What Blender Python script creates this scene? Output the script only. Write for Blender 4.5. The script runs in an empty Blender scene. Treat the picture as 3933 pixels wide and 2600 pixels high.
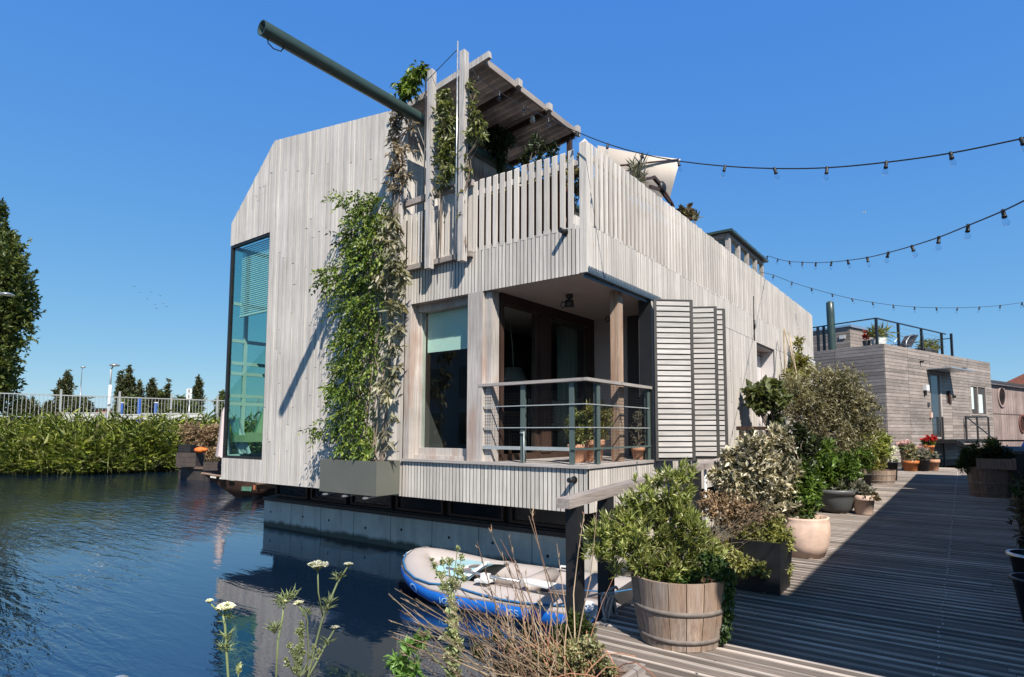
import bpy, bmesh, math, random
import numpy as np
from mathutils import Vector, Matrix
random.seed(7); RNG = np.random.default_rng(7)
scn = bpy.context.scene
COL = scn.collection
R = math.radians
# ---------------------------------------------------------------- camera model (measured from the photograph's vanishing points)
FPX, PX, PY, HOR = 2255., 2080., 1485., 1657.
TH = R(35.53); PITCH = math.atan((HOR-PY)/FPX)
CAM = Vector((0, 0, 2.0))
vRt = Vector((math.cos(TH), math.sin(TH), 0))
_Fh = Vector((-math.sin(TH), math.cos(TH), 0))
vF = _Fh*math.cos(PITCH)+Vector((0, 0, math.sin(PITCH)))
vU = -_Fh*math.sin(PITCH)+Vector((0, 0, math.cos(PITCH)))
def at(ax, c, x, y):
    """point on the real-world plane ax=c seen at photo pixel x,y (used to read sizes off the photograph)"""
    d = vF+vRt*((x-PX)/FPX)+vU*((PY-y)/FPX); i = 'XYZ'.index(ax)
    return CAM+d*((c-CAM[i])/d[i])
# ---------------------------------------------------------------- object helpers
def tag(o, label=None, cat=None, group=None, kind=None):
    if label: o['label'] = label
    if cat: o['category'] = cat
    if group: o['group'] = group
    if kind: o['kind'] = kind
    return o
def wloc(o):
    v = Vector((0, 0, 0))
    while o is not None:
        v += o.location; o = o.parent
    return v
def thing(name, loc, label, cat, group=None, rz=0):
    o = bpy.data.objects.new(name, None); COL.objects.link(o)
    o.location = loc; o.rotation_euler = (0, 0, rz); o.empty_display_size = .2
    return tag(o, label, cat, group)
def link(name, me, parent=None, local=False):
    o = bpy.data.objects.new(name, me); COL.objects.link(o)
    if parent is not None:
        o.parent = parent
        if not local: o.location = -wloc(parent)
    return o
def copy_tree(o, parent=None):
    c = o.copy(); COL.objects.link(c); c.parent = parent
    for ch in list(o.children): copy_tree(ch, c)
    return c
class MB:
    def __init__(s): s.v = []; s.f = []; s.sm = []
    def add(s, vs, fs, smooth=False):
        n = len(s.v); s.v += [tuple(p) for p in vs]; s.f += [tuple(i+n for i in f) for f in fs]; s.sm += [smooth]*len(fs); return s
    def box(s, x0, x1, y0, y1, z0, z1):
        return s.add([(x0,y0,z0),(x1,y0,z0),(x1,y1,z0),(x0,y1,z0),(x0,y0,z1),(x1,y0,z1),(x1,y1,z1),(x0,y1,z1)],
                     [(0,3,2,1),(4,5,6,7),(0,1,5,4),(1,2,6,5),(2,3,7,6),(3,0,4,7)])
    def bar(s, p, q, w, h, up=(0,0,1)):
        p, q = Vector(p), Vector(q); d = (q-p).normalized(); u = Vector(up)
        if abs(d.dot(u)) > .98: u = Vector((1,0,0))
        a = d.cross(u).normalized()*w/2; b = a.cross(d).normalized()*h/2
        vs = [e+i*a+j*b for e in (p, q) for i, j in ((-1,-1),(1,-1),(1,1),(-1,1))]
        return s.add(vs, [(0,1,2,3),(7,6,5,4),(0,4,5,1),(1,5,6,2),(2,6,7,3),(3,7,4,0)])
    def tube(s, pts, r, n=8, caps=True):
        pts = [Vector(p) for p in pts]; m = len(pts)
        rs = r if isinstance(r, (list, tuple)) else [r]*m
        vs = []; prev = None
        for i, p in enumerate(pts):
            d = (pts[min(i+1, m-1)]-pts[max(i-1, 0)]).normalized()
            if prev is None:
                u = Vector((0,0,1)) if abs(d.z) < .9 else Vector((1,0,0)); a = d.cross(u).normalized()
            else: a = (prev-d*prev.dot(d)).normalized()
            prev = a; b = d.cross(a)
            vs += [p+(a*math.cos(2*math.pi*k/n)+b*math.sin(2*math.pi*k/n))*rs[i] for k in range(n)]
        fs = [(i*n+k, i*n+(k+1)%n, (i+1)*n+(k+1)%n, (i+1)*n+k) for i in range(m-1) for k in range(n)]
        s.add(vs, fs, n > 5)
        if caps:
            b0 = len(s.v)-m*n
            s.f += [tuple(b0+k for k in range(n))[::-1], tuple(b0+(m-1)*n+k for k in range(n))]; s.sm += [False]*2
        return s
    def lathe(s, prof, c=(0,0,0), n=24, smooth=True, wob=0):
        c = Vector(c); vs = []
        for r, z in prof:
            for k in range(n):
                t = 2*math.pi*k/n; vs.append(c+Vector((r*math.cos(t), r*math.sin(t), z)))
        m = len(prof)
        return s.add(vs, [(i*n+k, i*n+(k+1)%n, (i+1)*n+(k+1)%n, (i+1)*n+k) for i in range(m-1) for k in range(n)], smooth)
    def poly(s, pts, thick):
        """extrude a planar polygon by vector thick"""
        t = Vector(thick); n = len(pts); a = [Vector(p) for p in pts]
        return s.add(a+[p+t for p in a], [tuple(range(n))[::-1], tuple(range(n, 2*n))]+[(k, (k+1)%n, n+(k+1)%n, n+k) for k in range(n)])
    def ball(s, c, r, n=10, sx=1, sy=1, sz=1):
        m = n//2; prof = [(math.sin(math.pi*i/m)*r, -math.cos(math.pi*i/m)*r) for i in range(m+1)]
        c = Vector(c); vs = [c+Vector((q*math.cos(2*math.pi*k/n)*sx, q*math.sin(2*math.pi*k/n)*sy, z*sz)) for q, z in prof for k in range(n)]
        return s.add(vs, [(i*n+k, i*n+(k+1)%n, (i+1)*n+(k+1)%n, (i+1)*n+k) for i in range(m) for k in range(n)], True)
    def mesh(s, name, mat):
        me = bpy.data.meshes.new(name); me.from_pydata(s.v, [], s.f)
        me.polygons.foreach_set('use_smooth', s.sm)
        if mat: me.materials.append(mat)
        bm = bmesh.new(); bm.from_mesh(me); bmesh.ops.recalc_face_normals(bm, faces=bm.faces[:]); bm.to_mesh(me); bm.free()
        me.update(); return me
    def build(s, name, mat, parent=None, local=False):
        return link(name, s.mesh(name, mat), parent, local)
# ---------------------------------------------------------------- materials
def new_mat(name):
    m = bpy.data.materials.new(name); m.use_nodes = True
    nt = m.node_tree; b = nt.nodes['Principled BSDF']; return m, nt, b
def nd(nt, t, **kw):
    n = nt.nodes.new(t)
    for k, v in kw.items():
        if k in n.inputs.keys() if isinstance(k, str) else False: n.inputs[k].default_value = v
        else: setattr(n, k, v)
    return n
def mixc(nt, fac, a, b, mode='MIX'):
    n = nt.nodes.new('ShaderNodeMix'); n.data_type = 'RGBA'; n.blend_type = mode
    for s, v in ((n.inputs[0], fac), (n.inputs[6], a), (n.inputs[7], b)):
        if hasattr(v, 'is_linked'): nt.links.new(v, s)
        else: s.default_value = v if not isinstance(v, tuple) else (*v, 1) if len(v) == 3 else v
    return n.outputs[2]
def ramp(nt, src, stops):
    n = nt.nodes.new('ShaderNodeValToRGB'); nt.links.new(src, n.inputs[0])
    e = n.color_ramp.elements
    while len(e) < len(stops): e.new(.5)
    for i, (p, c) in enumerate(stops):
        e[i].position = p; e[i].color = (*c, 1) if isinstance(c, tuple) else (c, c, c, 1)
    return n.outputs[0]
def noise(nt, scale=(1,1,1), sc=1., detail=3, rough=.55, coord='Object', dist=0):
    tc = nt.nodes.new('ShaderNodeTexCoord'); mp = nt.nodes.new('ShaderNodeMapping'); mp.inputs['Scale'].default_value = scale
    n = nt.nodes.new('ShaderNodeTexNoise'); n.inputs['Scale'].default_value = sc; n.inputs['Detail'].default_value = detail
    n.inputs['Roughness'].default_value = rough; n.inputs['Distortion'].default_value = dist
    nt.links.new(tc.outputs[coord], mp.inputs[0]); nt.links.new(mp.outputs[0], n.inputs['Vector']); return n.outputs[0]
def bump(nt, b, h, strength=.3, dist=.01):
    n = nt.nodes.new('ShaderNodeBump'); n.inputs['Strength'].default_value = strength; n.inputs['Distance'].default_value = dist
    nt.links.new(h, n.inputs['Height']); nt.links.new(n.outputs[0], b.inputs['Normal']); return n
def island(nt):
    return nt.nodes.new('ShaderNodeNewGeometry').outputs['Random Per Island']
def wood(name, light, dark, axis='Z', var=(.82, 1.12), rough=.75, grain=(.72, 1.12), stain=None, warm=None):
    m, nt, b = new_mat(name)
    sc = {'Z': (70, 70, 2.2), 'X': (2.2, 70, 70), 'Y': (70, 2.2, 70), 'H': (3, 3, 60)}[axis]
    g = noise(nt, sc, 1, 4, .65)
    col = ramp(nt, g, [(.3, dark), (.62, light)])
    iv = ramp(nt, island(nt), [(0, var[0]), (1, var[1])])
    col = mixc(nt, 1, col, iv, 'MULTIPLY')
    big = noise(nt, (.5, .5, .9) if axis in 'ZH' else (.7, .7, .7), 1, 4, .6)
    col = mixc(nt, 1, col, ramp(nt, big, [(.3, grain[0]), (.7, grain[1])]), 'MULTIPLY')
    if warm:
        w2 = noise(nt, (1.5, 1.5, .35) if axis == 'Z' else (.6, .6, .6), 2, 3, .6)
        col = mixc(nt, ramp(nt, w2, [(.5, 0.), (.75, .75)]), col, warm)
    if stain:
        s2 = noise(nt, (9, 9, .8) if axis == 'Z' else (1.5, 1.5, 9), 1, 3, .6)
        col = mixc(nt, ramp(nt, s2, [(.55, 0.), (.8, .5)]), col, stain)
    nt.links.new(col, b.inputs['Base Color']); b.inputs['Roughness'].default_value = rough
    b.inputs['Specular IOR Level'].default_value = .25
    bump(nt, b, g, .25, .004); return m
def plain(name, col, rough=.5, metal=0., var=.12, sc=6., bmp=0., spec=.5, iv=0.):
    m, nt, b = new_mat(name)
    n = noise(nt, (1,1,1), sc, 4, .6)
    c = mixc(nt, 1, col, ramp(nt, n, [(.3, 1-var), (.7, 1+var)]), 'MULTIPLY')
    if iv: c = mixc(nt, 1, c, ramp(nt, island(nt), [(0, 1-iv), (1, 1+iv)]), 'MULTIPLY')
    nt.links.new(c, b.inputs['Base Color']); b.inputs['Metallic'].default_value = metal
    b.inputs['Specular IOR Level'].default_value = spec
    nt.links.new(ramp(nt, n, [(.3, max(rough-.08, .02)), (.7, min(rough+.08, 1))]), b.inputs['Roughness'])
    if bmp: bump(nt, b, noise(nt, (1,1,1), sc*4, 3), bmp, .01)
    return m
def leafmat(name, a, b_, c=None, rough=.42, tr=.3, spec=.5, tint=(1.3, 1.25, .7)):
    m, nt, b = new_mat(name)
    st = [(0, a), (1, b_)] if c is None else [(0, a), (.6, b_), (1, c)]
    col = ramp(nt, island(nt), st)
    col = mixc(nt, 1, col, ramp(nt, noise(nt, (1,1,1), 2.6, 3), [(.32, .55), (.66, 1.28)]), 'MULTIPLY')
    nt.links.new(col, b.inputs['Base Color']); b.inputs['Roughness'].default_value = rough
    b.inputs['Specular IOR Level'].default_value = spec
    t = nt.nodes.new('ShaderNodeBsdfTranslucent'); nt.links.new(mixc(nt, 1, col, tint, 'MULTIPLY'), t.inputs[0])
    mx = nt.nodes.new('ShaderNodeMixShader'); mx.inputs[0].default_value = tr
    nt.links.new(b.outputs[0], mx.inputs[1]); nt.links.new(t.outputs[0], mx.inputs[2])
    nt.links.new(mx.outputs[0], nt.nodes['Material Output'].inputs[0]); return m
def glass(name, tint, ior=1.5, rough=.0, boost=1.):
    m, nt, b = new_mat(name); nt.nodes.remove(b)
    tr = nt.nodes.new('ShaderNodeBsdfTransparent'); tr.inputs[0].default_value = (*tint, 1)
    gl = nt.nodes.new('ShaderNodeBsdfGlossy'); gl.inputs['Roughness'].default_value = rough
    gl.inputs[0].default_value = (1, 1, 1, 1)
    fr = nt.nodes.new('ShaderNodeFresnel'); fr.inputs[0].default_value = ior
    ge = nt.nodes.new('ShaderNodeNewGeometry'); iv = nt.nodes.new('ShaderNodeMath'); iv.operation = 'MULTIPLY_ADD'; iv.inputs[1].default_value = -boost; iv.inputs[2].default_value = boost; nt.links.new(ge.outputs['Backfacing'], iv.inputs[0])
    mm = nt.nodes.new('ShaderNodeMath'); mm.operation = 'MULTIPLY'; mm.use_clamp = True
    nt.links.new(fr.outputs[0], mm.inputs[0]); nt.links.new(iv.outputs[0], mm.inputs[1])
    mx = nt.nodes.new('ShaderNodeMixShader'); nt.links.new(mm.outputs[0], mx.inputs[0])
    nt.links.new(tr.outputs[0], mx.inputs[1]); nt.links.new(gl.outputs[0], mx.inputs[2])
    nt.links.new(mx.outputs[0], nt.nodes['Material Output'].inputs[0]); return m
M = {}
M['clad'] = wood('weathered_cladding', (.68, .625, .56), (.47, .42, .365), 'Z', (.83, 1.12), grain=(.88, 1.08))
M['slat'] = wood('weathered_slats', (.69, .635, .57), (.47, .42, .365), 'Z', (.83, 1.12), grain=(.88, 1.08))
M['post'] = wood('silvered_post', (.62, .58, .54), (.30, .26, .23), 'Z', (.9, 1.05), stain=(.22, .18, .15))
M['column'] = wood('bleached_column', (.60, .55, .50), (.38, .32, .28), 'Z', (.9, 1.05), warm=(.30, .13, .07))
M['column2'] = wood('warm_oiled_column', (.52, .39, .29), (.26, .15, .095), 'Z', (.9, 1.05), warm=(.34, .13, .055))
M['hwood'] = wood('weathered_boards', (.375, .315, .275), (.22, .18, .155), 'H', (.75, 1.2), stain=(.50, .46, .42))
M['louvre'] = wood('louvre_slats', (.62, .585, .55), (.44, .41, .38), 'H', (.88, 1.1))
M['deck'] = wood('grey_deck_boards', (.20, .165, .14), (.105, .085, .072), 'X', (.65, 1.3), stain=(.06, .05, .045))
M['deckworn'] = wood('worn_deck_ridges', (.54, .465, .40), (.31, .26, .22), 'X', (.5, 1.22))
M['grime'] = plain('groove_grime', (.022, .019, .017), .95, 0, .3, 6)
M['rail'] = wood('handrail_wood', (.40, .345, .31), (.22, .185, .165), 'Y', (.9, 1.08))
M['railx'] = wood('rail_wood_across', (.50, .455, .42), (.30, .26, .235), 'X', (.9, 1.08))
M['brown'] = wood('oiled_frame', (.075, .045, .033), (.038, .022, .017), 'Z', (.85, 1.1), rough=.5)
M['darkbrown'] = wood('dark_frame', (.075, .038, .026), (.035, .018, .013), 'X', (.85, 1.1), rough=.5)
M['barrel'] = wood('barrel_staves', (.44, .335, .26), (.22, .155, .115), 'Z', (.78, 1.12), rough=.7, stain=(.34, .31, .285), warm=(.33, .19, .11))
M['barreld'] = wood('dark_barrel_staves', (.30, .205, .15), (.13, .085, .062), 'Z', (.75, 1.15), rough=.7)
M['thirdwall'] = wood('brown_vertical_boards', (.40, .30, .265), (.25, .175, .15), 'Z', (.75, 1.15))
M['hoop'] = plain('barrel_hoop', (.21, .175, .15), .75, .25, .3, 12)
M['greenmetal'] = plain('dark_green_paint', (.035, .060, .052), .38, 0, .1, 4)
M['railmetal'] = plain('grey_green_paint', (.085, .115, .105), .42, 0, .08, 5)
M['railbar'] = plain('pale_grey_metal', (.42, .45, .44), .4, .2, .08, 5)
M['planter'] = plain('khaki_grey_sheet', (.13, .132, .11), .5, .0, .07, 2)
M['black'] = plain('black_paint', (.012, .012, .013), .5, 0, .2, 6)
M['blackwood'] = plain('black_stained_post', (.009, .009, .010), .7, 0, .3, 9)
M['blackplastic'] = plain('black_plastic', (.016, .017, .019), .45, 0, .15, 6)
M['darkmetal'] = plain('dark_shutter_frame', (.06, .055, .052), .5, .2, .1, 6)
M['track'] = plain('blue_grey_metal', (.12, .16, .19), .4, .4, .1, 6)
M['white'] = plain('white_paint', (.70, .69, .67), .5, 0, .05, 3)
M['palepanel'] = plain('pale_door_panel', (.66, .61, .59), .55, 0, .04, 3)
M['ceiling'] = plain('soffit_board', (.43, .36, .335), .7, 0, .05, 1.5)
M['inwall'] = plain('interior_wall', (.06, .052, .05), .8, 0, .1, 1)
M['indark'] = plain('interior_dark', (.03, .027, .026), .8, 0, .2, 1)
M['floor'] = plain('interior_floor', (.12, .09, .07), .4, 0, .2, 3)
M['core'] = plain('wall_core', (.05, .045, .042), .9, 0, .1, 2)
M['corru'] = leafmat('corrugated_sheet', (.52, .47, .43), (.56, .51, .47), None, .6, .22, .5, (1., .97, .95))
M['terracotta'] = plain('terracotta', (.56, .285, .17), .75, 0, .22, 7, .15)
M['terrapale'] = plain('chalky_terracotta', (.66, .47, .36), .8, 0, .2, 5, .15)
M['orange'] = plain('orange_glaze', (.52, .17, .045), .4, 0, .15, 5)
M['greypot'] = plain('grey_bowl', (.09, .092, .09), .5, 0, .12, 4)
M['darkpot'] = plain('charcoal_pot', (.045, .045, .046), .6, 0, .15, 5)
M['palepot'] = plain('pale_pot', (.5, .5, .46), .6, 0, .12, 5)
M['soil'] = plain('dry_soil', (.11, .06, .04), .95, 0, .45, 25, .6)
M['twig'] = plain('twig_bark', (.20, .15, .11), .85, 0, .25, 20)
M['bark'] = plain('grey_bark', (.16, .13, .11), .9, 0, .35, 14, .8)
M['canvas'] = plain('beige_canvas', (.62, .53, .44), .9, 0, .04, 2)
M['whitecloth'] = plain('white_cloth', (.75, .72, .72), .9, 0, .05, 3)
M['pinkcloth'] = plain('pink_cloth', (.60, .50, .49), .9, 0, .1, 3)
M['drape'] = plain('grey_green_drape', (.16, .20, .17), .9, 0, .05, 2)
M['mint'] = plain('mint_blind', (.62, .74, .68), .8, 0, .03, 2)
M['blind'] = plain('white_blind', (.80, .82, .78), .6, 0, .03, 2)
M['fence'] = plain('galvanised_white', (.36, .37, .36), .5, .0, .06, 3)
M['cablemat'] = plain('black_cable', (.012, .013, .017), .5, 0, .1, 5)
M['rubber'] = plain('taupe_pvc', (.42, .37, .345), .5, 0, .07, 3)
M['rubberd'] = plain('dark_taupe_pvc', (.22, .18, .17), .5, 0, .1, 3)
M['blue'] = plain('blue_pvc', (.012, .16, .60), .42, 0, .12, 4)
M['lightblue'] = plain('pale_blue_pvc', (.36, .56, .60), .5, 0, .06, 3)
M['paleletter'] = plain('pale_lettering', (.38, .62, .80), .5, 0, .03, 3)
M['bluerope'] = plain('blue_rope', (.03, .14, .30), .8, 0, .2, 30)
M['rope'] = plain('grey_rope', (.48, .44, .41), .9, 0, .25, 40, .5)
M['alu'] = plain('aluminium', (.55, .55, .56), .3, .8, .08, 5)
M['steel'] = plain('galvanised_steel', (.55, .57, .58), .35, .7, .15, 9)
M['rust'] = plain('rusty_paint', (.085, .045, .032), .8, 0, .5, 3.5, .5)
M['tarwood'] = plain('tarred_wood', (.055, .042, .036), .8, 0, .3, 4, .4)
M['redroof'] = plain('red_roof_tiles', (.26, .09, .06), .8, 0, .2, 6)
M['brick'] = plain('red_brick', (.30, .12, .08), .85, 0, .2, 8)
M['bluepaint'] = plain('blue_paint', (.04, .12, .42), .5, 0, .15, 3)
M['chair'] = plain('olive_fabric', (.40, .43, .24), .85, 0, .1, 6)
M['shade'] = plain('grey_lampshade', (.30, .26, .24), .8, 0, .05, 4)
M['reddish'] = plain('red_brown_planks', (.13, .045, .030), .7, 0, .2, 5)
M['redflower'] = leafmat('red_petals', (.55, .03, .03), (.75, .06, .05), None, .6, .3)
M['pinkflower'] = leafmat('pink_petals', (.75, .45, .45), (.8, .62, .6), None, .6, .3)
M['umbel'] = leafmat('cream_florets', (.80, .80, .66), (.86, .85, .74), None, .7, .35)
M['stem'] = leafmat('green_stem', (.16, .20, .08), (.22, .26, .11), None, .6, .1)
M['straw'] = leafmat('straw_stalks', (.22, .15, .10), (.46, .36, .24), (.36, .20, .13), .75, .15)
M['redstalk'] = leafmat('reddish_stalks', (.42, .18, .10), (.52, .26, .15), None, .7, .15)
M['vine'] = leafmat('vine_leaf', (.05, .105, .014), (.165, .235, .035), (.33, .39, .085), .36, .34)
M['vinepale'] = leafmat('pale_creeper_leaf', (.17, .18, .09), (.34, .32, .21), (.42, .38, .29), .45, .3)
M['dryleaf'] = leafmat('dry_creeper_leaf', (.24, .19, .14), (.42, .35, .28), (.30, .24, .15), .7, .25)
M['trell'] = leafmat('trellis_leaf', (.09, .12, .03), (.20, .22, .07), (.34, .33, .18), .4, .3)
M['fern'] = leafmat('dark_hanging_leaf', (.015, .035, .008), (.035, .07, .014), None, .5, .3)
M['hebe'] = leafmat('yellow_green_leaf', (.12, .155, .032), (.33, .37, .095), (.60, .60, .28), .34, .34)
M['ivy'] = leafmat('ivy_leaf', (.03, .06, .014), (.07, .12, .025), None, .4, .25)
M['varieg'] = leafmat('variegated_leaf', (.07, .075, .035), (.48, .42, .28), (.86, .78, .58), .4, .2)
M['laurel'] = leafmat('laurel_leaf', (.045, .085, .015), (.125, .20, .035), (.20, .29, .065), .3, .3)
M['olive'] = leafmat('olive_leaf', (.12, .115, .05), (.29, .265, .14), (.54, .49, .33), .45, .22)
M['fig'] = leafmat('fig_leaf', (.075, .10, .03), (.19, .21, .085), None, .45, .3)
M['climb'] = leafmat('yellow_climber_leaf', (.16, .16, .04), (.32, .30, .08), None, .5, .35)
M['darkleaf'] = leafmat('dark_leaf', (.02, .032, .012), (.05, .068, .022), None, .45, .25)
M['purple'] = leafmat('purple_leaf', (.09, .05, .035), (.14, .13, .06), None, .5, .25)
M['greyleaf'] = leafmat('grey_green_leaf', (.16, .16, .11), (.30, .29, .22), None, .6, .25)
M['hydrangea'] = leafmat('faded_flower_heads', (.28, .19, .11), (.42, .30, .19), None, .8, .3)
M['yellowleaf'] = leafmat('yellow_green_spray', (.22, .23, .06), (.36, .36, .12), None, .5, .35)
M['reed'] = leafmat('reed_blade', (.12, .175, .03), (.38, .46, .10), (.72, .72, .34), .45, .36)
M['reedtop'] = leafmat('reed_plume', (.26, .22, .14), (.36, .31, .20), None, .8, .3)
M['poplar'] = leafmat('poplar_leaf', (.035, .062, .012), (.115, .15, .035), (.23, .255, .085), .42, .32)
M['cypress'] = leafmat('evergreen_spray', (.03, .045, .016), (.085, .098, .034), (.15, .135, .055), .6, .2)
M['feather'] = leafmat('feathery_leaf', (.04, .065, .012), (.085, .115, .03), None, .6, .3)
M['spurge'] = leafmat('pale_green_round_leaf', (.27, .33, .12), (.44, .48, .24), (.55, .57, .36), .55, .35)
M['sedum'] = leafmat('sedum_leaf', (.20, .22, .09), (.34, .34, .17), (.40, .25, .15), .5, .25)
M['brightleaf'] = leafmat('bright_green_leaf', (.12, .24, .05), (.20, .34, .09), None, .4, .35)
M['glass'] = glass('window_glass', (.90, .96, .94))
M['teal'] = glass('teal_glass', (.72, .86, .82), 1.5, 0, 1.0)
M['bulb'] = glass('clear_bulb', (.90, .93, .95), 1.5, .02, 1.2)
M['darkglass'] = plain('dark_pane', (.03, .04, .045), .06, 0, .2, 2, 0, .9)
M['basepane'] = plain('basement_pane', (.012, .013, .014), .15, 0, .3, 2, 0, .25)
# water: dark canal with wind ripples
def water_mat():
    m, nt, b = new_mat('canal_water')
    b.inputs['Base Color'].default_value = (.004, .013, .030, 1); b.inputs['Roughness'].default_value = .012; b.inputs['IOR'].default_value = 2.1
    b.inputs['Specular IOR Level'].default_value = .75
    n1 = noise(nt, (.6, 3.0, 1), 1.9, 3, .5, 'Object', .8); n2 = noise(nt, (1.2, 3.4, 1), 5.0, 2, .5, 'Object', .8)
    for n_ in nt.nodes:
        if n_.type == 'MAPPING': n_.inputs['Rotation'].default_value = (0, 0, R(-30))
    tc = nt.nodes.new('ShaderNodeTexCoord'); sp = nt.nodes.new('ShaderNodeSeparateXYZ'); nt.links.new(tc.outputs['Object'], sp.inputs[0])
    # open water is ruffled by the wind, the lee in front of the house is calm
    q = nt.nodes.new('ShaderNodeMath'); q.operation = 'MULTIPLY_ADD'; q.inputs[1].default_value = .42; nt.links.new(sp.outputs[0], q.inputs[0]); nt.links.new(sp.outputs[1], q.inputs[2])
    def mr(src, a, b):
        n = nt.nodes.new('ShaderNodeMapRange'); n.interpolation_type = 'SMOOTHSTEP'; n.inputs[1].default_value = a; n.inputs[2].default_value = b; n.inputs[3].default_value = .02; n.inputs[4].default_value = 1.; nt.links.new(src, n.inputs[0]); return n.outputs[0]
    op = nt.nodes.new('ShaderNodeMath'); op.operation = 'MAXIMUM'; nt.links.new(mr(q.outputs[0], .7, -1.6), op.inputs[0]); nt.links.new(mr(sp.outputs[0], -10.5, -14.), op.inputs[1])
    gust = ramp(nt, noise(nt, (1, 1.6, 1), .22, 2), [(.36, .3), (.6, 1.)])
    mu = nt.nodes.new('ShaderNodeMath'); mu.operation = 'MULTIPLY'; nt.links.new(op.outputs[0], mu.inputs[0]); nt.links.new(gust, mu.inputs[1])
    ad = nt.nodes.new('ShaderNodeMath'); ad.operation = 'MULTIPLY_ADD'; nt.links.new(n2, ad.inputs[0]); ad.inputs[1].default_value = .22; nt.links.new(n1, ad.inputs[2])
    bp = bump(nt, b, ad.outputs[0], .5, .06)
    m2 = nt.nodes.new('ShaderNodeMath'); m2.operation = 'MULTIPLY_ADD'; m2.inputs[1].default_value = .55; m2.inputs[2].default_value = .035; nt.links.new(mu.outputs[0], m2.inputs[0]); nt.links.new(m2.outputs[0], bp.inputs['Strength'])
    return m
M['water'] = water_mat()
def concrete_mat():
    m, nt, b = new_mat('hull_concrete')
    a = noise(nt, (1,1,1), 2.2, 5, .65); s = noise(nt, (5, 5, .7), 1.4, 4, .6)
    c = ramp(nt, a, [(.3, (.56, .50, .42)), (.7, (.72, .66, .56))])
    c = mixc(nt, ramp(nt, s, [(.5, 0.), (.75, .55)]), c, (.38, .34, .29))
    tc = nt.nodes.new('ShaderNodeTexCoord'); sp = nt.nodes.new('ShaderNodeSeparateXYZ'); nt.links.new(tc.outputs['Object'], sp.inputs[0])
    wl = nt.nodes.new('ShaderNodeMath'); wl.operation = 'MULTIPLY_ADD'; nt.links.new(noise(nt, (1,1,.2), 4, 4), wl.inputs[0]); wl.inputs[1].default_value = -.16; nt.links.new(sp.outputs[2], wl.inputs[2])
    c = mixc(nt, ramp(nt, wl.outputs[0], [(.0, .9), (.07, .0)]), c, (.045, .05, .032))
    rs_ = noise(nt, (2.2, 2.2, .35), 1.3, 4, .65); c = mixc(nt, ramp(nt, rs_, [(.6, 0.), (.78, .5)]), c, (.26, .19, .13))
    nt.links.new(c, b.inputs['Base Color']); b.inputs['Roughness'].default_value = .85; bump(nt, b, a, .2, .01); return m
M['concrete'] = concrete_mat()
def ground_mat(name, a, b_, sc):
    m, nt, b = new_mat(name); c = ramp(nt, noise(nt, (1,1,1), sc, 5), [(.3, a), (.7, b_)])
    nt.links.new(c, b.inputs['Base Color']); b.inputs['Roughness'].default_value = .95; return m
M['ground'] = ground_mat('bank_ground', (.10, .10, .05), (.22, .20, .13), .6)
# ---------------------------------------------------------------- foliage
def leaf_mesh(name, P, D, L, W, fold=.25, droop=.15, mat=None, parent=None, upb=1., local=False, rng=RNG):
    P = np.asarray(P, float); D = np.asarray(D, float); n = len(P)
    D = D/np.maximum(np.linalg.norm(D, axis=1, keepdims=True), 1e-6)
    L = np.broadcast_to(np.asarray(L, float), (n,))[:, None]; W = np.broadcast_to(np.asarray(W, float), (n,))[:, None]
    r = rng.normal(size=(n, 3))*.75; r[:, 2] += upb
    S = np.cross(D, r); S /= np.maximum(np.linalg.norm(S, axis=1, keepdims=True), 1e-6); N = np.cross(S, D)
    v = np.empty((n, 4, 3)); mid = P+D*L*.45; v[:, 0] = P; v[:, 2] = P+D*L-N*L*droop
    v[:, 1] = mid+S*W*.5+N*W*fold; v[:, 3] = mid-S*W*.5+N*W*fold
    b = np.arange(n)[:, None]*4
    f = np.concatenate([b+np.array([0, 1, 2]), b+np.array([0, 2, 3])], 1).reshape(-1)
    me = bpy.data.meshes.new(name); me.vertices.add(4*n); me.vertices.foreach_set('co', v.reshape(-1))
    me.loops.add(6*n); me.loops.foreach_set('vertex_index', f.astype(np.int32))
    me.polygons.add(2*n); me.polygons.foreach_set('loop_start', np.arange(0, 6*n, 3, dtype=np.int32)); me.polygons.foreach_set('loop_total', np.full(2*n, 3, np.int32))
    me.update(calc_edges=True); me.materials.append(mat); return link(name, me, parent, local)
def lobe_pts(lobes, n, shell=.55, rng=RNG):
    """n random points with outward directions, biased to the outside of the ellipsoid lobes (cx,cy,cz,rx,ry,rz)"""
    lb = np.asarray(lobes, float); w = lb[:, 3]*lb[:, 4]+lb[:, 4]*lb[:, 5]+lb[:, 3]*lb[:, 5]
    k = rng.choice(len(lb), n, p=w/w.sum()); u = rng.normal(size=(n, 3)); u /= np.linalg.norm(u, axis=1, keepdims=True)
    rad = shell+(1.08-shell)*rng.random((n, 1))**.7; rad *= 1+.16*rng.normal(size=(n, 1))*.6
    return lb[k, :3]+u*lb[k, 3:]*rad, u, k
def foliage(name, lobes, ntips, per, L, W, mat, parent, up=.5, spread=.8, seg=.12, shell=.5, fold=.25, droop=.15, lv=.35, local=False, seed=None):
    rng = np.random.default_rng(seed) if seed is not None else RNG
    T, u, k = lobe_pts(lobes, ntips, shell, rng)
    d = u*.8+rng.normal(size=u.shape)*.35; d[:, 2] += up; d /= np.linalg.norm(d, axis=1, keepdims=True)
    T = np.repeat(T, per, 0); d = np.repeat(d, per, 0); n = len(T)
    P = T-d*seg*rng.random((n, 1)); dirs = d+rng.normal(size=(n, 3))*spread
    return leaf_mesh(name, P, dirs, L*(1-lv+2*lv*rng.random(n)), W*(1-lv+2*lv*rng.random(n)), fold, droop, mat, parent, 1., local, rng)
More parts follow.
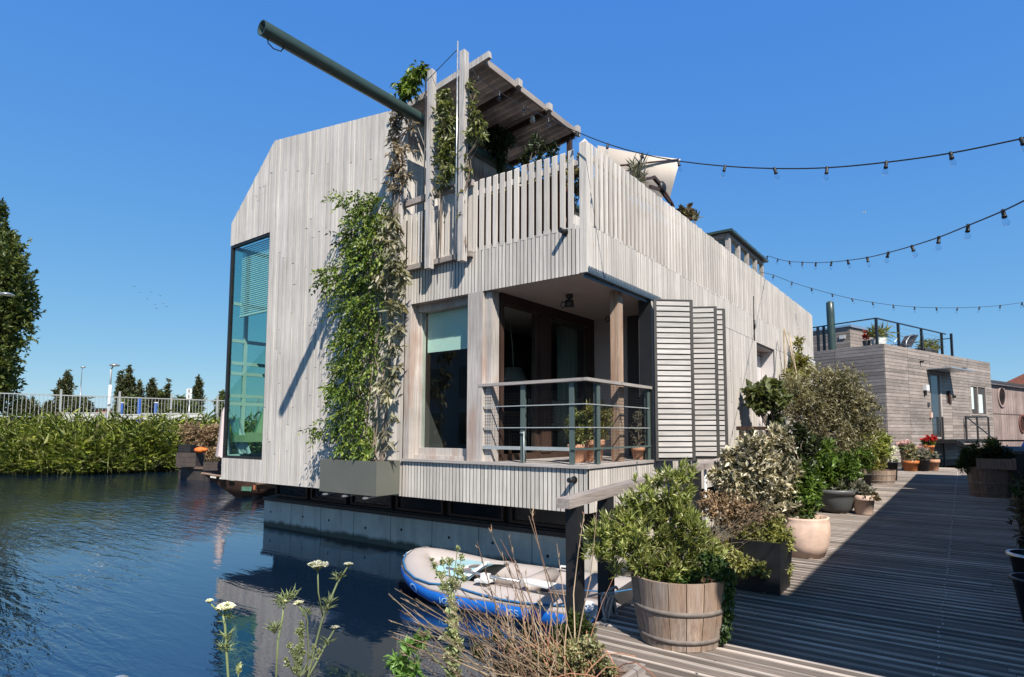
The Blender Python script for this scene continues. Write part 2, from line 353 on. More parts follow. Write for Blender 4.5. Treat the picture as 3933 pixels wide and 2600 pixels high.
def twigs(name, base, lobes, n, r0, mat, parent, rng=None, local=False, sag=0.):
    mb = MB(); rr = rng or random.Random(3); b = Vector(base)
    for i in range(n):
        lb = lobes[i % len(lobes)]
        e = Vector((lb[0]+rr.uniform(-.8, .8)*lb[3], lb[1]+rr.uniform(-.8, .8)*lb[4], lb[2]+rr.uniform(-.5, .8)*lb[5]))
        st = b+Vector((rr.uniform(-1, 1), rr.uniform(-1, 1), 0))*r0*3
        m = st.lerp(e, .5)+Vector((rr.uniform(-1, 1), rr.uniform(-1, 1), rr.uniform(-.3, 1)))*(e-st).length*.1
        mb.tube([st, st.lerp(m, .55), m, m.lerp(e, .6), e], [r0, r0*.8, r0*.6, r0*.4, r0*.2], 5, False)
    return mb.build(name, mat, parent, local)
# ================================================================ setting
def sheet(name, pts, mat, kind='structure', z=None):
    me = bpy.data.meshes.new(name); me.from_pydata(pts, [], [tuple(range(len(pts)))]); me.materials.append(mat)
    return tag(link(name, me), kind=kind)
sheet('water', [(-400,-400,0),(400,-400,0),(400,400,0),(-400,400,0)], M['water'])
# quay land: starts behind the reed bank, runs to the horizon
g = MB(); g.poly([(-300,-40,0),(-60,-25,0),(-40,3.5,0),(-34.6,10.2,0),(-34,15,0),(-30,26,0),(-22,42,0),(30,62,0),(400,75,0),(2600,300,0),(2600,3200,0),(-3200,3200,0),(-3200,-40,0)], (0,0,1.75))
tag(g.build('ground', M['ground']), kind='structure')
# boardwalk: ribbed planks laid across, on joists
YF, XS = 6.16, -3.71
DX0, DX1, DZ = -2.56, 1.72, .42
d = MB(); wr = MB(); y = -3.0; pit = .1265; k = 0
while y < 31.5:
    w = pit-(.015 if k % 4 == 3 else .008); k += 1; dz = random.uniform(-.0018, .0018); x0 = DX0+random.uniform(-.008, .008); rw = random.uniform(.014, .040)
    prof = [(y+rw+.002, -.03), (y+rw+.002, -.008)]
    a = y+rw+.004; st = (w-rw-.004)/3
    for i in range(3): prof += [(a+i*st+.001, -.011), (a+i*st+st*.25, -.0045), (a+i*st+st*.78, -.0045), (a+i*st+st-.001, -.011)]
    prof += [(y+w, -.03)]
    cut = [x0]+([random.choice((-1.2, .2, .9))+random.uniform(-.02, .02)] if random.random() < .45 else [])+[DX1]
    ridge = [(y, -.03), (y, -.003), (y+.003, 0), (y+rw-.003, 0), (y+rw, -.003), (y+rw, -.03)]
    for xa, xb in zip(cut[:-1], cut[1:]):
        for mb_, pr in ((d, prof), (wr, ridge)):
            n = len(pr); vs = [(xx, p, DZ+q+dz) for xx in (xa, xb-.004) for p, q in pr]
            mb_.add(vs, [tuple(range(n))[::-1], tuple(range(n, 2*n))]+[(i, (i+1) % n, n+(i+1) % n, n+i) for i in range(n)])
    y += pit
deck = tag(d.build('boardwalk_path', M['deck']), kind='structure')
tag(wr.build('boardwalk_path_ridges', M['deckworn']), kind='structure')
j = MB()
for x in (DX0+.06, -1.2, 0.2, DX1-.06): j.box(x-.04, x+.04, -3, 31.4, .2, DZ-.034)
tag(j.build('boardwalk_path_joists', M['tarwood']), kind='structure')
s = MB(); y = -2.9
while y < 31:
    for dy in (.014,): s.lathe([(0, DZ+.0038), (.0065, DZ+.0038), (.0072, DZ-.004)], (-.21+random.uniform(-.014, .014), y+dy, 0), 6)
    y += pit
tag(s.build('boardwalk_path_screws', M['alu']), kind='structure')
p = MB()
for yy in np.arange(-2, 31, 3.1):
    for x in (-2.35, 1.5): p.lathe([(.11, -1.2), (.11, .2)], (x, yy, 0), 10)
tag(p.build('boardwalk_path_piles', M['tarwood']), kind='structure')
# ================================================================ main floating house
house = thing('floating_house', (-8, 10, 0), 'big floating house of silvery vertical boards with a recessed corner balcony and roof terrace', 'house')
def B(mb, name, mat, parent=house): return mb.build(name, M[mat] if isinstance(mat, str) else mat, parent)
LX, RX0 = -12.62, -7.05          # front wall left corner, right end of the tall part
EZ, KX, KZ, RX, RZ = 6.46, -11.0, 7.84, -7.3, 7.28   # roof profile of the tall part
def roofz(x): return EZ+(KZ-EZ)*(x-LX)/(KX-LX) if x < KX else KZ+(RZ-KZ)*(x-KX)/(RX-KX)
def vboards(mb, ax, a0, a1, pitch, gap, front, th, z0, z1, holes=(), jit=.003, joint=0., slope=False):
    """vertical boards on the plane ax=front ('Y' faces -Y, 'X' faces +X); z0,z1 numbers or functions; holes = (a0,a1,z0,z1)"""
    n = max(1, round(abs(a1-a0)/pitch)); w = (a1-a0)/n
    for i in range(n):
        p, q = a0+i*w+gap/2, a0+(i+1)*w-gap/2; c = (p+q)/2
        segs = [(z0(c) if callable(z0) else z0, z1(c) if callable(z1) else z1)]
        for h in holes:
            if h[0] < c < h[1]:
                new = []
                for a, b in segs:
                    if h[3] <= a or h[2] >= b: new.append((a, b)); continue
                    if a < h[2]: new.append((a, h[2]))
                    if b > h[3]: new.append((h[3], b))
                segs = new
        out = []
        for a, b in segs:
            while b-a > 1.2 and random.random() < joint:
                c2 = random.uniform(a+.4, min(b-.4, a+3.2)); out.append((a, c2-.004)); a = c2+.004
            out.append((a, b))
        for a, b in out:
            dj = random.uniform(0, jit)
            if ax == 'Y':
                bl_, br_ = (b, b) if not (callable(z1) and b == segs[-1][1] and slope) else (z1(p), z1(q))
                mb.add([(p,front+dj,a),(q,front+dj,a),(q,front+th,a),(p,front+th,a),(p,front+dj,bl_),(q,front+dj,br_),(q,front+th,br_),(p,front+th,bl_)], [(0,3,2,1),(4,5,6,7),(0,1,5,4),(1,2,6,5),(2,3,7,6),(3,0,4,7)])
            else: mb.box(front-th, front-dj, p, q, a, b)
# --- tall front wall
WX0, WX1, WZ0, WZ1 = LX-.05, -11.04, 1.45, 5.97
b = MB(); vboards(b, 'Y', LX, RX0, .068, .0055, YF, .012, 1.01, lambda x: roofz(x), [(WX0, WX1, WZ0, WZ1)], .009, .62, True)
fw = B(b, 'front_wall', 'clad')
c = MB()
T = .17
c.poly([(WX1+.03, 0, 1.03), (RX, 0, 1.03), (RX, 0, RZ-.03), (KX, 0, KZ-.03), (WX1+.03, 0, roofz(WX1)-.03)], (0, T, 0))
for i in range(len(c.v)): c.v[i] = (c.v[i][0], c.v[i][1]+YF+.0125, c.v[i][2])
c2 = MB(); c2.poly([(LX+.02, YF+.0125, 6.0), (WX1+.03, YF+.0125, 6.0), (WX1+.03, YF+.0125, roofz(WX1)-.03), (LX+.02, YF+.0125, EZ-.03)], (0, T, 0))
c3 = MB(); c3.box(LX+.02, WX1+.03, YF+.0125, YF+.0125+T, 1.03, 1.42); B(c3, 'wall_core', 'core')
B(c, 'wall_core', 'core')
B(c2, 'wall_core', 'core')
# --- roof sheets and side walls of the tall part
r = MB()
r.poly([(LX+.0, YF+.035, EZ-.08), (KX, YF+.035, KZ-.08), (KX, 20, KZ-.08), (LX+.0, 20, EZ-.08)], (0, 0, .05))
r.poly([(KX, YF+.035, KZ-.08), (RX+.02, YF+.035, RZ-.08), (RX+.02, 20, RZ-.08), (KX, 20, KZ-.08)], (0, 0, .05))
B(r, 'roof', 'greypot')
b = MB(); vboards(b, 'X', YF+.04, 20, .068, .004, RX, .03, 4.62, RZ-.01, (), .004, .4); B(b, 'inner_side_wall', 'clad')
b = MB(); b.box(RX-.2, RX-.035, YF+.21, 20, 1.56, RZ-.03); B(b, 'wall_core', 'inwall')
b = MB()
for i in range(150):
    yy = 9.9+i*.067; b.box(LX-.01+random.uniform(0, .004), LX+.03, yy, yy+.063, 1.01, EZ)
for i in range(88):
    xx = LX+i*.101; 
    if xx < XS-.1: b.box(xx, xx+.097, 19.97, 20.0+random.uniform(0, .004), 1.01, roofz(xx) if xx < RX else 5.6)
B(b, 'far_walls', 'clad')
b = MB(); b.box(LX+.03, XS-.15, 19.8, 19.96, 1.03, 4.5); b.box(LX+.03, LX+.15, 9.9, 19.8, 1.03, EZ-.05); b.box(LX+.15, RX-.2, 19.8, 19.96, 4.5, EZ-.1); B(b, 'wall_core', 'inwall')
# --- floor and hull
b = MB(); b.box(LX+.03, XS-.04, YF+.035, 19.9, 1.0, 1.43); b.box(RX-.1, XS-.04, YF+.035, 19.9, 1.432, 1.555); B(b, 'floor_slab', 'darkbrown')
b = MB(); b.box(-12.25, -4.12, 6.92, 19.5, -.8, .53); hull = B(b, 'hull', 'concrete')
for x in np.arange(-12.25+1.02, -4.2, 1.02): b = MB(); b.box(x-.004, x+.004, 6.917, 6.93, -.2, .53); B(b, 'hull_joint', 'tarwood', hull)
for x in np.arange(-11.9, -4.3, 1.02):
    h = MB(); hx, hz = x+random.uniform(-.1,.1), .27+random.uniform(-.06, .06); h.tube([(hx, 6.914, hz), (hx, 6.93, hz)], .024, 12); B(h, 'anchor_hole', 'black', hull)
b = MB(); b.box(-12.2, -4.17, 6.96, 19.45, .53, .62); b.box(-12.28, -4.09, 6.89, 6.955, .534, .60); B(b, 'hull_sill', 'tarwood')
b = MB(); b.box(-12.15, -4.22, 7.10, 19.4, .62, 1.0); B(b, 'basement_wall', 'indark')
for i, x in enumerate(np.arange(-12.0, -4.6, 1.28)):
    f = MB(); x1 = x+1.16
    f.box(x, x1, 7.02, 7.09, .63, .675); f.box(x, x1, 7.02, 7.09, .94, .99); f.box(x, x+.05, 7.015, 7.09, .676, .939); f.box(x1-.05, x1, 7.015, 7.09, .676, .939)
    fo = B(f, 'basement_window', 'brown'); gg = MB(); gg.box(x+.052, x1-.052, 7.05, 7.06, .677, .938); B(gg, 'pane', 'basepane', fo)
# --- lower band under balcony and window
b = MB(); vboards(b, 'Y', RX0+.02, XS, .0665, .0155, YF, .006, 1.01, 1.545, (), .003); B(b, 'lower_band', 'slat')
b = MB(); vboards(b, 'X', YF+.03, 13.2, .0665, .011, XS, .005, 1.01, 1.545, (), .003); B(b, 'lower_band_side', 'slat')
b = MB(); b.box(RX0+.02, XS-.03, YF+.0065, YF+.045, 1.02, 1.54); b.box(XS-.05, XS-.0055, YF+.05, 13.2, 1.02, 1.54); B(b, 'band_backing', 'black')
b = MB(); b.box(RX0+.02, XS+.02, YF-.035, YF+.16, 1.548, 1.585); b.box(XS-.16, XS+.02, YF+.162, 8.05, 1.548, 1.585); B(b, 'ledge', 'railx')
b = MB(); b.box(-5.3, XS-.16, YF+.16, 9.0, 1.556, 1.574)
for i in range(22): b.box(-5.3, XS-.165, YF+.165+i*.128, YF+.165+i*.128+.12, 1.574, 1.588)
B(b, 'balcony_deck', 'railx')
# --- upper band, slat screens
bt = 4.63
b = MB(); vboards(b, 'Y', RX0+.02, XS-.10, .0635, .0145, YF, .006, 3.975, lambda x: bt+random.choice((-.03, .0)), (), .003); B(b, 'upper_band', 'slat')
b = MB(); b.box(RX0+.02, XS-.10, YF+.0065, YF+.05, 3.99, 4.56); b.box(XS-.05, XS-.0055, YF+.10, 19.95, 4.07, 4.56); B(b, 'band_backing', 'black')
b = MB()
def slat(x, y, w, t, z0, z1, ax):
    if ax == 'Y':
        b.add([(x,y,z0),(x+w,y,z0),(x+w,y+t,z0),(x,y+t,z0),(x,y+.0,z1-.02),(x+w,y,z1-.02),(x+w,y+t,z1),(x,y+t,z1)], [(0,3,2,1),(4,5,6,7),(0,1,5,4),(1,2,6,5),(2,3,7,6),(3,0,4,7)])
    else:
        b.add([(x-t,y,z0),(x,y,z0),(x,y+w,z0),(x-t,y+w,z0),(x-t,y,z1),(x,y,z1-.02),(x,y+w,z1-.02),(x-t,y+w,z1)], [(0,3,2,1),(4,5,6,7),(0,1,5,4),(1,2,6,5),(2,3,7,6),(3,0,4,7)])
x = -5.62
while x < XS-.16:
    slat(x, YF-.001, .074, .021, 4.57, 5.62+random.uniform(-.012, .012), 'Y'); x += .1262
fs = B(b, 'front_slat_screen', 'slat')
b = MB(); x = -7.02
while x < -5.66:
    slat(x, YF+.01, .084, .02, 4.58, 5.44+random.uniform(-.01, .01), 'Y'); x += .118
B(b, 'front_slat_screen', 'slat')
b = MB(); y = YF+.12
while y < 19.95:
    slat(XS+.001, y, .066, .024, 4.60, 5.70+random.uniform(-.012, .012), 'X'); y += .1262
ss = B(b, 'side_slat_screen', 'slat')
b = MB(); b.box(XS-.095, XS+.006, YF-.006, YF+.095, 3.98, 5.66); b.add([(XS-.095,YF-.006,5.66),(XS+.006,YF-.006,5.66),(XS+.006,YF+.095,5.66),(XS-.095,YF+.095,5.66),(XS-.045,YF+.045,5.73)], [(0,1,4),(1,2,4),(2,3,4),(3,0,4)]); B(b, 'corner_post', 'slat')
b = MB(); b.box(-5.62, XS-.06, YF+.022, YF+.06, 5.40, 5.48); b.box(XS-.08, XS-.032, YF+.2, 19.9, 5.5, 5.58); b.box(-7.0, -5.64, YF+.032, YF+.07, 5.3, 5.36); B(b, 'screen_rail', 'post')
b = MB(); b.box(-7.45, -5.60, YF-.055, YF+.008, 5.55, 5.64); B(b, 'cross_board', 'rail')
b = MB(); b.box(-7.05, -5.60, YF-.075, YF-.004, 4.50, 4.575); B(b, 'cross_board', 'rail')
# --- side cladding
holes = [(YF, 8.02, 1.5, 3.98), (13.62, 15.2, 1.5, 4.03)]
b = MB(); vboards(b, 'X', YF+.10, 20, .068, .010, XS, .005, 4.06, lambda y: bt+random.choice((-.03, 0)), (), .004)
B(b, 'side_wall', 'clad')
b = MB(); vboards(b, 'X', YF+.10, 20, .068, .009, XS, .005, 1.552, 4.052, holes, .004, .25)
vboards(b, 'X', 13.2, 20, .068, .003, XS, .028, 1.01, 1.545, [(13.62, 15.2, 1.4, 4)], .004)
b.v = [v for v in b.v]
B(b, 'side_wall', 'clad')
b = MB(); b.box(XS-.2, XS-.0055, 8.02, 13.6, 1.56, 4.06); b.box(XS-.2, XS-.0055, 15.22, 19.95, 1.56, 4.06); B(b, 'wall_core', 'black')
# door recess
b = MB(); b.box(XS-.34, XS-.005, 13.575, 13.618, 1.56, 4.07); b.box(XS-.34, XS-.005, 15.202, 15.24, 1.56, 4.07); b.box(XS-.34, XS-.005, 13.62, 15.2, 4.032, 4.07); B(b, 'door_reveal', 'palepanel')
dr = MB(); dr.box(XS-.38, XS-.345, 13.62, 15.2, 1.56, 4.03); dr = B(dr, 'entrance_door', 'palepanel')
e = MB(); e.box(XS-.345, XS-.33, 14.36, 14.385, 1.6, 3.9); e.box(XS-.345, XS-.33, 13.64, 15.18, 3.88, 3.9); B(e, 'door_joint', 'inwall', dr)
e = MB(); e.tube([(XS-.33, 14.46, 2.55), (XS-.27, 14.46, 2.55), (XS-.27, 14.58, 2.55)], .012, 6); B(e, 'handle', 'steel', dr)
b = MB(); b.tube([(XS+.012, 13.4, 4.03), (XS+.012, 13.4, 4.6), (XS+.012, 13.42, 5.05)], .012, 6); b.tube([(XS+.014, 13.4, 4.3), (XS+.014, 13.4, 4.5)], .028, 6); B(b, 'cable_run', 'black')
# --- terrace floor, ceilings
b = MB(); b.box(RX, XS-.055, YF+.06, 19.8, 4.08, 4.55); B(b, 'terrace_floor', 'core')
b = MB(); b.box(RX-.0, XS-.05, YF+.055, 19.8, 3.985, 4.075); ceil = B(b, 'ceiling', 'ceiling')
for x, y in ((-4.56, 7.08), (-4.58, 8.44)):
    f = MB(); f.lathe([(0, 3.984), (.05, 3.984), (.05, 3.93), (0, 3.93)], (x, y, 0), 14); f.tube([(x, y, 3.93), (x, y, 3.90)], .015, 6)
    f.lathe([(0, 3.90), (.065, 3.90), (.07, 3.81), (.055, 3.81), (.05, 3.83), (0, 3.83)], (x, y, 0), 16)
    f.tube([(x-.07, y, 3.87), (x-.12, y, 3.90), (x-.15, y, 3.85), (x-.12, y, 3.80), (x-.07, y, 3.83)], .008, 6); B(f, 'ceiling_spotlight', 'black')
b = MB(); b.box(XS-.06, XS+.012, YF+.02, 8.2, 3.975, 3.99); b.box(XS+.0, XS+.012, YF+.02, 8.2, 3.99, 4.035); b.box(XS-.06, XS-.048, YF+.02, 8.2, 3.93, 3.974)
for i in range(48): b.box(XS+.012, XS+.02, YF+.03+i*.045, YF+.05+i*.045, 3.99, 4.06)
B(b, 'shutter_track', 'track')
# --- facade stubs
for z, x in ((4.54, -4.02), (1.41, -3.9)):
    f = MB(); f.tube([(x, YF, z), (x, YF-.13, z+.0)], .032, 12); f.lathe([(0,0)], (0,0,0), 3) if False else None
    f.tube([(x, YF-.004, z), (x, YF-.012, z)], .045, 12); B(f, 'spout_pipe', 'black')
# --- corner window of the tall part
gf = MB(); fr = .05
for (x0, x1) in ((LX, LX+.06), (WX1-.05, WX1)): gf.box(x0, x1, YF+.02, YF+.09, WZ0, WZ1)
gf.box(LX+.06, WX1-.05, YF+.02, YF+.09, WZ0, WZ0+.05); gf.box(LX+.06, WX1-.05, YF+.02, YF+.09, WZ1-.05, WZ1)
cw = B(gf, 'corner_window', 'black')
g1 = MB(); g1.box(LX+.062, WX1-.052, YF+.05, YF+.058, WZ0+.052, WZ1-.052); B(g1, 'pane', 'teal', cw)
gs = MB()
for z in (1.45, 2.55, 2.72, 3.2, 3.42, 3.9, 4.7, 5.9): gs.box(LX+.0, LX+.06, YF+.1, 9.85, z, z+.07)
for y in (at('X', LX, 930, 1400).y, 7.25, 8.5, 9.8): gs.box(LX+.001, LX+.059, y, y+.07, 1.52, 5.9)
sw = B(gs, 'side_window', 'white')
g1 = MB(); g1.box(LX+.025, LX+.033, YF+.1, 9.8, 1.5, 5.95); B(g1, 'pane', 'teal', sw)
bl = MB()
for i in range(34): z = 4.46+i*.044; bl.add([(-12.38, YF+.14, z-.018), (-11.08, YF+.14, z-.018), (-11.08, YF+.165, z+.02), (-12.38, YF+.165, z+.02)], [(0,1,2,3)])
bl.box(-12.4, -11.08, YF+.135, YF+.175, 4.415, 4.44); B(bl, 'venetian_blind', 'blind')
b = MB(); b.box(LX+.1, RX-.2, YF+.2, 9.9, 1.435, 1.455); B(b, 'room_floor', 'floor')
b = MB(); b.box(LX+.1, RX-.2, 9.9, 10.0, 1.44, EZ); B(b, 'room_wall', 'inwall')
b = MB()
for z in (1.46, 2.2, 2.9, 3.6, 4.3): b.box(-11.9, -9.4, 9.5, 9.88, z, z+.05)
for x in (-11.9, -11.1, -10.2, -9.45): b.box(x, x+.05, 9.505, 9.875, 1.51, 4.3)
tag(B(b, 'white_bookcase', 'white', None), 'tall white open shelving seen through the teal corner window', 'bookcase')
# armchair and draped cloth behind the corner window
_p = at('Y', 6.70, 968, 1735)
ac = thing('armchair', (_p.x, 6.66, 1.455), 'olive green armchair on thin wire legs behind the tall corner window', 'armchair'); ac.scale = (.72, .8, .9)
f = MB(); f.box(-.34, .34, -.32, .34, .36, .52); ac1 = f.build('seat', M['chair'], ac, True)
f = MB(); f.poly([(-.34, .22, .52), (.34, .22, .52), (.34, .42, 1.08), (-.34, .42, 1.08)], (0, .12, .02)); f.build('backrest', M['chair'], ac, True)
for sx in (-1, 1):
    f = MB(); f.box(sx*.36-.03, sx*.36+.03, -.3, .34, .36, .58); f.build('armrest', M['chair'], ac, True)
    f = MB(); f.tube([(sx*.34, -.3, .36), (sx*.38, -.36, .01), (sx*.38, .36, .01), (sx*.34, .3, .36)], .012, 6); f.build('leg', M['black'], ac, True)
f = MB(); vs = []; c0, c1, c2_, c3 = at('Y', 6.5, 882, 1612), at('Y', 6.5, 922, 1606), at('Y', 6.5, 912, 1742), at('Y', 6.5, 962, 1742)
for i in range(9):
    t = i/8; a, b = c0.lerp(c2_, t), c1.lerp(c3, t)
    for k_ in range(9): u_ = k_/8; q = a.lerp(b, u_); vs.append((q.x, 6.5+.02*math.sin(k_*2.3+t), q.z+.015*math.sin(k_*1.7)))
f.add(vs, [(i*9+q, i*9+q+1, i*9+q+10, i*9+q+9) for i in range(8) for q in range(8)], True)
tag(f.build('draped_cloth', M['whitecloth']), 'pale cloth hanging in folds beside the olive armchair indoors', 'cloth')
# --- window beside the balcony
OX0, OX1 = RX0+.03, -5.70
f = MB(); f.box(OX0, OX0+.12, YF+.0, YF+.30, 1.587, 3.985); f.box(OX0+.12, OX1, YF+.15, YF+.30, 3.87, 3.985); f.box(OX0+.12, OX1, YF+.12, YF+.3, 1.587, 1.64)
f.box(OX0+.12, OX0+.17, YF+.18, YF+.28, 1.64, 3.87); f.box(OX1-.05, OX1, YF+.18, YF+.28, 1.64, 3.87); f.box(OX0+.17, OX1-.05, YF+.17, YF+.28, 1.64, 1.75)
wf = B(f, 'balcony_window', 'column')
g1 = MB(); g1.box(OX0+.172, OX1-.052, YF+.215, YF+.225, 1.752, 3.868); B(g1, 'pane', 'glass', wf)
g1 = MB(); g1.box(OX0+.19, OX1-.06, YF+.30, YF+.305, 3.24, 3.86); B(g1, 'roller_blind', 'mint', wf)
f = MB(); f.box(-5.70, -5.42, YF+.002, YF+.24, 1.587, 3.983); f.box(-5.418, -5.30, YF+.06, YF+.22, 1.587, 3.98); B(f, 'corner_column', 'column')
f = MB(); f.box(-3.965, -3.835, 7.22, 7.35, 1.59, 3.983); B(f, 'balcony_column', 'column2')
# --- sliding doors along X=-5.3
f = MB(); f.box(-5.38, -5.27, YF+.242, 9.0, 3.83, 3.983); f.box(-5.38, -5.27, YF+.242, 9.0, 1.59, 1.68)
f.box(-5.38, -5.29, 7.27, 7.34, 1.68, 3.83); f.box(-5.36, -5.25, 7.36, 7.62, 1.68, 3.83); f.box(-5.38, -5.27, 8.82, 9.0, 1.68, 3.83); f.box(-5.36, -5.28, 6.41, 6.47, 1.68, 3.83)
sd = B(f, 'sliding_door', 'brown')
g1 = MB(); g1.box(-5.33, -5.32, 6.472, 7.268, 1.682, 3.828); B(g1, 'pane', 'glass', sd)
g1 = MB(); g1.box(-5.31, -5.30, 7.622, 8.818, 1.682, 3.828); B(g1, 'pane', 'glass', sd)
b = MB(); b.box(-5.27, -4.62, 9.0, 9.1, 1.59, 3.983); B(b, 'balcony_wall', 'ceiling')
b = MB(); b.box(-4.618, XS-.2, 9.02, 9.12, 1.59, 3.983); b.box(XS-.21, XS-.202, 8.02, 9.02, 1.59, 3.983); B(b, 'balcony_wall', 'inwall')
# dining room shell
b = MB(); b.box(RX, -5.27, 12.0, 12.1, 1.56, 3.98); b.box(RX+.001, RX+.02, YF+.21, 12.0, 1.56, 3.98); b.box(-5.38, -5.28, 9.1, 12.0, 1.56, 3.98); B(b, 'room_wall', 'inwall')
b = MB(); b.box(RX+.03, -5.39, YF+.32, 12.0, 1.558, 1.58); B(b, 'room_floor', 'floor')
b = MB(); b.bar((-6.9, 10.8, 2.4), (-5.5, 11.4, 3.9), .2, .2); B(b, 'roof_brace', 'ceiling')
b = MB(); b.box(-5.6, -5.5, 8.35, 8.8, 1.6, 3.8); 
for i in range(7): b.tube([(-5.55+.03*(i%2), 8.3+i*.075, 1.62), (-5.55+.03*(i%2), 8.3+i*.075, 3.8)], .045, 8)
tag(B(b, 'curtain', 'drape', None), 'long pale curtain gathered behind the sliding door glass', 'curtain')
pl = thing('pendant_lamp', (-6.3, 7.98, 2.86), 'grey cone pendant lamp hanging over the dining table indoors', 'lamp')
f = MB(); f.lathe([(.26, 0), (.15, .24), (0, .25)], (0,0,0), 24); f.build('lamp_shade', M['shade'], pl, True)
f = MB(); f.tube([(0, 0, .25), (-.02, 0, .6), (-.05, -.05, 1.12)], .008, 6); f.build('cord', M['white'], pl, True)
dt = thing('dining_table', (-6.3, 8.1, 1.58), 'dark dining table in the room behind the balcony doors', 'table')
f = MB(); f.box(-.42, .42, -.95, .95, .71, .75); f.build('tabletop', M['darkbrown'], dt, True)
for sx in (-1, 1):
    for sy in (-1, 1): f = MB(); f.box(sx*.36-.03, sx*.36+.03, sy*.88-.03, sy*.88+.03, 0, .709); f.build('leg', M['darkbrown'], dt, True)
def dchair(x, y, rz, lab):
    t = thing('dining_chair', (x, y, 1.58), lab, 'chair', 'chairs at the dining table', rz)
    f = MB(); f.box(-.22, .22, -.22, .22, .43, .46); f.build('seat', M['darkbrown'], t, True)
    f = MB(); f.box(-.22, .22, .19, .22, .86, .93); f.box(-.22, .22, .19, .22, .52, .55)
    for i in range(7): f.box(-.2+i*.061, -.175+i*.061, .195, .215, .55, .86)
    f.build('backrest', M['rail'], t, True)
    for sx in (-1, 1):
        for sy in (-1, 1): f = MB(); f.box(sx*.19-.018, sx*.19+.018, sy*.19-.018, sy*.19+.018, 0, .43 if sy < 0 else .86); f.build('leg', M['darkbrown'], t, True)
    return t
dchair(-5.72, 7.6, R(-90), 'slat-backed dining chair nearest the front window, inside the sliding doors')
dchair(-5.72, 8.25, R(-90), 'slat-backed dining chair behind the door post, farther into the room')
# --- balcony railing
rl = MB(); zt = 2.665
rl.bar((-5.48, YF+.04, zt-.02), (XS-.045, YF+.04, zt-.02), .09, .04); rl.bar((XS-.045, YF-.005, zt-.02), (XS-.045, 8.17, zt-.02), .09, .04)
hr = B(rl, 'balcony_handrail', 'railx')
def bpost(x, y, ax):
    f = MB()
    if ax == 'Y': f.box(x-.006, x+.006, y, y+.07, 1.588, 2.624); f.box(x-.03, x+.03, y, y+.07, 2.6, 2.624)
    else: f.box(x-.07, x, y-.006, y+.006, 1.588, 2.624); f.box(x-.07, x, y-.03, y+.03, 2.6, 2.624)
    B(f, 'railing_post', 'railmetal')
for x in (-5.46, -4.735, -3.965):
    f = MB(); f.box(x-.035, x+.035, YF+.035, YF+.05, 1.588, 2.624); f.box(x-.006, x+.006, YF+.05, YF+.11, 1.588, 2.624); B(f, 'railing_post', 'railmetal')
for y in (6.50, 7.98):
    f = MB(); f.box(XS-.05, XS-.035, y-.035, y+.035, 1.588, 2.624); f.box(XS-.11, XS-.05, y-.006, y+.006, 1.588, 2.624); B(f, 'railing_post', 'railmetal')
for z in (2.34, 2.05):
    f = MB(); f.bar((-5.45, YF+.03, z), (XS-.04, YF+.03, z), .02, .012); f.bar((XS-.035, YF+.03, z), (XS-.035, 7.98, z), .012, .012); B(f, 'railing_bar', 'railbar')
f = MB(); f.bar((-5.44, YF+.028, 1.78), (-4.77, YF+.028, 1.78), .03, .045); f.bar((-4.70, YF+.028, 1.78), (-4.0, YF+.028, 1.78), .03, .045); B(f, 'gate_bar', 'railbar')
f = MB(); f.bar((XS-.25, YF+.03, 1.785), (XS-.035, YF+.03, 1.785), .025, .025); f.bar((XS-.035, YF+.03, 1.785), (XS-.035, 8.0, 1.785), .025, .025); B(f, 'railing_bar', 'railmetal')
f = MB(); f.tube([(-4.70, YF+.02, 1.55), (-4.70, YF+.02, 2.0)], .009, 6); f.tube([(-4.70, YF+.02, 1.98), (-4.76, YF+.02, 1.98)], .009, 6); B(f, 'gate_bolt', 'railbar')
f = MB(); w_ = .0022; st = .042
x = -5.44
while x < XS-.05: f.box(x-w_/2, x+w_/2, YF+.054, YF+.056, 1.8, 2.62); x += st
z = 1.8
while z < 2.62: f.box(-5.44, XS-.05, YF+.056, YF+.058, z-w_/2, z+w_/2); z += st
y = YF+.1
while y < 7.95: f.box(XS-.058, XS-.056, y-w_/2, y+w_/2, 1.62, 2.62); y += st
z = 1.62
while z < 2.62: f.box(XS-.06, XS-.058, YF+.1, 7.95, z-w_/2, z+w_/2); z += st
B(f, 'wire_mesh', 'black')
# --- folding louvre shutters
def shutter(p, q, z0, z1):
    p, q = Vector((*p, 0)), Vector((*q, 0)); d = (q-p).normalized(); Z = Vector((0,0,1)); n = d.cross(Z)
    f = MB(); L = (q-p).length
    f.bar(p+Z*z0, p+Z*z1, .03, .04, d); f.bar(q+Z*z0, q+Z*z1, .03, .045, d); f.bar(p+Z*(z1-.01)+d*.02, q+Z*(z1-.01)-d*.025, .03, .02); f.bar(p+Z*(z0+.012)+d*.02, q+Z*(z0+.012)-d*.025, .03, .024)
    o = B(f, 'shutter', 'darkmetal'); s = MB(); nb = 29; h = (z1-z0-.06)/nb
    for i in range(nb):
        z = z0+.04+(i+.5)*h; s.bar(p+d*.022+Z*z+n*.002, q-d*.027+Z*z+n*.002, .018, h*.74)
    B(s, 'slats', 'louvre', o); s = MB(); s.bar(p+d*.02+Z*(z0+z1)/2-n*.014, q-d*.025+Z*(z0+z1)/2-n*.014, .004, z1-z0-.04); B(s, 'gap_shade', 'black', o)  # black sheet added behind the slats as painted shade in their gaps
zb_, zt_ = 1.57, 3.965
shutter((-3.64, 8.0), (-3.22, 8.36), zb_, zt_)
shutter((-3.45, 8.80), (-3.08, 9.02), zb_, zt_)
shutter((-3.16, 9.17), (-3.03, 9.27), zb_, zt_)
shutter((-3.62, 17.35), (-3.62, 19.7), 1.57, 4.2)
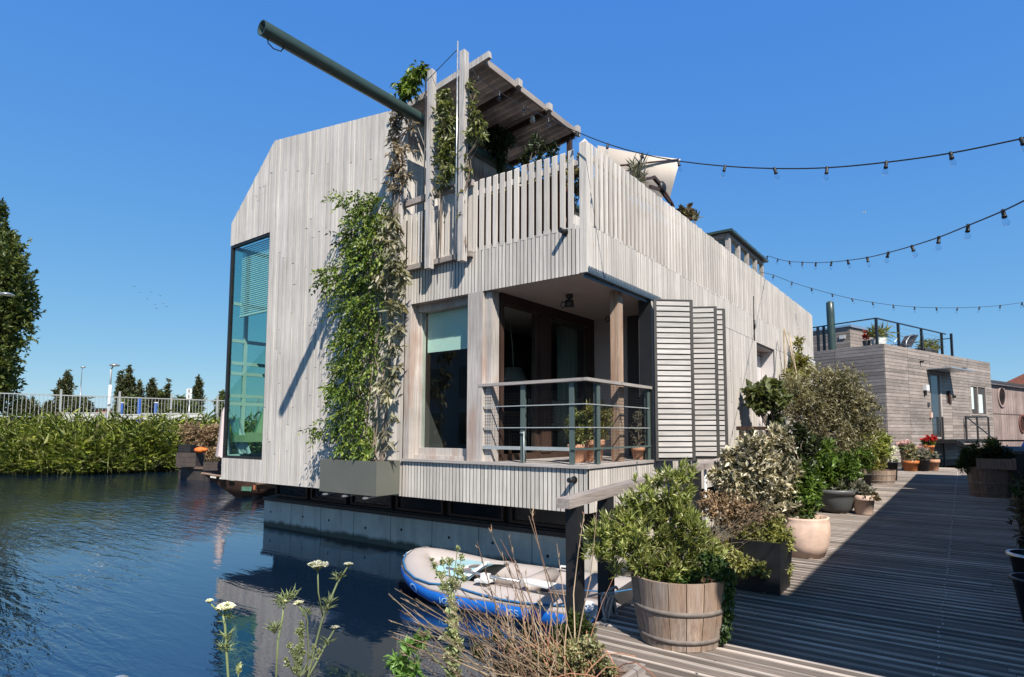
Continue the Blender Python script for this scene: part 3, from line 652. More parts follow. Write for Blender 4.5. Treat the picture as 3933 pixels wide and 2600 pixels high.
# --- lifting beam, trellis posts, canopy
f = MB(); X, Z = -6.82, 6.975; r0 = .096
ring = []
f.tube([(X, 3.60, Z), (X, 12.2, Z)], r0, 20, False)
n = 20; c0 = len(f.v)
for rr, yy in ((r0, 3.60), (r0-.012, 3.60), (r0-.012, 4.2)): f.v += [(X+rr*math.cos(2*math.pi*k/n), yy, Z+rr*math.sin(2*math.pi*k/n)) for k in range(n)]
for i in range(2):
    for k in range(n): f.f.append((c0+i*n+k, c0+i*n+(k+1)%n, c0+(i+1)*n+(k+1)%n, c0+(i+1)*n+k)); f.sm.append(i == 1)
f.f.append(tuple(c0+2*n+k for k in range(n))); f.sm.append(False)
hb = B(f, 'lifting_beam', 'greenmetal')
f = MB(); f.tube([(X, 3.68, Z-r0+.005), (X, 3.69, Z-.15), (X, 3.76, Z-.185), (X, 3.86, Z-.165), (X, 3.9, Z-r0+.005)], .008, 6); B(f, 'hook_loop', 'black', hb)
def tpost(x, y, z0, z1, mat='post', w=.048):
    f = MB(); f.box(x-w, x+w, y-w, y+w, z0, z1); f.add([(x-w,y-w,z1),(x+w,y-w,z1),(x+w,y+w,z1),(x-w,y+w,z1),(x,y,z1+.05)], [(0,1,4),(1,2,4),(2,3,4),(3,0,4)]); return B(f, 'trellis_post', mat)
ty = YF-.135
tpost(-6.365, ty, 4.42, 7.5); tpost(-5.695, ty, 4.42, 7.55); tpost(-7.06, ty, 4.42, 6.35)
for x in (-6.445, -5.78, -7.14):
    f = MB(); z1 = {-6.445: 7.42, -5.78: 7.72, -7.14: 6.3}[x]; f.tube([(x, ty-.05, 4.45), (x, ty-.05, z1)], .012, 6); B(f, 'trellis_rod', 'steel' if x == -5.78 else 'black')
f = MB(); f.tube([(-6.44, ty-.05, 7.34), (-5.78, ty-.05, 7.6)], .006, 5); B(f, 'trellis_wire', 'track')
# canopy of corrugated sheet on joists, falling gently to the left
def cz(x): return 7.60+(x+5.75)*.10
CY0, CY1 = YF+.28, 9.1
f = MB(); n = 220
vs = []
for i in range(n+1):
    yy = CY0+(CY1-CY0)*i/n; zz = .034*math.sin(2*math.pi*(yy-CY0)/.15)
    vs += [(-7.38, yy, cz(-7.38)+zz), (-5.66, yy, cz(-5.66)+zz)]
f.add(vs, [(2*i, 2*i+1, 2*i+3, 2*i+2) for i in range(n)], True); f.add([(a, b_, c_+.003) for a, b_, c_ in vs], [(2*i, 2*i+2, 2*i+3, 2*i+1) for i in range(n)], True)
can = B(f, 'canopy', 'corru')
f = MB(); f.bar((-5.63, CY0-.05, cz(-5.66)-.02), (-5.63, CY1+.02, cz(-5.66)-.02), .035, .10); B(f, 'fascia_board', 'rail', can)
f = MB(); f.bar((-7.35, CY0-.06, cz(-7.35)-.03), (-5.5, CY0-.06, cz(-5.5)-.0), .06, .10); B(f, 'front_beam', 'post', can)
for yy in (CY0+.75, CY0+1.62, CY1-.12):
    f = MB(); f.bar((-7.36, yy, cz(-7.36)-.08), (-5.66, yy, cz(-5.66)-.08), .055, .11); B(f, 'joist', 'brown', can)
    f = MB(); f.box(-5.62, -5.55, yy-.05, yy+.05, cz(-5.6)-.06, cz(-5.6)+.06); B(f, 'joist_end', 'post', can)
for yy in (CY0+1.6,):
    f = MB(); f.lathe([(0, 0), (.03, 0), (.05, -.1), (.04, -.12), (0, -.11)], (-5.85, yy-.12, cz(-5.85)-.10), 12); B(f, 'canopy_lamp', 'palepot', can)
for q in ((-7.27, -7.19, 8.9, 8.98, 4.55, 7.33), (-5.78, -5.70, 8.9, 8.98, 4.55, 7.5)): f = MB(); f.box(*q); B(f, 'canopy_post', 'brown', can)
# --- glazed rooflight box
bx0, bx1, by0, by1, bz0, bz1 = -4.95, -4.3, 13.7, 16.7, 5.3, 6.62
f = MB()
for y in (by0, by0+.74, by0+1.48, by0+2.22, by1-.12):
    for x in (bx0, bx1-.1): f.box(x, x+.1, y, y+.12, bz0, bz1)
f.box(bx0, bx1, by0, by0+.12, bz1-.12, bz1-.002) if False else None
for x in (bx0, bx1-.1): f.box(x+.01, x+.09, by0+.001, by1-.001, bz1, bz1+.1)
f.box(bx0+.1, bx1-.1, by0, by0+.1, bz1, bz1+.1); f.box(bx0, bx1, by0, by1, bz0-.7, bz0)
rb = B(f, 'rooflight', 'railx')
g1 = MB(); g1.box(bx1-.06, bx1-.05, by0+.12, by1-.12, bz0, bz1); g1.box(bx0+.1, bx1-.1, by0+.05, by0+.06, bz0, bz1); B(g1, 'pane', 'glass', rb)
f = MB(); f.box(bx0-.1, bx1+.1, by0-.1, by1+.12, bz1+.102, bz1+.16); 
for y in np.arange(by0+.3, by1, .8): f.box(bx1+.02, bx1+.07, y, y+.06, bz1+.16, bz1+.21)
B(f, 'rooflight_lid', 'greenmetal', rb)
# front planter, lengthened leftward, and an added side box: both darken the slat gaps
f = MB(); f.box(XS-.42, XS-.10, YF+.6, 19.0, 4.56, 5.38); tag(f.build('planter_and_dark_backing', M['reddish']), 'red-brown box added behind the side slats of the roof terrace to darken the gaps', 'planter')
f = MB(); f.box(-7.2, XS-.5, YF+.12, YF+.5, 4.56, 5.40); tag(f.build('planter_and_dark_backing', M['reddish']), 'long red-brown planter, extended left as dark backing, behind the front slats of the roof terrace', 'planter')
# ================================================================ planter on the front wall and its climbers
pb = thing('wall_planter', (-7.77, 5.9, 1.03), 'khaki grey sheet metal trough bracketed to the front wall', 'planter')
f = MB(); x0, x1, y0, y1 = -8.47, -7.07, 5.70, 6.145
for q in ((x0, x1, y0, y0+.02), (x0, x1, y1-.02, y1), (x0, x0+.02, y0+.02, y1-.02), (x1-.02, x1, y0+.02, y1-.02)): f.box(*q, 1.045, 1.555)
f.box(x0+.02, x1-.02, y0+.02, y1-.02, 1.045, 1.065); 
f.build('trough', M['planter'], pb)
f = MB(); f.box(x0+.02, x1-.02, y0+.02, y1-.02, 1.40, 1.49); f.build('soil', M['soil'], pb)
for x in (-8.3, -7.8, -7.3):
    f = MB(); f.bar((x, 5.66, 1.005), (x, 6.15, 1.03), .05, .025); f.build('bracket', M['steel'], pb)
def S(lst, Y, k=1.658, ax='Y'):
    """photo-measured clump list (x,y,radius px on the 2372 px wide photo) -> world ellipsoids on the plane ax=Y"""
    out = []
    for x, y, r in lst:
        c = at(ax, Y, x*k, y*k); dep = (c-CAM).dot(vF); rr = r*k/FPX*dep
        out.append((c.x, c.y, c.z, rr, rr*.75, rr))
    return out
wl = S([(812,480,34),(860,495,42),(845,535,55),(815,560,40),(870,585,48),(838,625,50),(800,650,45),(765,650,28),(850,690,52),(810,730,45),(838,775,52),(800,810,42),(848,838,46),(812,880,50),(785,905,30),(835,925,38),(800,960,38),(775,985,26),(835,985,36),(800,1018,24),(840,1020,26),(755,992,22),(830,1036,20),(800,1040,18),(862,1030,18),(845,1045,14),(790,470,22),(735,1003,14),(750,640,18),(885,455,25),(830,440,16)], 5.92)
vt = thing('climbing_vine', (-7.95, 5.92, 1.49), 'dense green climbing vine filling the wall from the grey trough up to the terrace', 'climbing plant')
rng = np.random.default_rng(11)
# pinnate drooping sprays
wl = [(a, b, c_, q*rng.uniform(.7, 1.02), w*.9, e*rng.uniform(.7, 1.02)) for a, b, c_, q, w, e in wl]
T, u, kk = lobe_pts(wl, 900, .3, rng); T[:, 1] = np.minimum(T[:, 1], YF-.03)
d_ = u*.6+rng.normal(size=u.shape)*.3; d_[:, 1] -= .45; d_[:, 2] -= .25; d_ /= np.linalg.norm(d_, axis=1, keepdims=True)
P_, D_ = [], []
for i in range(len(T)):
    Lr = rng.uniform(.13, .24); ax_ = d_[i]; sd0 = np.cross(ax_, [0, -1, .3]); sd0 /= np.linalg.norm(sd0)+1e-6
    for j in range(5):
        tt = j/4; pt = T[i]+ax_*Lr*tt+np.array([0, 0, -.07*tt*tt])
        for sg in ((-1, 1) if j < 4 else (0,)):
            P_.append(pt); D_.append(ax_*.55+sd0*sg*.8+np.array([0, -.1, -.45])+rng.normal(size=3)*.15)
n_ = len(P_); lf = leaf_mesh('foliage', P_, D_, rng.uniform(.055, .10, n_), rng.uniform(.026, .042, n_), .2, .2, M['vine'], vt, .4, rng=rng)
f = MB(); rr = random.Random(5)
for i in range(9):
    x = -8.3+i*.13; pts = [(x, 5.95, 1.48)]
    for z in np.arange(1.9, 5.5, .45): pts.append((x+rr.uniform(-.12, .12)+(z-1.5)*.03, 5.98+rr.uniform(-.04, .08), z))
    f.tube(pts[:rr.randint(5, 9)], [.014]*3+[.009]*12 if False else .010, 5)
f.build('stem', M['twig'], vt)
cp = S([(905,520,26),(918,570,22),(915,620,28),(925,670,24),(915,715,24),(922,770,24),(912,820,22),(910,870,22),(900,925,15),(905,970,12),(893,1010,12),(905,1035,8),(930,640,18),(880,560,18),(876,650,20),(882,900,20)], 5.84)
ct = thing('climbing_creeper', (-7.2, 5.9, 1.49), 'pale faded creeper with large drooping leaves at the right edge of the grey trough', 'climbing plant')
foliage('foliage', cp, 240, 4, .13, .05, M['vinepale'], ct, -.9, .6, .15, .3, .2, .25, seed=12)
f = MB()
for i in range(5): f.tube([(-7.25+i*.03, 5.9, 1.48), (-7.2+rr.uniform(-.1,.1), 5.95, 2.6), (-7.15+rr.uniform(-.1,.1), 5.98, 3.7), (-7.1+rr.uniform(-.1,.1), 5.98, 4.6)], .007, 5)
f.build('stem', M['twig'], ct)
# loose tendrils on the wall
# climbers on the trellis
def climber(name, lab, base, lst, Y, n, per, L, W, mat, up=-.6, sd=1, stems=4, grp='climbers on the trellis posts'):
    lb = S(lst, Y); t = thing(name, base, lab, 'climbing plant', grp)
    lb = [(a, b, c_, q*1.25, w*1.25, e*1.1) for a, b, c_, q, w, e in lb]
    foliage('foliage', lb, int(n*.85), per, L, W, M[mat], t, up, .85, .16, .1, .25, .25, .45, seed=sd)
    f = MB(); r_ = random.Random(sd)
    for i in range(stems):
        lo = sorted(lb, key=lambda q: q[2]); f.tube([base]+[(q[0]+r_.uniform(-.06, .06), q[1]+r_.uniform(-.03, .05), q[2]) for q in lo[::max(1, len(lo)//6)]], .006, 5)
    f.build('stem', M['twig'], t); return t
climber('trellis_climber', 'dry brownish creeper clinging to the shortest, leftmost trellis post', (-7.08, 5.93, 4.5), [(925,270,16),(918,300,18),(912,330,18),(920,360,20),(930,385,20),(935,420,16),(915,400,18),(940,350,14),(920,440,12),(955,295,12),(908,440,12)], 5.95, 130, 5, .10, .04, 'dryleaf', -.9, 21)
climber('trellis_climber', 'leafy creeper growing up between the two tall trellis posts', (-6.1, 6.0, 4.5), [(1030,225,16),(1028,255,22),(1035,285,26),(1025,315,24),(1032,345,26),(1030,375,24),(1040,400,22),(1025,425,20),(1048,330,22),(1050,390,18),(1015,440,12),(1055,360,16)], 6.02, 330, 5, .085, .036, 'trell', -.5, 22)
climber('trellis_climber', 'yellowish creeper hanging off the right side of the tallest trellis post', (-5.6, 6.02, 4.6), [(1092,245,12),(1098,270,18),(1105,295,22),(1115,315,18),(1095,320,16),(1085,200,10),(1092,215,10),(1080,370,12),(1085,400,8),(1068,460,8),(1062,500,6)], 6.02, 130, 5, .085, .034, 'trell', -.5, 23)
climber('trellis_climber', 'dark green creeper clump hanging over the end of the canopy beside the green beam', (-7.0, 6.15, 6.9), [(945,195,16),(960,185,18),(975,175,14),(985,168,8),(935,215,16),(950,215,14),(930,235,10),(988,155,4)], 6.1, 170, 5, .10, .045, 'vine', -.9, 24)
ft = thing('hanging_plant', (-5.5, 7.9, 6.9), 'dark ferny plant hanging under the corrugated canopy', 'hanging plant')
fl = S([(1140,300,24),(1155,325,26),(1150,350,26),(1165,335,22),(1135,325,22),(1180,330,14),(1160,375,16),(1158,395,10)], 7.9)
foliage('foliage', fl, 700, 6, .08, .022, M['fern'], ft, -1.1, .5, .2, .2, .2, .25, seed=25)
f = MB(); f.tube([(-5.5, 7.9, 7.5), (fl[0][0], 7.9, fl[0][2])], .006, 5); f.build('stem', M['twig'], ft)
# terrace shrubs seen above the screens
def terr(lab, lst, ax, c, mat, n, per, L, W, up, sd, name='terrace_shrub', cat='shrub'):
    lb = S(lst, c, ax=ax); b0 = lb[0]; t = thing(name, (b0[0], b0[1], 4.56), lab, cat, 'plants on the roof terrace')
    foliage('foliage', lb, n, per, L, W, M[mat], t, up, .6, .12, .2, .2, .1, seed=sd)
    twigs('stem', (b0[0], b0[1], 4.56), lb, 7, .012, M['twig'], t); return t
terr('dark-leaved shrub sticking up above the front slats under the canopy', [(1245,330,20),(1225,350,18),(1275,350,20),(1215,375,18),(1250,375,22),(1240,315,8),(1285,335,10)], 'Y', 6.7, 'darkleaf', 120, 6, .09, .024, .8, 31)
terr('bushy plant showing through the front slats by the corner post', [(1320,390,18),(1345,370,16),(1300,410,16),(1330,430,20),(1280,430,14),(1350,420,14),(1250,440,14),(1225,420,18),(1195,430,18),(1165,445,16),(1270,400,18),(1240,410,18),(1335,400,20),(1310,380,18),(1345,440,20),(1135,455,16)], 'Y', 6.45, 'olive', 420, 6, .06, .025, .4, 32)
terr('spiky pale plant poking over the side slats beside the beige parasol', [(1478,395,14),(1470,415,14),(1490,405,10),(1465,390,8)], 'X', -3.95, 'greyleaf', 20, 7, .22, .025, .9, 33)
terr('dark red-leaved plant topping the side slats farther back', [(1578,485,10),(1592,490,10),(1585,500,8)], 'X', -3.95, 'purple', 16, 6, .16, .07, .6, 34)
terr('pale green leaf tuft peeping over the side slats farthest back', [(1602,498,7),(1610,503,5)], 'X', -3.95, 'greyleaf', 10, 5, .14, .06, .6, 35)
# cantilever parasol on the terrace
pt = thing('parasol', (-4.6, 11.0, 4.56), 'beige cantilever parasol with dark brown arm tilted over the roof terrace', 'parasol')
A_, T_, B_ = Vector((-4.6, 8.0, 6.62)), Vector((-4.55, 11.38, 7.69)), Vector((-4.6, 10.91, 6.72)); A2 = Vector((-5.0, 8.2, 5.9))
f = MB(); vs = []; n = 10
for i in range(n+1):
    a = i/n; top = A_.lerp(T_, a); bot = A2.lerp(B_, a); top = top-Vector((0, 0, .22))*math.sin(math.pi*a)*.1
    for k_ in range(n+1):
        b_ = k_/n; q = top.lerp(bot, b_); inw = (T_.lerp(B_, b_)-q); q = q+Vector((.12*math.sin(math.pi*b_)*1, -.22*math.sin(math.pi*b_)*a**4, 0)); vs.append(q)
f.add(vs, [(i*(n+1)+k_, i*(n+1)+k_+1, (i+1)*(n+1)+k_+1, (i+1)*(n+1)+k_) for i in range(n) for k_ in range(n)], True); f.build('canopy', M['canvas'], pt)
f = MB(); f.tube([at('X', -4.5, 2385, 635), at('X', -4.5, 2605, 613)], .018, 6); f.build('rib', M['darkbrown'], pt)
f = MB(); f.bar(at('X', -4.4, 2465, 690), at('X', -4.4, 2510, 682), .05, .05); f.bar(at('X', -4.4, 2510, 680), at('X', -4.4, 2545, 720), .06, .06); f.bar(at('X', -4.4, 2497, 716), at('X', -4.4, 2540, 730), .05, .05); f.bar(at('X', -4.4, 2530, 722), at('X', -4.4, 2572, 778), .04, .04); f.build('arm', M['brown'], pt)
f = MB(); f.ball(at('X', -4.38, 2543, 720), .12, 12, .6, 1, 1); f.build('joint', M['black'], pt)
f = MB(); f.tube([at('X', -4.4, 2545, 725), at('X', -4.4, 2582, 785), (-4.4, 11.6, 4.56)], .035, 8); f.build('pole', M['darkbrown'], pt)
# ================================================================ string lights
def bulb_parts():
    a = MB(); a.lathe([(0, .012), (.012, .012), (.016, 0), (.015, -.045), (.019, -.048), (.019, -.062), (0, -.062)], (0,0,0), 10)
    b = MB(); b.lathe([(.012, -.06), (.017, -.075), (.027, -.095), (.029, -.11), (.022, -.128), (0, -.136)], (0,0,0), 12)
    return a.mesh('bulb_holder', M['black']), b.mesh('bulb', M['bulb'])
BA, BB = bulb_parts()
def string(lab, pts, P0, P1, first, sc=1., anchor=(0, 0, 0)):
    """pts: photo pixels of the bulbs, read on the vertical plane through the two end points"""
    P0, P1 = Vector(P0), Vector(P1); n = (P1-P0).cross(Vector((0,0,1))).normalized()
    W = []
    for x, y in pts:
        d = vF+vRt*((x-PX)/FPX)+vU*((PY-y)/FPX); W.append(CAM+d*((P0-CAM).dot(n)/d.dot(n)))
    t = thing('string_lights', W[0], lab, 'string lights', 'festoon strings over the boardwalk')
    line = [P0] if first else []
    full = line+W
    # smooth catmull
    out = []
    for i in range(len(full)-1):
        p0, p1, p2, p3 = full[max(i-1, 0)], full[i], full[i+1], full[min(i+2, len(full)-1)]
        for k in range(5):
            s = k/5; out.append(.5*((2*p1)+(p2-p0)*s+(2*p0-5*p1+4*p2-p3)*s*s+(3*p1-p0-3*p2+p3)*s**3))
    out.append(full[-1]); an = Vector(anchor)
    out += [full[-1].lerp(an, .35)-Vector((0, 0, .03)), full[-1].lerp(an, .7)-Vector((0, 0, .03)), an]   # on to the eaves of the house opposite
    f = MB(); f.tube(out, .0062, 6); f.build('cable', M['cablemat'], t)
    r_ = random.Random(len(pts))
    for p in W:
        h = link('bulb_holder', BA, t, True); h.location = p-t.location; h.rotation_euler = (r_.uniform(-.3, .3), r_.uniform(-.35, .35), 0); h.scale = (sc,)*3
        b = link('bulb', BB, h, True)
string('black festoon cable with clear bulbs running from the canopy across the top of the sky', [(1838,296),(1920,354),(2010,409),(2107,455),(2218,507),(2335,553),(2467,591),(2605,618),(2785,638),(2974,647),(3176,644),(3404,623),(3651,588),(3921,533)], at('Y', 6.3, 1812, 262), (.46, 5.59, 4.2), True, .9, (1.93, 5.42, 4.62))
string('festoon string rising from the glazed rooflight to the middle of the right edge', [(2948,984),(2988,995),(3032,1004),(3082,1007),(3134,1009),(3194,1006),(3256,1000),(3331,989),(3412,970),(3502,945),(3606,911),(3718,866),(3852,810),(3960,757)], (-4.3, 16.3, 6.66), (.46, 5.65, 3.74), True, 1., (1.44, 3.5, 4.62))
string('lowest festoon string, drooping towards the roof of the neighbouring house', [(2971,1057),(3042,1084),(3116,1107),(3196,1129),(3272,1147),(3351,1161),(3431,1172),(3513,1179),(3596,1182),(3678,1182),(3762,1179),(3842,1173),(3926,1162)], (-4.3, 16.3, 6.35), (1.8, 22., 5.2), True, 1.25, (1.92, 22.1, 4.66))
# ================================================================ houses across the boardwalk (outside the frame, they shade it)
h = thing('row_house', (5.4, 9.5, 0), 'flat-roofed timber house with a deep roof overhang on the far side of the boardwalk', 'house')
f = MB(); f.box(3.5, 8.8, 3.6, 16.8, -.5, 4.54); f.build('wall', M['thirdwall'], h)
f = MB(); f.poly([(1.42, 2.18, 4.55), (9.2, 2.18, 4.55), (9.2, 16.97, 4.55), (1.91, 16.97, 4.55), (1.91, 3.75, 4.55), (1.42, 3.75, 4.55)], (0, 0, .15)); f.build('roof', M['greypot'], h)
h2 = thing('row_house', (5.4, 20.5, 0), 'second flat-roofed timber house farther along the boardwalk', 'house')
f = MB(); f.box(1.9, 8.8, 17.25, 23.8, -.5, 4.69); f.build('wall', M['thirdwall'], h2)
# gabled houses across the water behind the photographer: they are what the window panes mirror
for gx, gy, gw, gz, lab in ((-21.5, -8, 4.2, 5.2, 'gabled white house across the water, mirrored in the balcony window'), (-38, -9, 5.5, 4.2, 'gabled white house across the water, mirrored in the tall corner window')):
    t = thing('gabled_house', (gx, gy-4, 0), lab, 'house'); f = MB(); f.poly([(gx-gw, gy, -.3), (gx+gw, gy, -.3), (gx+gw, gy, gz), (gx, gy, gz+3.2), (gx-gw, gy, gz)], (0, -8, 0)); f.build('wall', M['palepanel'], t)
    for sg in (-1, 1): f = MB(); f.poly([(gx, gy+.3, gz+3.26), (gx+sg*(gw+.3), gy+.3, gz-.18), (gx+sg*(gw+.3), gy-8.3, gz-.18), (gx, gy-8.3, gz+3.26)], (0, 0, .12)); f.build('roof', M['darkmetal'], t)
    for wx in (-.55, .0, .55):
        for wz in (1.4, 3.6): f = MB(); f.box(gx+wx*gw-.5, gx+wx*gw+.5, gy+.005, gy+.03, wz, wz+1.5); f.build('window', M['darkglass'], t)
# ================================================================ neighbouring house beyond the boardwalk
al = R(19); uN = Vector((math.sin(al), math.cos(al), 0)); vN = Vector((-math.cos(al), math.sin(al), 0)); nN = Vector((math.cos(al), -math.sin(al), 0))
P0 = Vector((-2.64, 29.79, 0)); HZ = 5.88; LN = 12.6
nb = thing('neighbour_house', P0, 'grey house of horizontal boards with a flat roof terrace, at the boardwalk\'s end', 'house')
def Q(u_, v_, z, o=0.): return P0+uN*u_+vN*v_+nN*o+Vector((0, 0, z))
def nbx(mb, u0, u1, v0, v1, z0, z1):
    vs = [Q(a, b, z) for z in (z0, z1) for a, b in ((u0, v0), (u1, v0), (u1, v1), (u0, v1))]
    return mb.add(vs, [(0,3,2,1),(4,5,6,7),(0,1,5,4),(1,2,6,5),(2,3,7,6),(3,0,4,7)])
DU0, DU1, DZ0, DZ1 = 4.6, 5.75, 1.72, 4.8
WU0, WU1, WZ0_, WZ1_ = 9.5, 11.75, 2.9, 4.42
SU0, SU1, SZ0, SZ1 = 6.35, 6.88, 3.38, 4.07
f = MB(); nbx(f, .04, LN, .04, 10, .3, HZ-.04); nb_core = f.build('wall_core', M['core'], nb)
ph = .155; nrow = int((HZ-.55)/ph)
f = MB(); cuts = [0, 2.25, 4.58, 6.99, 9.28, LN]
for i in range(nrow):
    z0 = HZ-(i+1)*ph+.014; z1 = HZ-i*ph; zc = (z0+z1)/2
    for a, b in zip(cuts[:-1], cuts[1:]):
        segs = [(a+.012, b-.012)]
        for (h0, h1, q0, q1) in ((DU0, DU1, DZ0, DZ1), (WU0, WU1, WZ0_, WZ1_), (SU0, SU1, SZ0, SZ1)):
            if q0 < zc < q1:
                ns = []
                for s0, s1 in segs:
                    if h1 <= s0 or h0 >= s1: ns.append((s0, s1)); continue
                    if s0 < h0: ns.append((s0, h0))
                    if s1 > h1: ns.append((h1, s1))
                segs = ns
        for s0, s1 in segs:
            if s1-s0 > .02: nbx(f, s0, s1, -.0-random.uniform(0, .004), .035, z0, z1)
f.build('wall', M['hwood'], nb)
f = MB()
for i in range(nrow):
    z0 = HZ-(i+1)*ph+.014; z1 = HZ-i*ph
    for a, b in ((.038, 2.21), (2.234, 6.), (6.02, 10)):
        if 2.22 < (a+b)/2 < 6 and 3.0 < z0 < 4.8: a = 4.4
        nbx(f, -random.uniform(0, .004), .035, a, b, z0, z1)
f.build('wall', M['hwood'], nb)
f = MB(); nbx(f, -.06, LN, -.05, 10, HZ, HZ+.05) if False else nbx(f, .05, LN, .05, 10, HZ-.039, HZ-.01); f.build('roof_deck', M['greypot'], nb)
f = MB(); nbx(f, DU0, DU1, .02, .06, DZ0, DZ1); dd = f.build('door', M['darkmetal'], nb); 
f = MB(); nbx(f, DU0+.06, DU1-.35, .012, .019, DZ0+.1, DZ1-.08); f.build('pane', M['darkglass'], dd)
f = MB(); nbx(f, DU1-.1, DU1+.02, -.02, .06, DZ0, DZ1+.05); nbx(f, DU0-.02, DU1-.1, -.03, .06, DZ0-.07, DZ0-.001); f.build('frame', M['railx'], dd)
f = MB(); vs = [Q(4.2, 0, 4.98), Q(7.0, 0, 4.98), Q(7.0, 0, 4.98, 1.05), Q(4.2, 0, 4.98, 1.05)]; f.poly(vs, (0, 0, .05)); f.build('door_canopy', M['steel'], nb)
f = MB(); nbx(f, WU0, WU1, .05, .07, WZ0_, WZ1_); ww = f.build('window', M['darkglass'], nb)
f = MB(); 
for a, b in ((WU0, WU0+.08), (WU0+.95, WU0+1.05), (WU1-.12, WU1)): nbx(f, a, b, -.01, .049, WZ0_, WZ1_)
nbx(f, WU0, WU1, -.012, .048, WZ1_, WZ1_+.05); nbx(f, WU0, WU1, -.03, .048, WZ0_-.05, WZ0_-.001); f.build('frame', M['hwood'], ww)
f = MB(); nbx(f, WU0+.15, WU0+.5, .03, .045, WZ0_+.3, WZ1_-.05); nbx(f, WU0+1.2, WU0+1.75, .03, .045, WZ0_+.1, WZ1_-.4); f.build('curtain', M['mint'], ww)
f = MB(); nbx(f, SU0, SU1, .05, .07, SZ0, SZ1); w2 = f.build('window', M['darkglass'], nb)
f = MB(); nbx(f, SU1-.22, SU1-.02, -.05, .045, SZ0, SZ1); f.build('frame', M['darkbrown'], w2)
f = MB(); nbx(f, 3.72, 4.05, -.16, -.005, 3.95, 4.22); f.build('wall_lamp', M['white'], nb)
f = MB(); nbx(f, 3.78, 3.9, -.10, -.005, 3.72, 3.949); f.build('lamp_bracket', M['black'], nb)
f = MB(); nbx(f, 4.12, 4.32, -.05, -.005, 3.2, 3.38); f.build('house_number_plate', M['darkmetal'], nb)
f = MB(); nbx(f, 4.26, 4.42, -.10, -.005, 2.66, 2.92); f.build('letter_box', M['terrapale'], nb)
for a, z in ((3.55, 5.32), (8.6, 5.30)): f = MB(); f.tube([Q(a, 0, z), Q(a, 0, z, .16)], .05, 8); f.build('spout_pipe', M['black'], nb)
f = MB(); f.tube([Q(7.15, 0, 3.78), Q(7.15, 0, 3.78, .14)], .07, 8); f.build('wall_vent', M['black'], nb)
f = MB(); nbx(f, -.03, .0, 2.25, 4.3, 4.72, 4.80); nbx(f, .036, .05, 2.24, 4.4, 3.0, 4.72); f.build('side_window', M['darkglass'], nb)
# roof cabin
f = MB()
for i in range(8):
    z0 = HZ+i*.165; 
    for a, b, c_, d__ in ((1.9, 1.93, 2.45, 8.), (1.9, 4.6, 2.42, 2.45)): nbx(f, a+random.uniform(-.003, .003), b, c_, d__, z0, z0+.152)
f.build('roof_cabin', M['hwood'], nb)
f = MB(); nbx(f, 1.93, 4.6, 2.45, 8, HZ, HZ+1.28); f.build('wall_core', M['core'], nb)
f = MB(); nbx(f, 1.87, 3.6, 2.36, 8.1, HZ+1.32, HZ+1.40); nbx(f, 3.62, 5.2, 2.3, 8.1, HZ+1.12, HZ+1.2); f.build('cabin_roof', M['darkmetal'], nb)
f = MB(); nbx(f, 1.84, 1.868, 2.36, 8.1, HZ+1.32, HZ+1.41); nbx(f, 1.87, 3.6, 2.33, 2.358, HZ+1.28, HZ+1.41); f.build('roof_trim', M['alu'], nb)
f = MB(); nbx(f, 1.86, 1.898, 2.65, 2.95, HZ+.75, HZ+.92); f.build('cabin_lamp', M['white'], nb)
# roof railing
def rpost(a, b, w_=.045, h=1.25): f = MB(); nbx(f, a-w_, a+w_, b-w_, b+w_, HZ-.01, HZ+h); f.build('railing_post', M['blackplastic'], nb)
for a, b in ((.35, .45), (2.5, .45), (5.0, .45), (7.4, .45), (7.95, .2), (.35, 3.2), (.35, 2.9)): rpost(a, b, .05)
f = MB(); f.bar(Q(.35, .45, HZ+1.25), Q(7.95, .45, HZ+1.25), .06, .05); f.bar(Q(.35, .45, HZ+1.249), Q(.35, 6, HZ+1.249), .06, .05); f.bar(Q(7.95, .2, HZ+1.0), Q(7.95, 4, HZ+1.0), .05, .04)
f.build('roof_handrail', M['blackplastic'], nb)
f = MB()
for k_ in (.3, .55, .8, 1.03): f.tube([Q(.35, .45, HZ+k_), Q(7.95, .45, HZ+k_)], .006, 4)
f.build('railing_wire', M['steel'], nb)
ch = at('Y', 30.9, 3195, 1345); cht = at('Y', 30.9, 3195, 1157); f = MB(); zz = [ch.z-1+(cht.z-ch.z+1)*i/6 for i in range(7)]
f.tube([(ch.x+.05, 30.9, zz[0]), (ch.x+.02, 30.9, zz[2]), (ch.x, 30.9, zz[5]), (ch.x-.01, 30.9, zz[6]-.05), (ch.x-.01, 30.9, zz[6])], [.165, .17, .18, .17, .10], 14); f.build('chimney', M['greenmetal'], nb)
# things on its roof
def rpot(a, b, z, r, hgt, potm, leafm, lab, L=.3, W=.06, n=26, cat='potted plant', name='potted_plant'):
    c = Q(a, b, z); t = thing(name, c, lab, cat, 'pots on the neighbour\'s roof'); f = MB(); f.lathe([(r*.75, 0), (r, hgt), (r*.9, hgt), (r*.85, hgt*.85), (0, hgt*.85)], (0, 0, 0), 16); f.build('pot', M[potm], t, True)
    foliage('foliage', [(0, 0, hgt+.25, r*1.1, r*1.1, .22)], n, 5, L, W, M[leafm], t, .7, .6, .1, .2, local=True, seed=int(a*10)); return t
rpot(.55, 1.0, HZ, .18, .3, 'black', 'redflower', 'black pot of red flowers on the roof corner', .09, .06)
rpot(1.2, .75, HZ, .34, .42, 'palepot', 'yellowleaf', 'pale yellow pot with a spiky palm on the roof corner', .5, .05)
dk = thing('deck_chair', Q(4.6, .9, HZ), 'grey folding deck chair on the neighbour\'s roof terrace', 'deck chair')
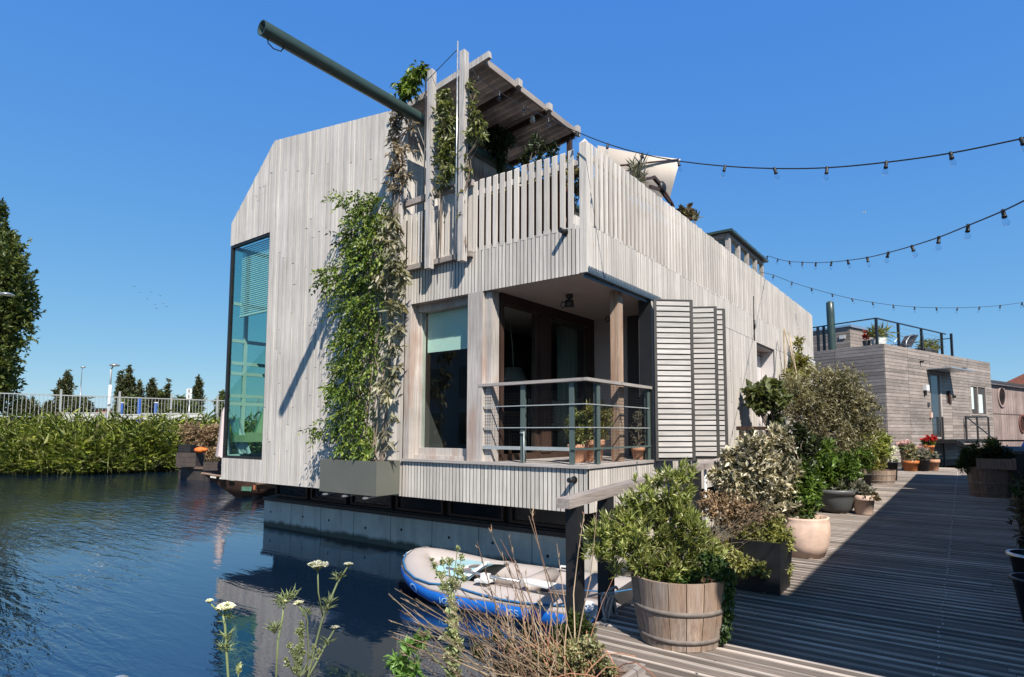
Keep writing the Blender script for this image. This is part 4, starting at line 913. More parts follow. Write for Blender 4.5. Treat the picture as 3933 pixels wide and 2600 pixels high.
f = MB(); f.bar(Q(4.2, .9, HZ+.3), Q(5.0, .9, HZ+.95), .6, .06, (0,0,1)); f.build('backrest', M['darkpot'], dk)
f = MB(); f.bar(Q(3.6, .9, HZ+.28), Q(4.2, .9, HZ+.3), .6, .05); f.build('seat', M['darkpot'], dk)
for s_ in (-.28, .28):
    f = MB(); f.tube([Q(3.6, .9+s_, HZ+.0), Q(3.7, .9+s_, HZ+.5), Q(4.3, .9+s_, HZ+.95), Q(5.0, .9+s_, HZ+.9)], .02, 6); f.tube([Q(4.2, .9+s_, HZ+.3), Q(4.7, .9+s_, HZ)], .02, 6); f.build('frame', M['steel'], dk)
rp = thing('roof_planter', Q(6.8, .9, HZ), 'dark planter box of ornamental grass on the neighbour\'s roof terrace', 'planter')
f = MB(); nbx(f, 6.0, 7.6, .7, 1.2, HZ, HZ+.42); f.build('box', M['darkpot'], rp)
foliage('foliage', [tuple(Q(6.2+i*.3, .9, HZ+.55))+(.25, .25, .2) for i in range(5)], 60, 5, .4, .02, M['yellowleaf'], rp, .8, .6, .1, .2, seed=61)
# entrance steps
st = thing('entrance_steps', Q(6, 0, .42), 'dark steel landing with plank steps and railing below the neighbour\'s grey door', 'steps')
f = MB(); nbx(f, 4.3, 8.4, -1.1, -.03, 1.44, 1.62); f.build('landing', M['blackplastic'], st)
for i in range(5):
    f = MB(); nbx(f, 3.75-i*.27+.6, 4.02-i*.27+.6, -1.0, -.1, 1.42-i*.2-.14, 1.42-i*.2-.09) if False else nbx(f, 4.35, 5.4, -1.35-i*.25, -1.11-i*.25, 1.40-i*.2, 1.45-i*.2); f.build('tread', M['hwood'], st)
for a in (4.33, 5.42):
    f = MB(); f.bar(Q(a, -1.1, 1.5), Q(a, -2.4, .45), .06, .2); f.build('stringer', M['blackplastic'], st)
for a, b in ((5.5, -1.08), (6.9, -1.08), (8.37, -1.08), (5.5, -.1), (8.37, -.1), (5.5, -2.3)):
    f = MB(); zz0 = .42 if b < -2 else .3; nbx(f, a-.035, a+.035, b-.035, b+.035, zz0, 2.72 if b > -2 else 1.5); f.build('railing_post', M['darkmetal'], st)
f = MB(); f.bar(Q(5.5, -1.08, 2.72), Q(8.37, -1.08, 2.72), .05, .05); f.bar(Q(8.37, -1.08, 2.72), Q(8.37, -.1, 2.72), .05, .05); f.bar(Q(5.5, -1.08, 2.72), Q(5.5, -2.3, 1.5), .05, .05)
for z in (2.0, 2.35): f.bar(Q(5.5, -1.08, z), Q(8.37, -1.08, z), .02, .02)
f.bar(Q(6.9, -1.08, 1.5), Q(5.6, -1.08, .5), .06, .06); f.bar(Q(8.3, -1.08, 1.45), Q(7.1, -1.08, .6), .06, .06)
f.build('handrail', M['darkmetal'], st)
# third house with portholes
th = thing('porthole_house', Q(18, 3, 0), 'brown house with vertical boards and round porthole windows at the right edge', 'house')
f = MB(); pit_ = .16; u_ = LN+.15
while u_ < 27:
    zt__ = 4.75-(u_-LN)*.0; nbx(f, u_+.005, u_+pit_-.005, .55-random.uniform(0, .006), .6, .3, zt__); u_ += pit_
f.build('wall', M['thirdwall'], th)
f = MB(); nbx(f, LN+.1, 27, .6, 9, .3, 4.74); f.build('wall_core', M['core'], th)
f = MB(); nbx(f, LN-.05, 27.2, .35, 9.2, 4.76, 4.84); f.build('roof', M['alu'], th)
f = MB(); nbx(f, LN-.08, 27.3, .30, 9.3, 4.841, 4.98); f.build('roof_edge', M['darkmetal'], th)
f = MB(); nbx(f, LN+.12, 27, .535, .545, 3.02, 3.07); f.build('wall_joint', M['tarwood'], th)
def porthole(x, y, mat, rr):
    d = vF+vRt*((x-PX)/FPX)+vU*((PY-y)/FPX); o_ = Q(0, .545, 0); c = CAM+d*((o_-CAM).dot(nN)/d.dot(nN))
    f = MB(); ring = []
    for a_, o2 in ((rr, .0), (rr*1.28, .0), (rr*1.24, .06), (rr, .06)): ring += [c+uN*a_*math.cos(2*math.pi*k/24)+Vector((0,0,1))*a_*math.sin(2*math.pi*k/24)+nN*o2 for k in range(24)]
    f.add(ring, [(i*24+k, i*24+(k+1)%24, ((i+1)%4)*24+(k+1)%24, ((i+1)%4)*24+k) for i in range(4) for k in range(24)], True)
    w_ = f.build('porthole', mat, th); g_ = MB(); g_.add([c+uN*rr*math.cos(2*math.pi*k/24)+Vector((0,0,1))*rr*math.sin(2*math.pi*k/24)+nN*.02 for k in range(24)], [tuple(range(24))]); g_.build('pane', M['basepane'], w_)
porthole(3846, 1525, M['thirdwall'], .52); porthole(3925, 1628, M['reddish'], .48)
rh = thing('distant_house', (30, 70, 0), 'distant house whose red tiled roof just shows above the porthole house', 'house')
c = at('Y', 60., 3933, 1470); f = MB(); f.poly([(c.x-1.5, 60, 1.5), (c.x+12, 60, 1.5), (c.x+12, 60, c.z-.6), (c.x-1.5, 60, c.z-.6)], (0, 8, 0)); f.build('wall', M['brick'], rh)
f = MB(); f.poly([(c.x-2.4, 59.6, c.z-.6), (c.x+12.5, 59.6, c.z-.6), (c.x+5, 59.6, c.z+3.4)], (0, 9, 0)); f.build('roof', M['redroof'], rh)
# ================================================================ things along the boardwalk
def potlathe(kind, r, h):
    if kind == 'rim': return [(0, .012), (r*.70, 0), (r*.74, .01), (r*.93, h*.74), (r*1.0, h*.74), (r*1.02, h*.78), (r*1.02, h*.98), (r*.98, h), (r*.9, h), (r*.86, h*.85), (0, h*.85)]
    if kind == 'belly': return [(0, .012), (r*.74, 0), (r*.92, h*.3), (r*1.0, h*.6), (r*.98, h*.85), (r*.94, h*.95), (r*.97, h), (r*.86, h), (r*.84, h*.86), (0, h*.86)]
    if kind == 'bowl': return [(0, .012), (r*.55, 0), (r*.72, h*.18), (r*.90, h*.6), (r*.93, h*.78), (r*1.04, h*.84), (r*1.05, h*.98), (r*1.0, h), (r*.92, h), (r*.88, h*.86), (0, h*.86)]
    if kind == 'plain': return [(0, .012), (r*.78, 0), (r*.98, h*.95), (r*1.03, h*.95), (r*1.03, h), (r*.93, h), (r*.9, h*.86), (0, h*.86)]
def potted(loc, kind, r, h, pm, lab, leaf=None, lobes=(), n=60, per=6, L=.06, W=.02, up=.5, spread=.8, seed=1, group=None, ntw=8, cat='potted plant', name='potted_plant', extra=None, droop=.15):
    t = thing(name, loc, lab, cat, group)
    f = MB(); f.lathe(potlathe(kind, r, h), (0,0,0), 28); f.build('pot', M[pm], t, True)
    f = MB(); f.lathe([(0, h*.87), (r*.88, h*.865)], (0,0,0), 20); f.build('soil', M['soil'], t, True)
    if leaf:
        foliage('foliage', lobes, n, per, L, W, M[leaf], t, up, spread, L*1.2, .35, .22, droop, local=True, seed=seed)
        if ntw: twigs('stem', (0, 0, h*.86), lobes, ntw, max(.006, r*.03), M['twig'], t, random.Random(seed), True)
    return t
def barrel(name, loc, rb, rt, h, lab, cat, mat='barrel', group=None, hoops=(.1, .52)):
    t = thing(name, loc, lab, cat, group); n = 18; f = MB()
    for k in range(n):
        a0, a1 = 2*math.pi*k/n+.008, 2*math.pi*(k+1)/n-.008; vs = []
        for z, r in ((0, rb), (h*.5, (rb+rt)/2+.012), (h, rt)):
            for a in (a0, (a0+a1)/2, a1): vs.append((r*math.cos(a), r*math.sin(a), z))
            for a in (a1, (a0+a1)/2, a0): vs.append(((r-.028)*math.cos(a), (r-.028)*math.sin(a), z))
        fs = []
        for i in range(2):
            for q in range(6): fs.append((i*6+q, i*6+(q+1)%6, (i+1)*6+(q+1)%6, (i+1)*6+q))
        fs += [tuple(range(6))[::-1], tuple(range(12, 18))]; f.add(vs, fs)
    f.build('staves', M[mat], t, True)
    for q in hoops:
        z0 = h*q; z1 = z0+.035
        def rad(z): return rb+(rt-rb)*z/h+.012*(1-abs(2*z/h-1))+.003
        f = MB(); f.lathe([(rad(z0)-.004, z0), (rad(z0)+.003, z0), (rad(z1)+.003, z1), (rad(z1)-.004, z1)], (0,0,0), 36); f.build('hoop', M['hoop'], t, True)
    f = MB(); f.lathe([(0, h-.07), (rt-.03, h-.07)], (0,0,0), 24); f.build('soil', M['soil'], t, True)
    return t
# front half barrel with a clipped shrub
BC = Vector((-1.83, 4.40, DZ))
bt_ = barrel('barrel_planter', BC, .305, .375, .49, 'weathered half barrel with iron hoops at the front of the boardwalk', 'barrel')
sb = thing('barrel_shrub', BC+Vector((0, 0, .42)), 'yellow-green leafy shrub growing out of the front half barrel', 'shrub')
def SD(lst, pt, k=1.658, sq=1.):
    """clumps read at the distance of a known point on the boardwalk"""
    dep = (Vector(pt)-CAM).dot(vF); out = []
    for q in lst:
        x, y, r = q[:3]; d = vF+vRt*((x*k-PX)/FPX)+vU*((PY-y*k)/FPX); c = CAM+d*(dep+(q[3] if len(q) > 3 else 0)); rr = r*k/FPX*dep
        out.append((c.x, c.y, c.z, rr, rr*sq, rr))
    return out
hl = SD([(1560,1120,62),(1500,1150,58),(1590,1100,36),(1440,1230,70),(1390,1245,50),(1500,1220,75),(1570,1190,70),(1370,1275,34),(1430,1290,46),(1560,1270,62),(1620,1250,52),(1500,1300,52),(1610,1310,50),(1650,1290,42,.1),(1460,1180,44),(1540,1310,50,-.1),(1480,1265,60,-.15),(1600,1220,50,-.1)], BC+Vector((0,0,.6)))
hl = [(a, b, c_, q*.74, w*.74, e*.8) for a, b, c_, q, w, e in hl]
foliage('foliage', hl, 860, 12, .066, .0135, M['hebe'], sb, 1.15, .5, .06, .4, .2, .05, seed=41)
foliage('undergrowth', [(BC.x, BC.y, DZ+.46, .33, .33, .07)], 260, 5, .035, .018, M['ivy'], sb, .4, .8, .03, .1, seed=42)
twigs('stem', BC+Vector((0, 0, .42)), hl, 26, .010, M['twig'], sb)
iv = thing('trailing_ivy', (BC.x+.4, BC.y+.05, DZ), 'dark trailing strand hanging down the right side of the front half barrel', 'trailing plant')
il = SD([(1680,1335,22),(1688,1365,22),(1682,1395,20),(1685,1425,18),(1680,1455,16),(1672,1480,13),(1660,1315,26),(1690,1345,14),(1640,1300,24)], BC+Vector((.33,-.02,.2)))
foliage('foliage', il, 420, 6, .035, .020, M['ivy'], iv, -.8, .7, .04, .2, .2, .2, seed=43)
f = MB(); f.tube([(q[0], q[1], q[2]) for q in sorted(il, key=lambda q: -q[2])], .005, 5); f.build('stem', M['twig'], iv)
# black square planter behind it
bp = thing('black_planter', (-1.72, 6.28, DZ), 'black square planter filled with dry flower heads, behind the front barrel', 'planter')
f = MB(); c = (-1.72, 6.28); w_ = .25; h_ = .5
vs = [(c[0]+sx*w_*q, c[1]+sy*w_*q, DZ+z) for z, q in ((.0, .86), (h_, 1.0)) for sx, sy in ((-1,-1),(1,-1),(1,1),(-1,1))]
f.add(vs, [(0,3,2,1),(0,1,5,4),(1,2,6,5),(2,3,7,6),(3,0,4,7)]); f.box(c[0]-w_*.97, c[0]+w_*.97, c[1]-w_*.97, c[1]+w_*.97, DZ+h_-.06, DZ+h_-.05); f.build('pot', M['black'], bp)
pc = Vector((c[0], c[1], DZ+.5))
foliage('foliage', SD([(1740,1240,40),(1775,1255,44),(1795,1240,36),(1810,1275,30),(1765,1280,36),(1700,1270,36),(1815,1250,26),(1822,1310,16),(1790,1225,30),(1735,1290,30),(1825,1335,10),(1690,1300,30,-.2),(1720,1315,26,-.25),(1660,1285,30,-.15),(1760,1318,22,-.25),(1785,1310,18,-.2)], pc), 820, 6, .05, .024, M['yellowleaf'], bp, .2, .8, .05, .3, seed=44)
foliage('flower_heads', SD([(1690,1180,40),(1650,1175,34),(1730,1190,34),(1765,1205,30),(1700,1205,34),(1640,1160,22),(1780,1220,20)], pc+Vector((0,.1,0))), 620, 6, .034, .026, M['hydrangea'], bp, .4, .9, .03, .3, seed=45)
# wispy grey-green stems arching up and over to the right
P_, D_, Ls = [], [], []
r_ = np.random.default_rng(46); f = MB(); src = [SD([(1640+r_.normal()*22, 1300+r_.normal()*14, 1)], pc)[0][:3] for i in range(170)]
for i, q in enumerate(src):
    tx, ty = 1600+r_.uniform(0, 190), 1150+r_.uniform(0, 150)
    if i % 12 == 0: tx, ty = r_.uniform(1760, 1840), r_.uniform(1290, 1330)
    e = Vector(SD([(tx, ty, 1, r_.uniform(-.25, .2))], pc)[0][:3]); q = Vector(q); m = q.lerp(e, .5)+Vector((0, 0, r_.uniform(.01, .06)))
    f.tube([q, q.lerp(m, .6)+Vector((0, 0, .01)), m, m.lerp(e, .55)+Vector((0, 0, .008)), e], [.0028, .0024, .002, .0016, .001], 4, False)
    for k in range(9):
        t_ = r_.uniform(.25, 1); b_ = q.lerp(m, t_*2) if t_ < .5 else m.lerp(e, t_*2-1); P_.append(b_); D_.append((e-q).normalized()+Vector(r_.normal(size=3))*.45); Ls.append(r_.uniform(.02, .045))
f.build('stalks', M['straw'], bp)
leaf_mesh('wispy_leaves', P_, D_, Ls, .006, .1, .15, M['greyleaf'], bp)
# big chalky terracotta pot with a variegated bush
tp = potted((-1.72, 8.22, DZ), 'belly', .32, .49, 'terrapale', 'big chalky terracotta pot standing on the boardwalk, full of a cream-edged bush')
c = Vector((-1.72, 8.22, DZ+.47))
vb = thing('variegated_bush', c, 'large cream-speckled bush spreading from the big chalky terracotta pot', 'shrub')
vl = SD([(1740,1060,55),(1700,1090,45),(1780,1050,48),(1690,1130,40),(1750,1120,60),(1800,1110,52),(1770,1170,52),(1720,1160,46),(1810,1160,42),(1800,1010,30),(1690,1060,28),(1830,1090,36),(1780,1210,34),(1820,1030,26),(1690,1110,34),(1790,1200,36),(1830,1190,30),(1730,1200,32),(1760,1220,30),(1800,1215,28),(1840,1210,24),(1665,1100,24),(1750,1020,28)], c)
vl = [(a, b, c_, q*.9, w*.9, e*.9) for a, b, c_, q, w, e in vl]
foliage('foliage', vl, 1350, 8, .085, .038, M['varieg'], vb, .3, .75, .08, .35, .15, .1, seed=47)
twigs('stem', c-Vector((0, 0, .1)), vl, 22, .014, M['twig'], vb)
vg = thing('laurel_bush', c+Vector((.1, .1, 0)), 'dark green bush beside the cream-speckled one in the same pot', 'shrub')
vgl = SD([(1845,1130,40),(1850,1170,42),(1835,1190,40),(1870,1150,34),(1820,1200,30),(1860,1095,30),(1880,1120,24)], c+Vector((.15, .2, 0)))
foliage('foliage', vgl, 420, 8, .085, .032, M['laurel'], vg, .3, .75, .08, .35, .2, .15, seed=48)
twigs('stem', c-Vector((0, 0, .1)), vgl, 8, .012, M['twig'], vg)
# grey bowl, laurel
c = Vector((-2.1, 12.9, DZ)); potted(c, 'bowl', .44, .46, 'greypot', 'wide grey bowl planter with a rolled rim')
lb_ = thing('bowl_shrub', c+Vector((0, 0, .4)), 'glossy green laurel growing behind the big terracotta pot, in the grey bowl', 'shrub')
ll = SD([(1900,1090,40),(1880,1050,36),(1920,1110,34),(1935,1085,34),(1870,1100,36),(1960,1100,24),(1940,1120,26),(1905,1040,26),(1965,1075,24)], c+Vector((0, 0, .8)))
foliage('foliage', ll, 420, 8, .13, .05, M['laurel'], lb_, .4, .75, .12, .35, .2, .15, seed=49)
twigs('stem', c+Vector((0, 0, .4)), ll, 10, .015, M['twig'], lb_)
gl_ = thing('silvery_plant', c+Vector((.2, -.1, .4)), 'low grey-green plant at the right of the grey bowl', 'plant')
foliage('foliage', SD([(1945,1125,18),(1960,1120,16),(1930,1125,14)], c+Vector((.1, -.1, .6))), 70, 7, .07, .03, M['greyleaf'], gl_, .5, .8, .08, .2, seed=50)
# small terracotta pot
c = Vector((-1.6, 12.88, DZ)); potted(c, 'rim', .205, .37, 'terrapale', 'small pale terracotta pot with a thick rim beside the grey bowl', 'greyleaf', [(0, 0, .46, .24, .24, .14), (-.1, .05, .55, .16, .16, .12)], 90, 6, .08, .035, .5, .8, 51)
pr = thing('red_leaved_plant', c+Vector((.1, -.05, .3)), 'small dark red leafed plant drooping over the small terracotta pot rim', 'plant')
foliage('foliage', [(c.x+.17, c.y-.03, DZ+.38, .09, .08, .07), (c.x+.24, c.y-.05, DZ+.32, .06, .06, .05)], 26, 6, .06, .035, M['purple'], pr, .1, .8, .05, .2, seed=52)
# half barrel far
c = Vector((-2.1, 20.9, DZ)); barrel('barrel_planter', c, .36, .42, .40, 'low half barrel with herbs in front of the pale tall pot', 'barrel', hoops=(.15, .6))
hb_ = thing('herb_bush', c+Vector((0, 0, .35)), 'soft olive-green herb bush in the low half barrel', 'shrub')
foliage('foliage', SD([(2010,1075,26),(2030,1085,22),(1995,1088,22),(2035,1060,18),(2015,1055,20)], c+Vector((0, 0, .7))), 260, 7, .12, .035, M['climb'], hb_, .6, .7, .12, .3, seed=53)
c = Vector((-2.35, 22.4, DZ)); potted(c, 'plain', .30, .72, 'palepot', 'tall pale grey pot behind the low half barrel', 'laurel', [(0, 0, 1.0, .45, .45, .35), (-.2, .1, 1.3, .35, .35, .3)], 130, 7, .14, .05, .5, .8, 54)
c = Vector((-1.95, 22.3, DZ)); potted(c, 'plain', .22, .6, 'darkpot', 'narrow charcoal pot with white blossoms at the barrel\'s right', 'umbel', [(0, 0, .75, .25, .25, .22), (.1, 0, 1.0, .15, .15, .15)], 45, 6, .07, .05, .4, .9, 55)
# pots at the far end
potted((-1.75, 27.9, DZ), 'rim', .31, .42, 'orange', 'orange glazed pot of mixed flowers left of the charcoal pot at the far end', 'sedum', [(0, 0, .55, .32, .32, .2), (0, 0, .9, .25, .25, .2)], 90, 6, .13, .045, .5, .8, 56, 'pots at the far end')
potted((-1.38, 28.2, DZ), 'plain', .30, .46, 'darkpot', 'wide charcoal pot between two orange pots at the far end', 'greyleaf', [(0, 0, .65, .34, .34, .26)], 90, 6, .13, .045, .5, .8, 57, 'pots at the far end')
potted((-1.02, 28.6, DZ), 'rim', .25, .46, 'terracotta', 'plain orange clay pot at the foot of the plank steps', 'greyleaf', [(0, 0, .6, .22, .22, .16)], 50, 6, .13, .045, .5, .8, 58, 'pots at the far end')
gc = SD([(2150,1038,6)], (-1.5, 28.6, 1.5))[0]
for i, (x, y, lab, lf) in enumerate(((2150, 1020, 'scarlet geranium in an orange pot on the highest step', 'redflower'), (2139, 1042, 'pale pink geranium in an orange pot one step below the scarlet one', 'pinkflower'), (2097, 1032, 'pink geranium standing left of the steps against the boards', 'pinkflower'))):
    q = SD([(x, y, 9)], (-1.35, 29.3, 1.4))[0]; t = thing('geranium', (q[0], q[1], q[2]-.55), lab, 'potted plant', 'geraniums by the plank steps')
    f = MB(); f.lathe(potlathe('rim', .22, .36), (0,0,0), 20); f.build('pot', M['orange'], t, True)
    foliage('flowers', [(0, 0, .62, .30, .3, .12)], 40, 6, .10, .09, M[lf], t, .6, .9, .05, .3, local=True, seed=70+i)
    foliage('foliage', [(0, 0, .45, .24, .24, .12)], 40, 6, .10, .07, M['laurel'], t, .4, .8, .05, .3, local=True, seed=75+i)
    f = MB(); f.box(-.16, .16, -.16, .16, min(-.02, DZ-(q[2]-.55)), -.002); f.build('stand', M['tarwood'], t, True)
# olive tree
c = Vector((-2.55, 14.6, DZ)); ot = thing('olive_tree', c, 'broad grey-green olive tree with a gnarled trunk beside the house wall', 'tree')
ol = SD([(1890,910,60),(1940,900,52),(1850,920,48),(1960,950,50),(1900,960,62),(1980,920,40),(2000,960,42),(1990,1000,40),(1930,1000,50),(1870,970,44),(1840,890,34),(1965,880,34),(1890,870,30),(2025,985,24),(1800,915,28),(1820,945,30),(2010,930,22),(1925,880,30),(1880,1010,34),(1955,1020,34)], c+Vector((0, 0, 1.9)), sq=.85)
foliage('foliage', ol, 3000, 8, .085, .021, M['olive'], ot, .5, .65, .12, .35, .2, .1, seed=80)
twigs('branch', c+Vector((.0, 0, 1.15)), ol, 30, .028, M['bark'], ot)
f = MB(); q0 = SD([(1872,1085,4)], c+Vector((0, 0, .8)))[0]; q1 = SD([(1893,1040,4)], c+Vector((0, 0, .9)))[0]; q2 = SD([(1920,1000,4)], c+Vector((0, 0, .9)))[0]; q3 = SD([(1888,985,4)], c+Vector((0, 0, .9)))[0]
f.tube([Vector(q0[:3])-Vector((0, 0, .5)), q0[:3], Vector(q0[:3]).lerp(Vector(q1[:3]), .5)+Vector((.03, 0, 0)), q1[:3], q2[:3]], [.16, .13, .11, .10, .06], 9); f.tube([Vector(q1[:3])-Vector((0,0,.05)), q3[:3], Vector(q3[:3])+Vector((-.3, 0, .4))], [.08, .06, .03], 8); f.build('trunk', M['bark'], ot)
f = MB(); f.lathe(potlathe('belly', .42, .6), (q0[0], q0[1], DZ), 24); tag(f.build('olive_pot', M['darkpot']), 'dark round pot hidden under the shrubs, holding the olive tree', 'plant pot')
# fig
c = Vector((-2.95, 12.6, DZ)); fg = thing('fig_tree', c, 'small fig tree with big lobed leaves in front of the white entrance door', 'tree')
fl_ = SD([(1780,905,28),(1760,920,26),(1800,925,28),(1765,945,24),(1790,950,26),(1745,910,18),(1810,895,18),(1795,975,20),(1750,935,16)], c+Vector((0, 0, 1.8)))
foliage('foliage', fl_, 120, 5, .17, .13, M['fig'], fg, .1, .8, .1, .3, .2, .2, seed=81)
f = MB(); fb = SD([(1800,1020,4)], c+Vector((0, 0, 1.5)))[0]
for q in fl_: f.tube([c+Vector((0, 0, .3)), fb[:3], Vector(fb[:3]).lerp(Vector(q[:3]), .55)+Vector((0, 0, -.08)), q[:3]], [.03, .028, .018, .008], 6)
f.build('branch', M['bark'], fg); f = MB(); f.lathe(potlathe('plain', .24, .4), (0,0,0), 20); f.build('pot', M['darkpot'], fg, True)
# climber on canes against the wall
c = Vector((-3.4, 16.9, DZ)); cl = thing('cane_climber', c, 'yellowish climbing plant on leaning bamboo canes against the far wall', 'climbing plant')
cl_ = S([(1845,830,20),(1850,850,24),(1840,880,26),(1855,870,22),(1870,860,18),(1830,870,18),(1850,800,16),(1860,900,24),(1835,910,24),(1845,790,10),(1875,845,12)], -3.45, ax='X')
foliage('foliage', cl_, 230, 7, .15, .05, M['climb'], cl, .1, .8, .1, .3, seed=82)
f = MB()
for a, b_ in ((at('X', -3.5, 3012, 1262), at('X', -3.4, 3062, 1450)), (at('X', -3.45, 3030, 1275), at('X', -3.3, 3058, 1430)), (at('X', -3.5, 3010, 1270), at('X', -3.4, 3015, 1420))):
    f.tube([a, b_, b_+(b_-a)*1.2], .018, 6)
f.build('cane', M['straw'], cl); f = MB(); f.lathe(potlathe('plain', .24, .4), (0,0,0), 20); f.build('pot', M['darkpot'], cl, True)
# dark filler shrubs between the pots
def shrub(c, lab, lst, mat, n, per, L, W, sd, pot='darkpot', r=.26, h=.42):
    c = Vector(c); t = thing('potted_shrub', c, lab, 'shrub', 'shrubs along the boardwalk edge'); lb = SD(lst, c+Vector((0, 0, .8)))
    foliage('foliage', lb, n, per, L, W, M[mat], t, .4, .75, L, .3, .2, .15, seed=sd); twigs('stem', c+Vector((0, 0, h*.8)), lb, 9, .014, M['twig'], t)
    f = MB(); f.lathe(potlathe('plain', r, h), (0,0,0), 20); f.build('pot', M[pot], t, True)
shrub((-2.3, 16.3, DZ), 'dark green bush under the olive tree crown, above the grey bowl', [(1960,1065,34),(1940,1045,30),(1985,1050,30),(1975,1085,28),(2000,1070,24),(1930,1070,26)], 'laurel', 380, 7, .10, .045, 83)
shrub((-2.3, 18.4, DZ), 'light green bush reaching out to the right of the olive tree', [(2010,1020,28),(2030,1010,22),(2000,1035,26),(2035,1035,22),(2050,1020,14),(2045,1050,16),(2020,1045,22)], 'hebe', 330, 7, .12, .05, 84)
shrub((-2.4, 10.6, DZ), 'dark bush filling the gap behind the cream-speckled one', [(1840,1050,34),(1815,1010,30),(1870,1030,28),(1800,1050,30),(1855,1080,30),(1850,1000,24)], 'darkleaf', 320, 7, .09, .035, 85)
shrub((-2.3, 23.6, DZ), 'leafy bush with white flowers near the charcoal pots', [(2060,1060,14),(2050,1040,12),(2065,1080,12),(2045,1060,12)], 'laurel', 90, 7, .13, .05, 86)
# handrail along the gangway edge
hd = thing('handrail', (-2.6, 5.2, DZ), 'thick weathered handrail on black posts at the left edge of the boardwalk', 'handrail')
f = MB(); pts = [(-2.6, 3.93, 1.43), (-2.70, 6.9, 1.55), (-2.78, 9.4, 1.63)]
f.bar(pts[0], pts[1], .125, .078); f.bar(pts[1], pts[2], .12, .076); f.build('rail', M['rail'], hd)
for i, (x, y, z1) in enumerate(((-2.60, 4.11, 1.398), (-2.625, 4.66, 1.42), (-2.72, 7.1, 1.515), (-2.76, 8.9, 1.57))):
    f = MB(); f.box(x-.055, x+.055, y-.055, y+.055, -.6, z1); f.build('post', M['blackwood'], hd)
f = MB(); f.tube([(-2.74, 7.5, .3), (-2.74, 7.5, 1.52)], .02, 8); f.build('post', M['white'], hd)
f = MB(); f.bar((-2.62, 3.95, .30), (-2.80, 9.4, .30), .05, .14); f.build('edge_beam', M['blackwood'], hd)
gw = thing('gangway', (-3.2, 14.4, DZ), 'wooden gangway with a brown rail crossing to the white entrance door', 'gangway')
f = MB()
for i in range(12): f.box(XS+.03, DX0-.0, 13.6+i*.137, 13.6+i*.137+.13, 1.38, 1.41)
f.build('planks', M['hwood'], gw)
f = MB(); f.bar(at('X', -3.2, 2834, 1645), at('X', -3.2, 2960, 1645), .06, .07); f.build('rail', M['brown'], gw)
for y in (10.6, 12.4): f = MB(); f.box(-3.23, -3.17, y-.03, y+.03, -.4, 2.03); f.build('post', M['tarwood'], gw)
f = MB(); f.box(-3.5, -3.1, 13.65, 13.72, -.5, 1.38); f.box(-3.5, -3.1, 15.1, 15.17, -.5, 1.38); f.build('post', M['tarwood'], gw)
# mooring rope hanging on the second post
rp_ = thing('mooring_rope', (-2.55, 4.5, .6), 'loops of grey mooring rope hanging from the second handrail post', 'rope')
f = MB(); tp_ = at('X', -2.53, 2345, 2272)
for k_ in range(4):
    w_ = .03+.012*k_; d_ = .25+.03*k_; pts = []
    for i in range(25):
        a = math.pi*2*i/24; pts.append((tp_.x+.02*math.sin(a*2+k_)+.012*k_, tp_.y-.10+w_*math.sin(a)+.05*k_*.5, tp_.z-d_*.5+d_*.52*math.cos(a)))
    f.tube(pts, .011, 6)
f.tube([tp_, tp_+Vector((-.1, -.1, -.02)), tp_+Vector((-.35, -.3, -.10))], .008, 6); f.tube([tp_+Vector((0, -.02, .02)), tp_+Vector((.02, .06, .03)), tp_+Vector((0, .12, 0))], .012, 6)
f.build('rope', M['rope'], rp_)
# inflatable dinghy
dg = thing('dinghy', (-4.35, 5.62, .0), 'taupe and blue inflatable dinghy moored between the house and the boardwalk', 'dinghy', None, R(187))
Lh, Bh, rt_, zc_ = 1.42, .52, .19, .16       # half length, half spacing of the tubes
def rimpath():
    p = []
    for i in range(9): p.append((-Lh+i*(Lh+.50)/8, -Bh))
    for i in range(1, 12): a = -math.pi/2+math.pi*i/12; p.append((.50+1.0*math.cos(a), Bh*math.copysign(abs(math.sin(a))**1.25, math.sin(a))))
    for i in range(9): p.append((.50-i*(Lh+.50)/8, Bh))
    return p
rp2 = rimpath(); n = len(rp2)
dg.scale = (1, 1, .86)
def zr_(x): return zc_+.16*max(0, (x-.55)/.8)**1.6
pts = [Vector((x, y, zr_(x))) for x, y in rp2]
f = MB(); rad = [rt_]*n; pre = [pts[0]+Vector((-.26, .0, .02)), pts[0]+Vector((-.12, 0, .0))]; post = [pts[-1]+Vector((-.12, 0, 0)), pts[-1]+Vector((-.26, 0, .02))]
f.tube(pre+pts+post, [.05, .15]+rad+[.15, .05], 20); f.build('tube', M['rubber'], dg, True)
# blue band on the outer flank
def band(mb, i0, i1, a0, a1, off):
    vs = []; m = 8
    for i in range(i0, i1+1):
        d = (pts[min(i+1, n-1)]-pts[max(i-1, 0)]).normalized(); o = Vector((d.y, -d.x, 0)).normalized(); r = rt_+off
        for k in range(m+1):
            a = a0+(a1-a0)*k/m; vs.append(pts[i]+o*r*math.cos(a)+Vector((0, 0, r*math.sin(a))))
    mb.add(vs, [(i*(m+1)+k, i*(m+1)+k+1, (i+1)*(m+1)+k+1, (i+1)*(m+1)+k) for i in range(i1-i0) for k in range(m)], True)
f = MB(); band(f, 0, n-1, R(-34), R(14), .004); f.build('flank_band', M['blue'], dg, True)
f = MB(); band(f, 0, n-1, R(14.2), R(19), .006); f.build('rub_strake', M['rubberd'], dg, True)
f = MB(); f.box(-Lh+.1, .55, -Bh+.1, Bh-.1, .04, .07); f.build('floor', M['rubberd'], dg, True)
f = MB(); f.box(-Lh+.05, -Lh+.1, -Bh+.12, Bh-.12, .05, .40); f.build('transom', M['darkpot'], dg, True)
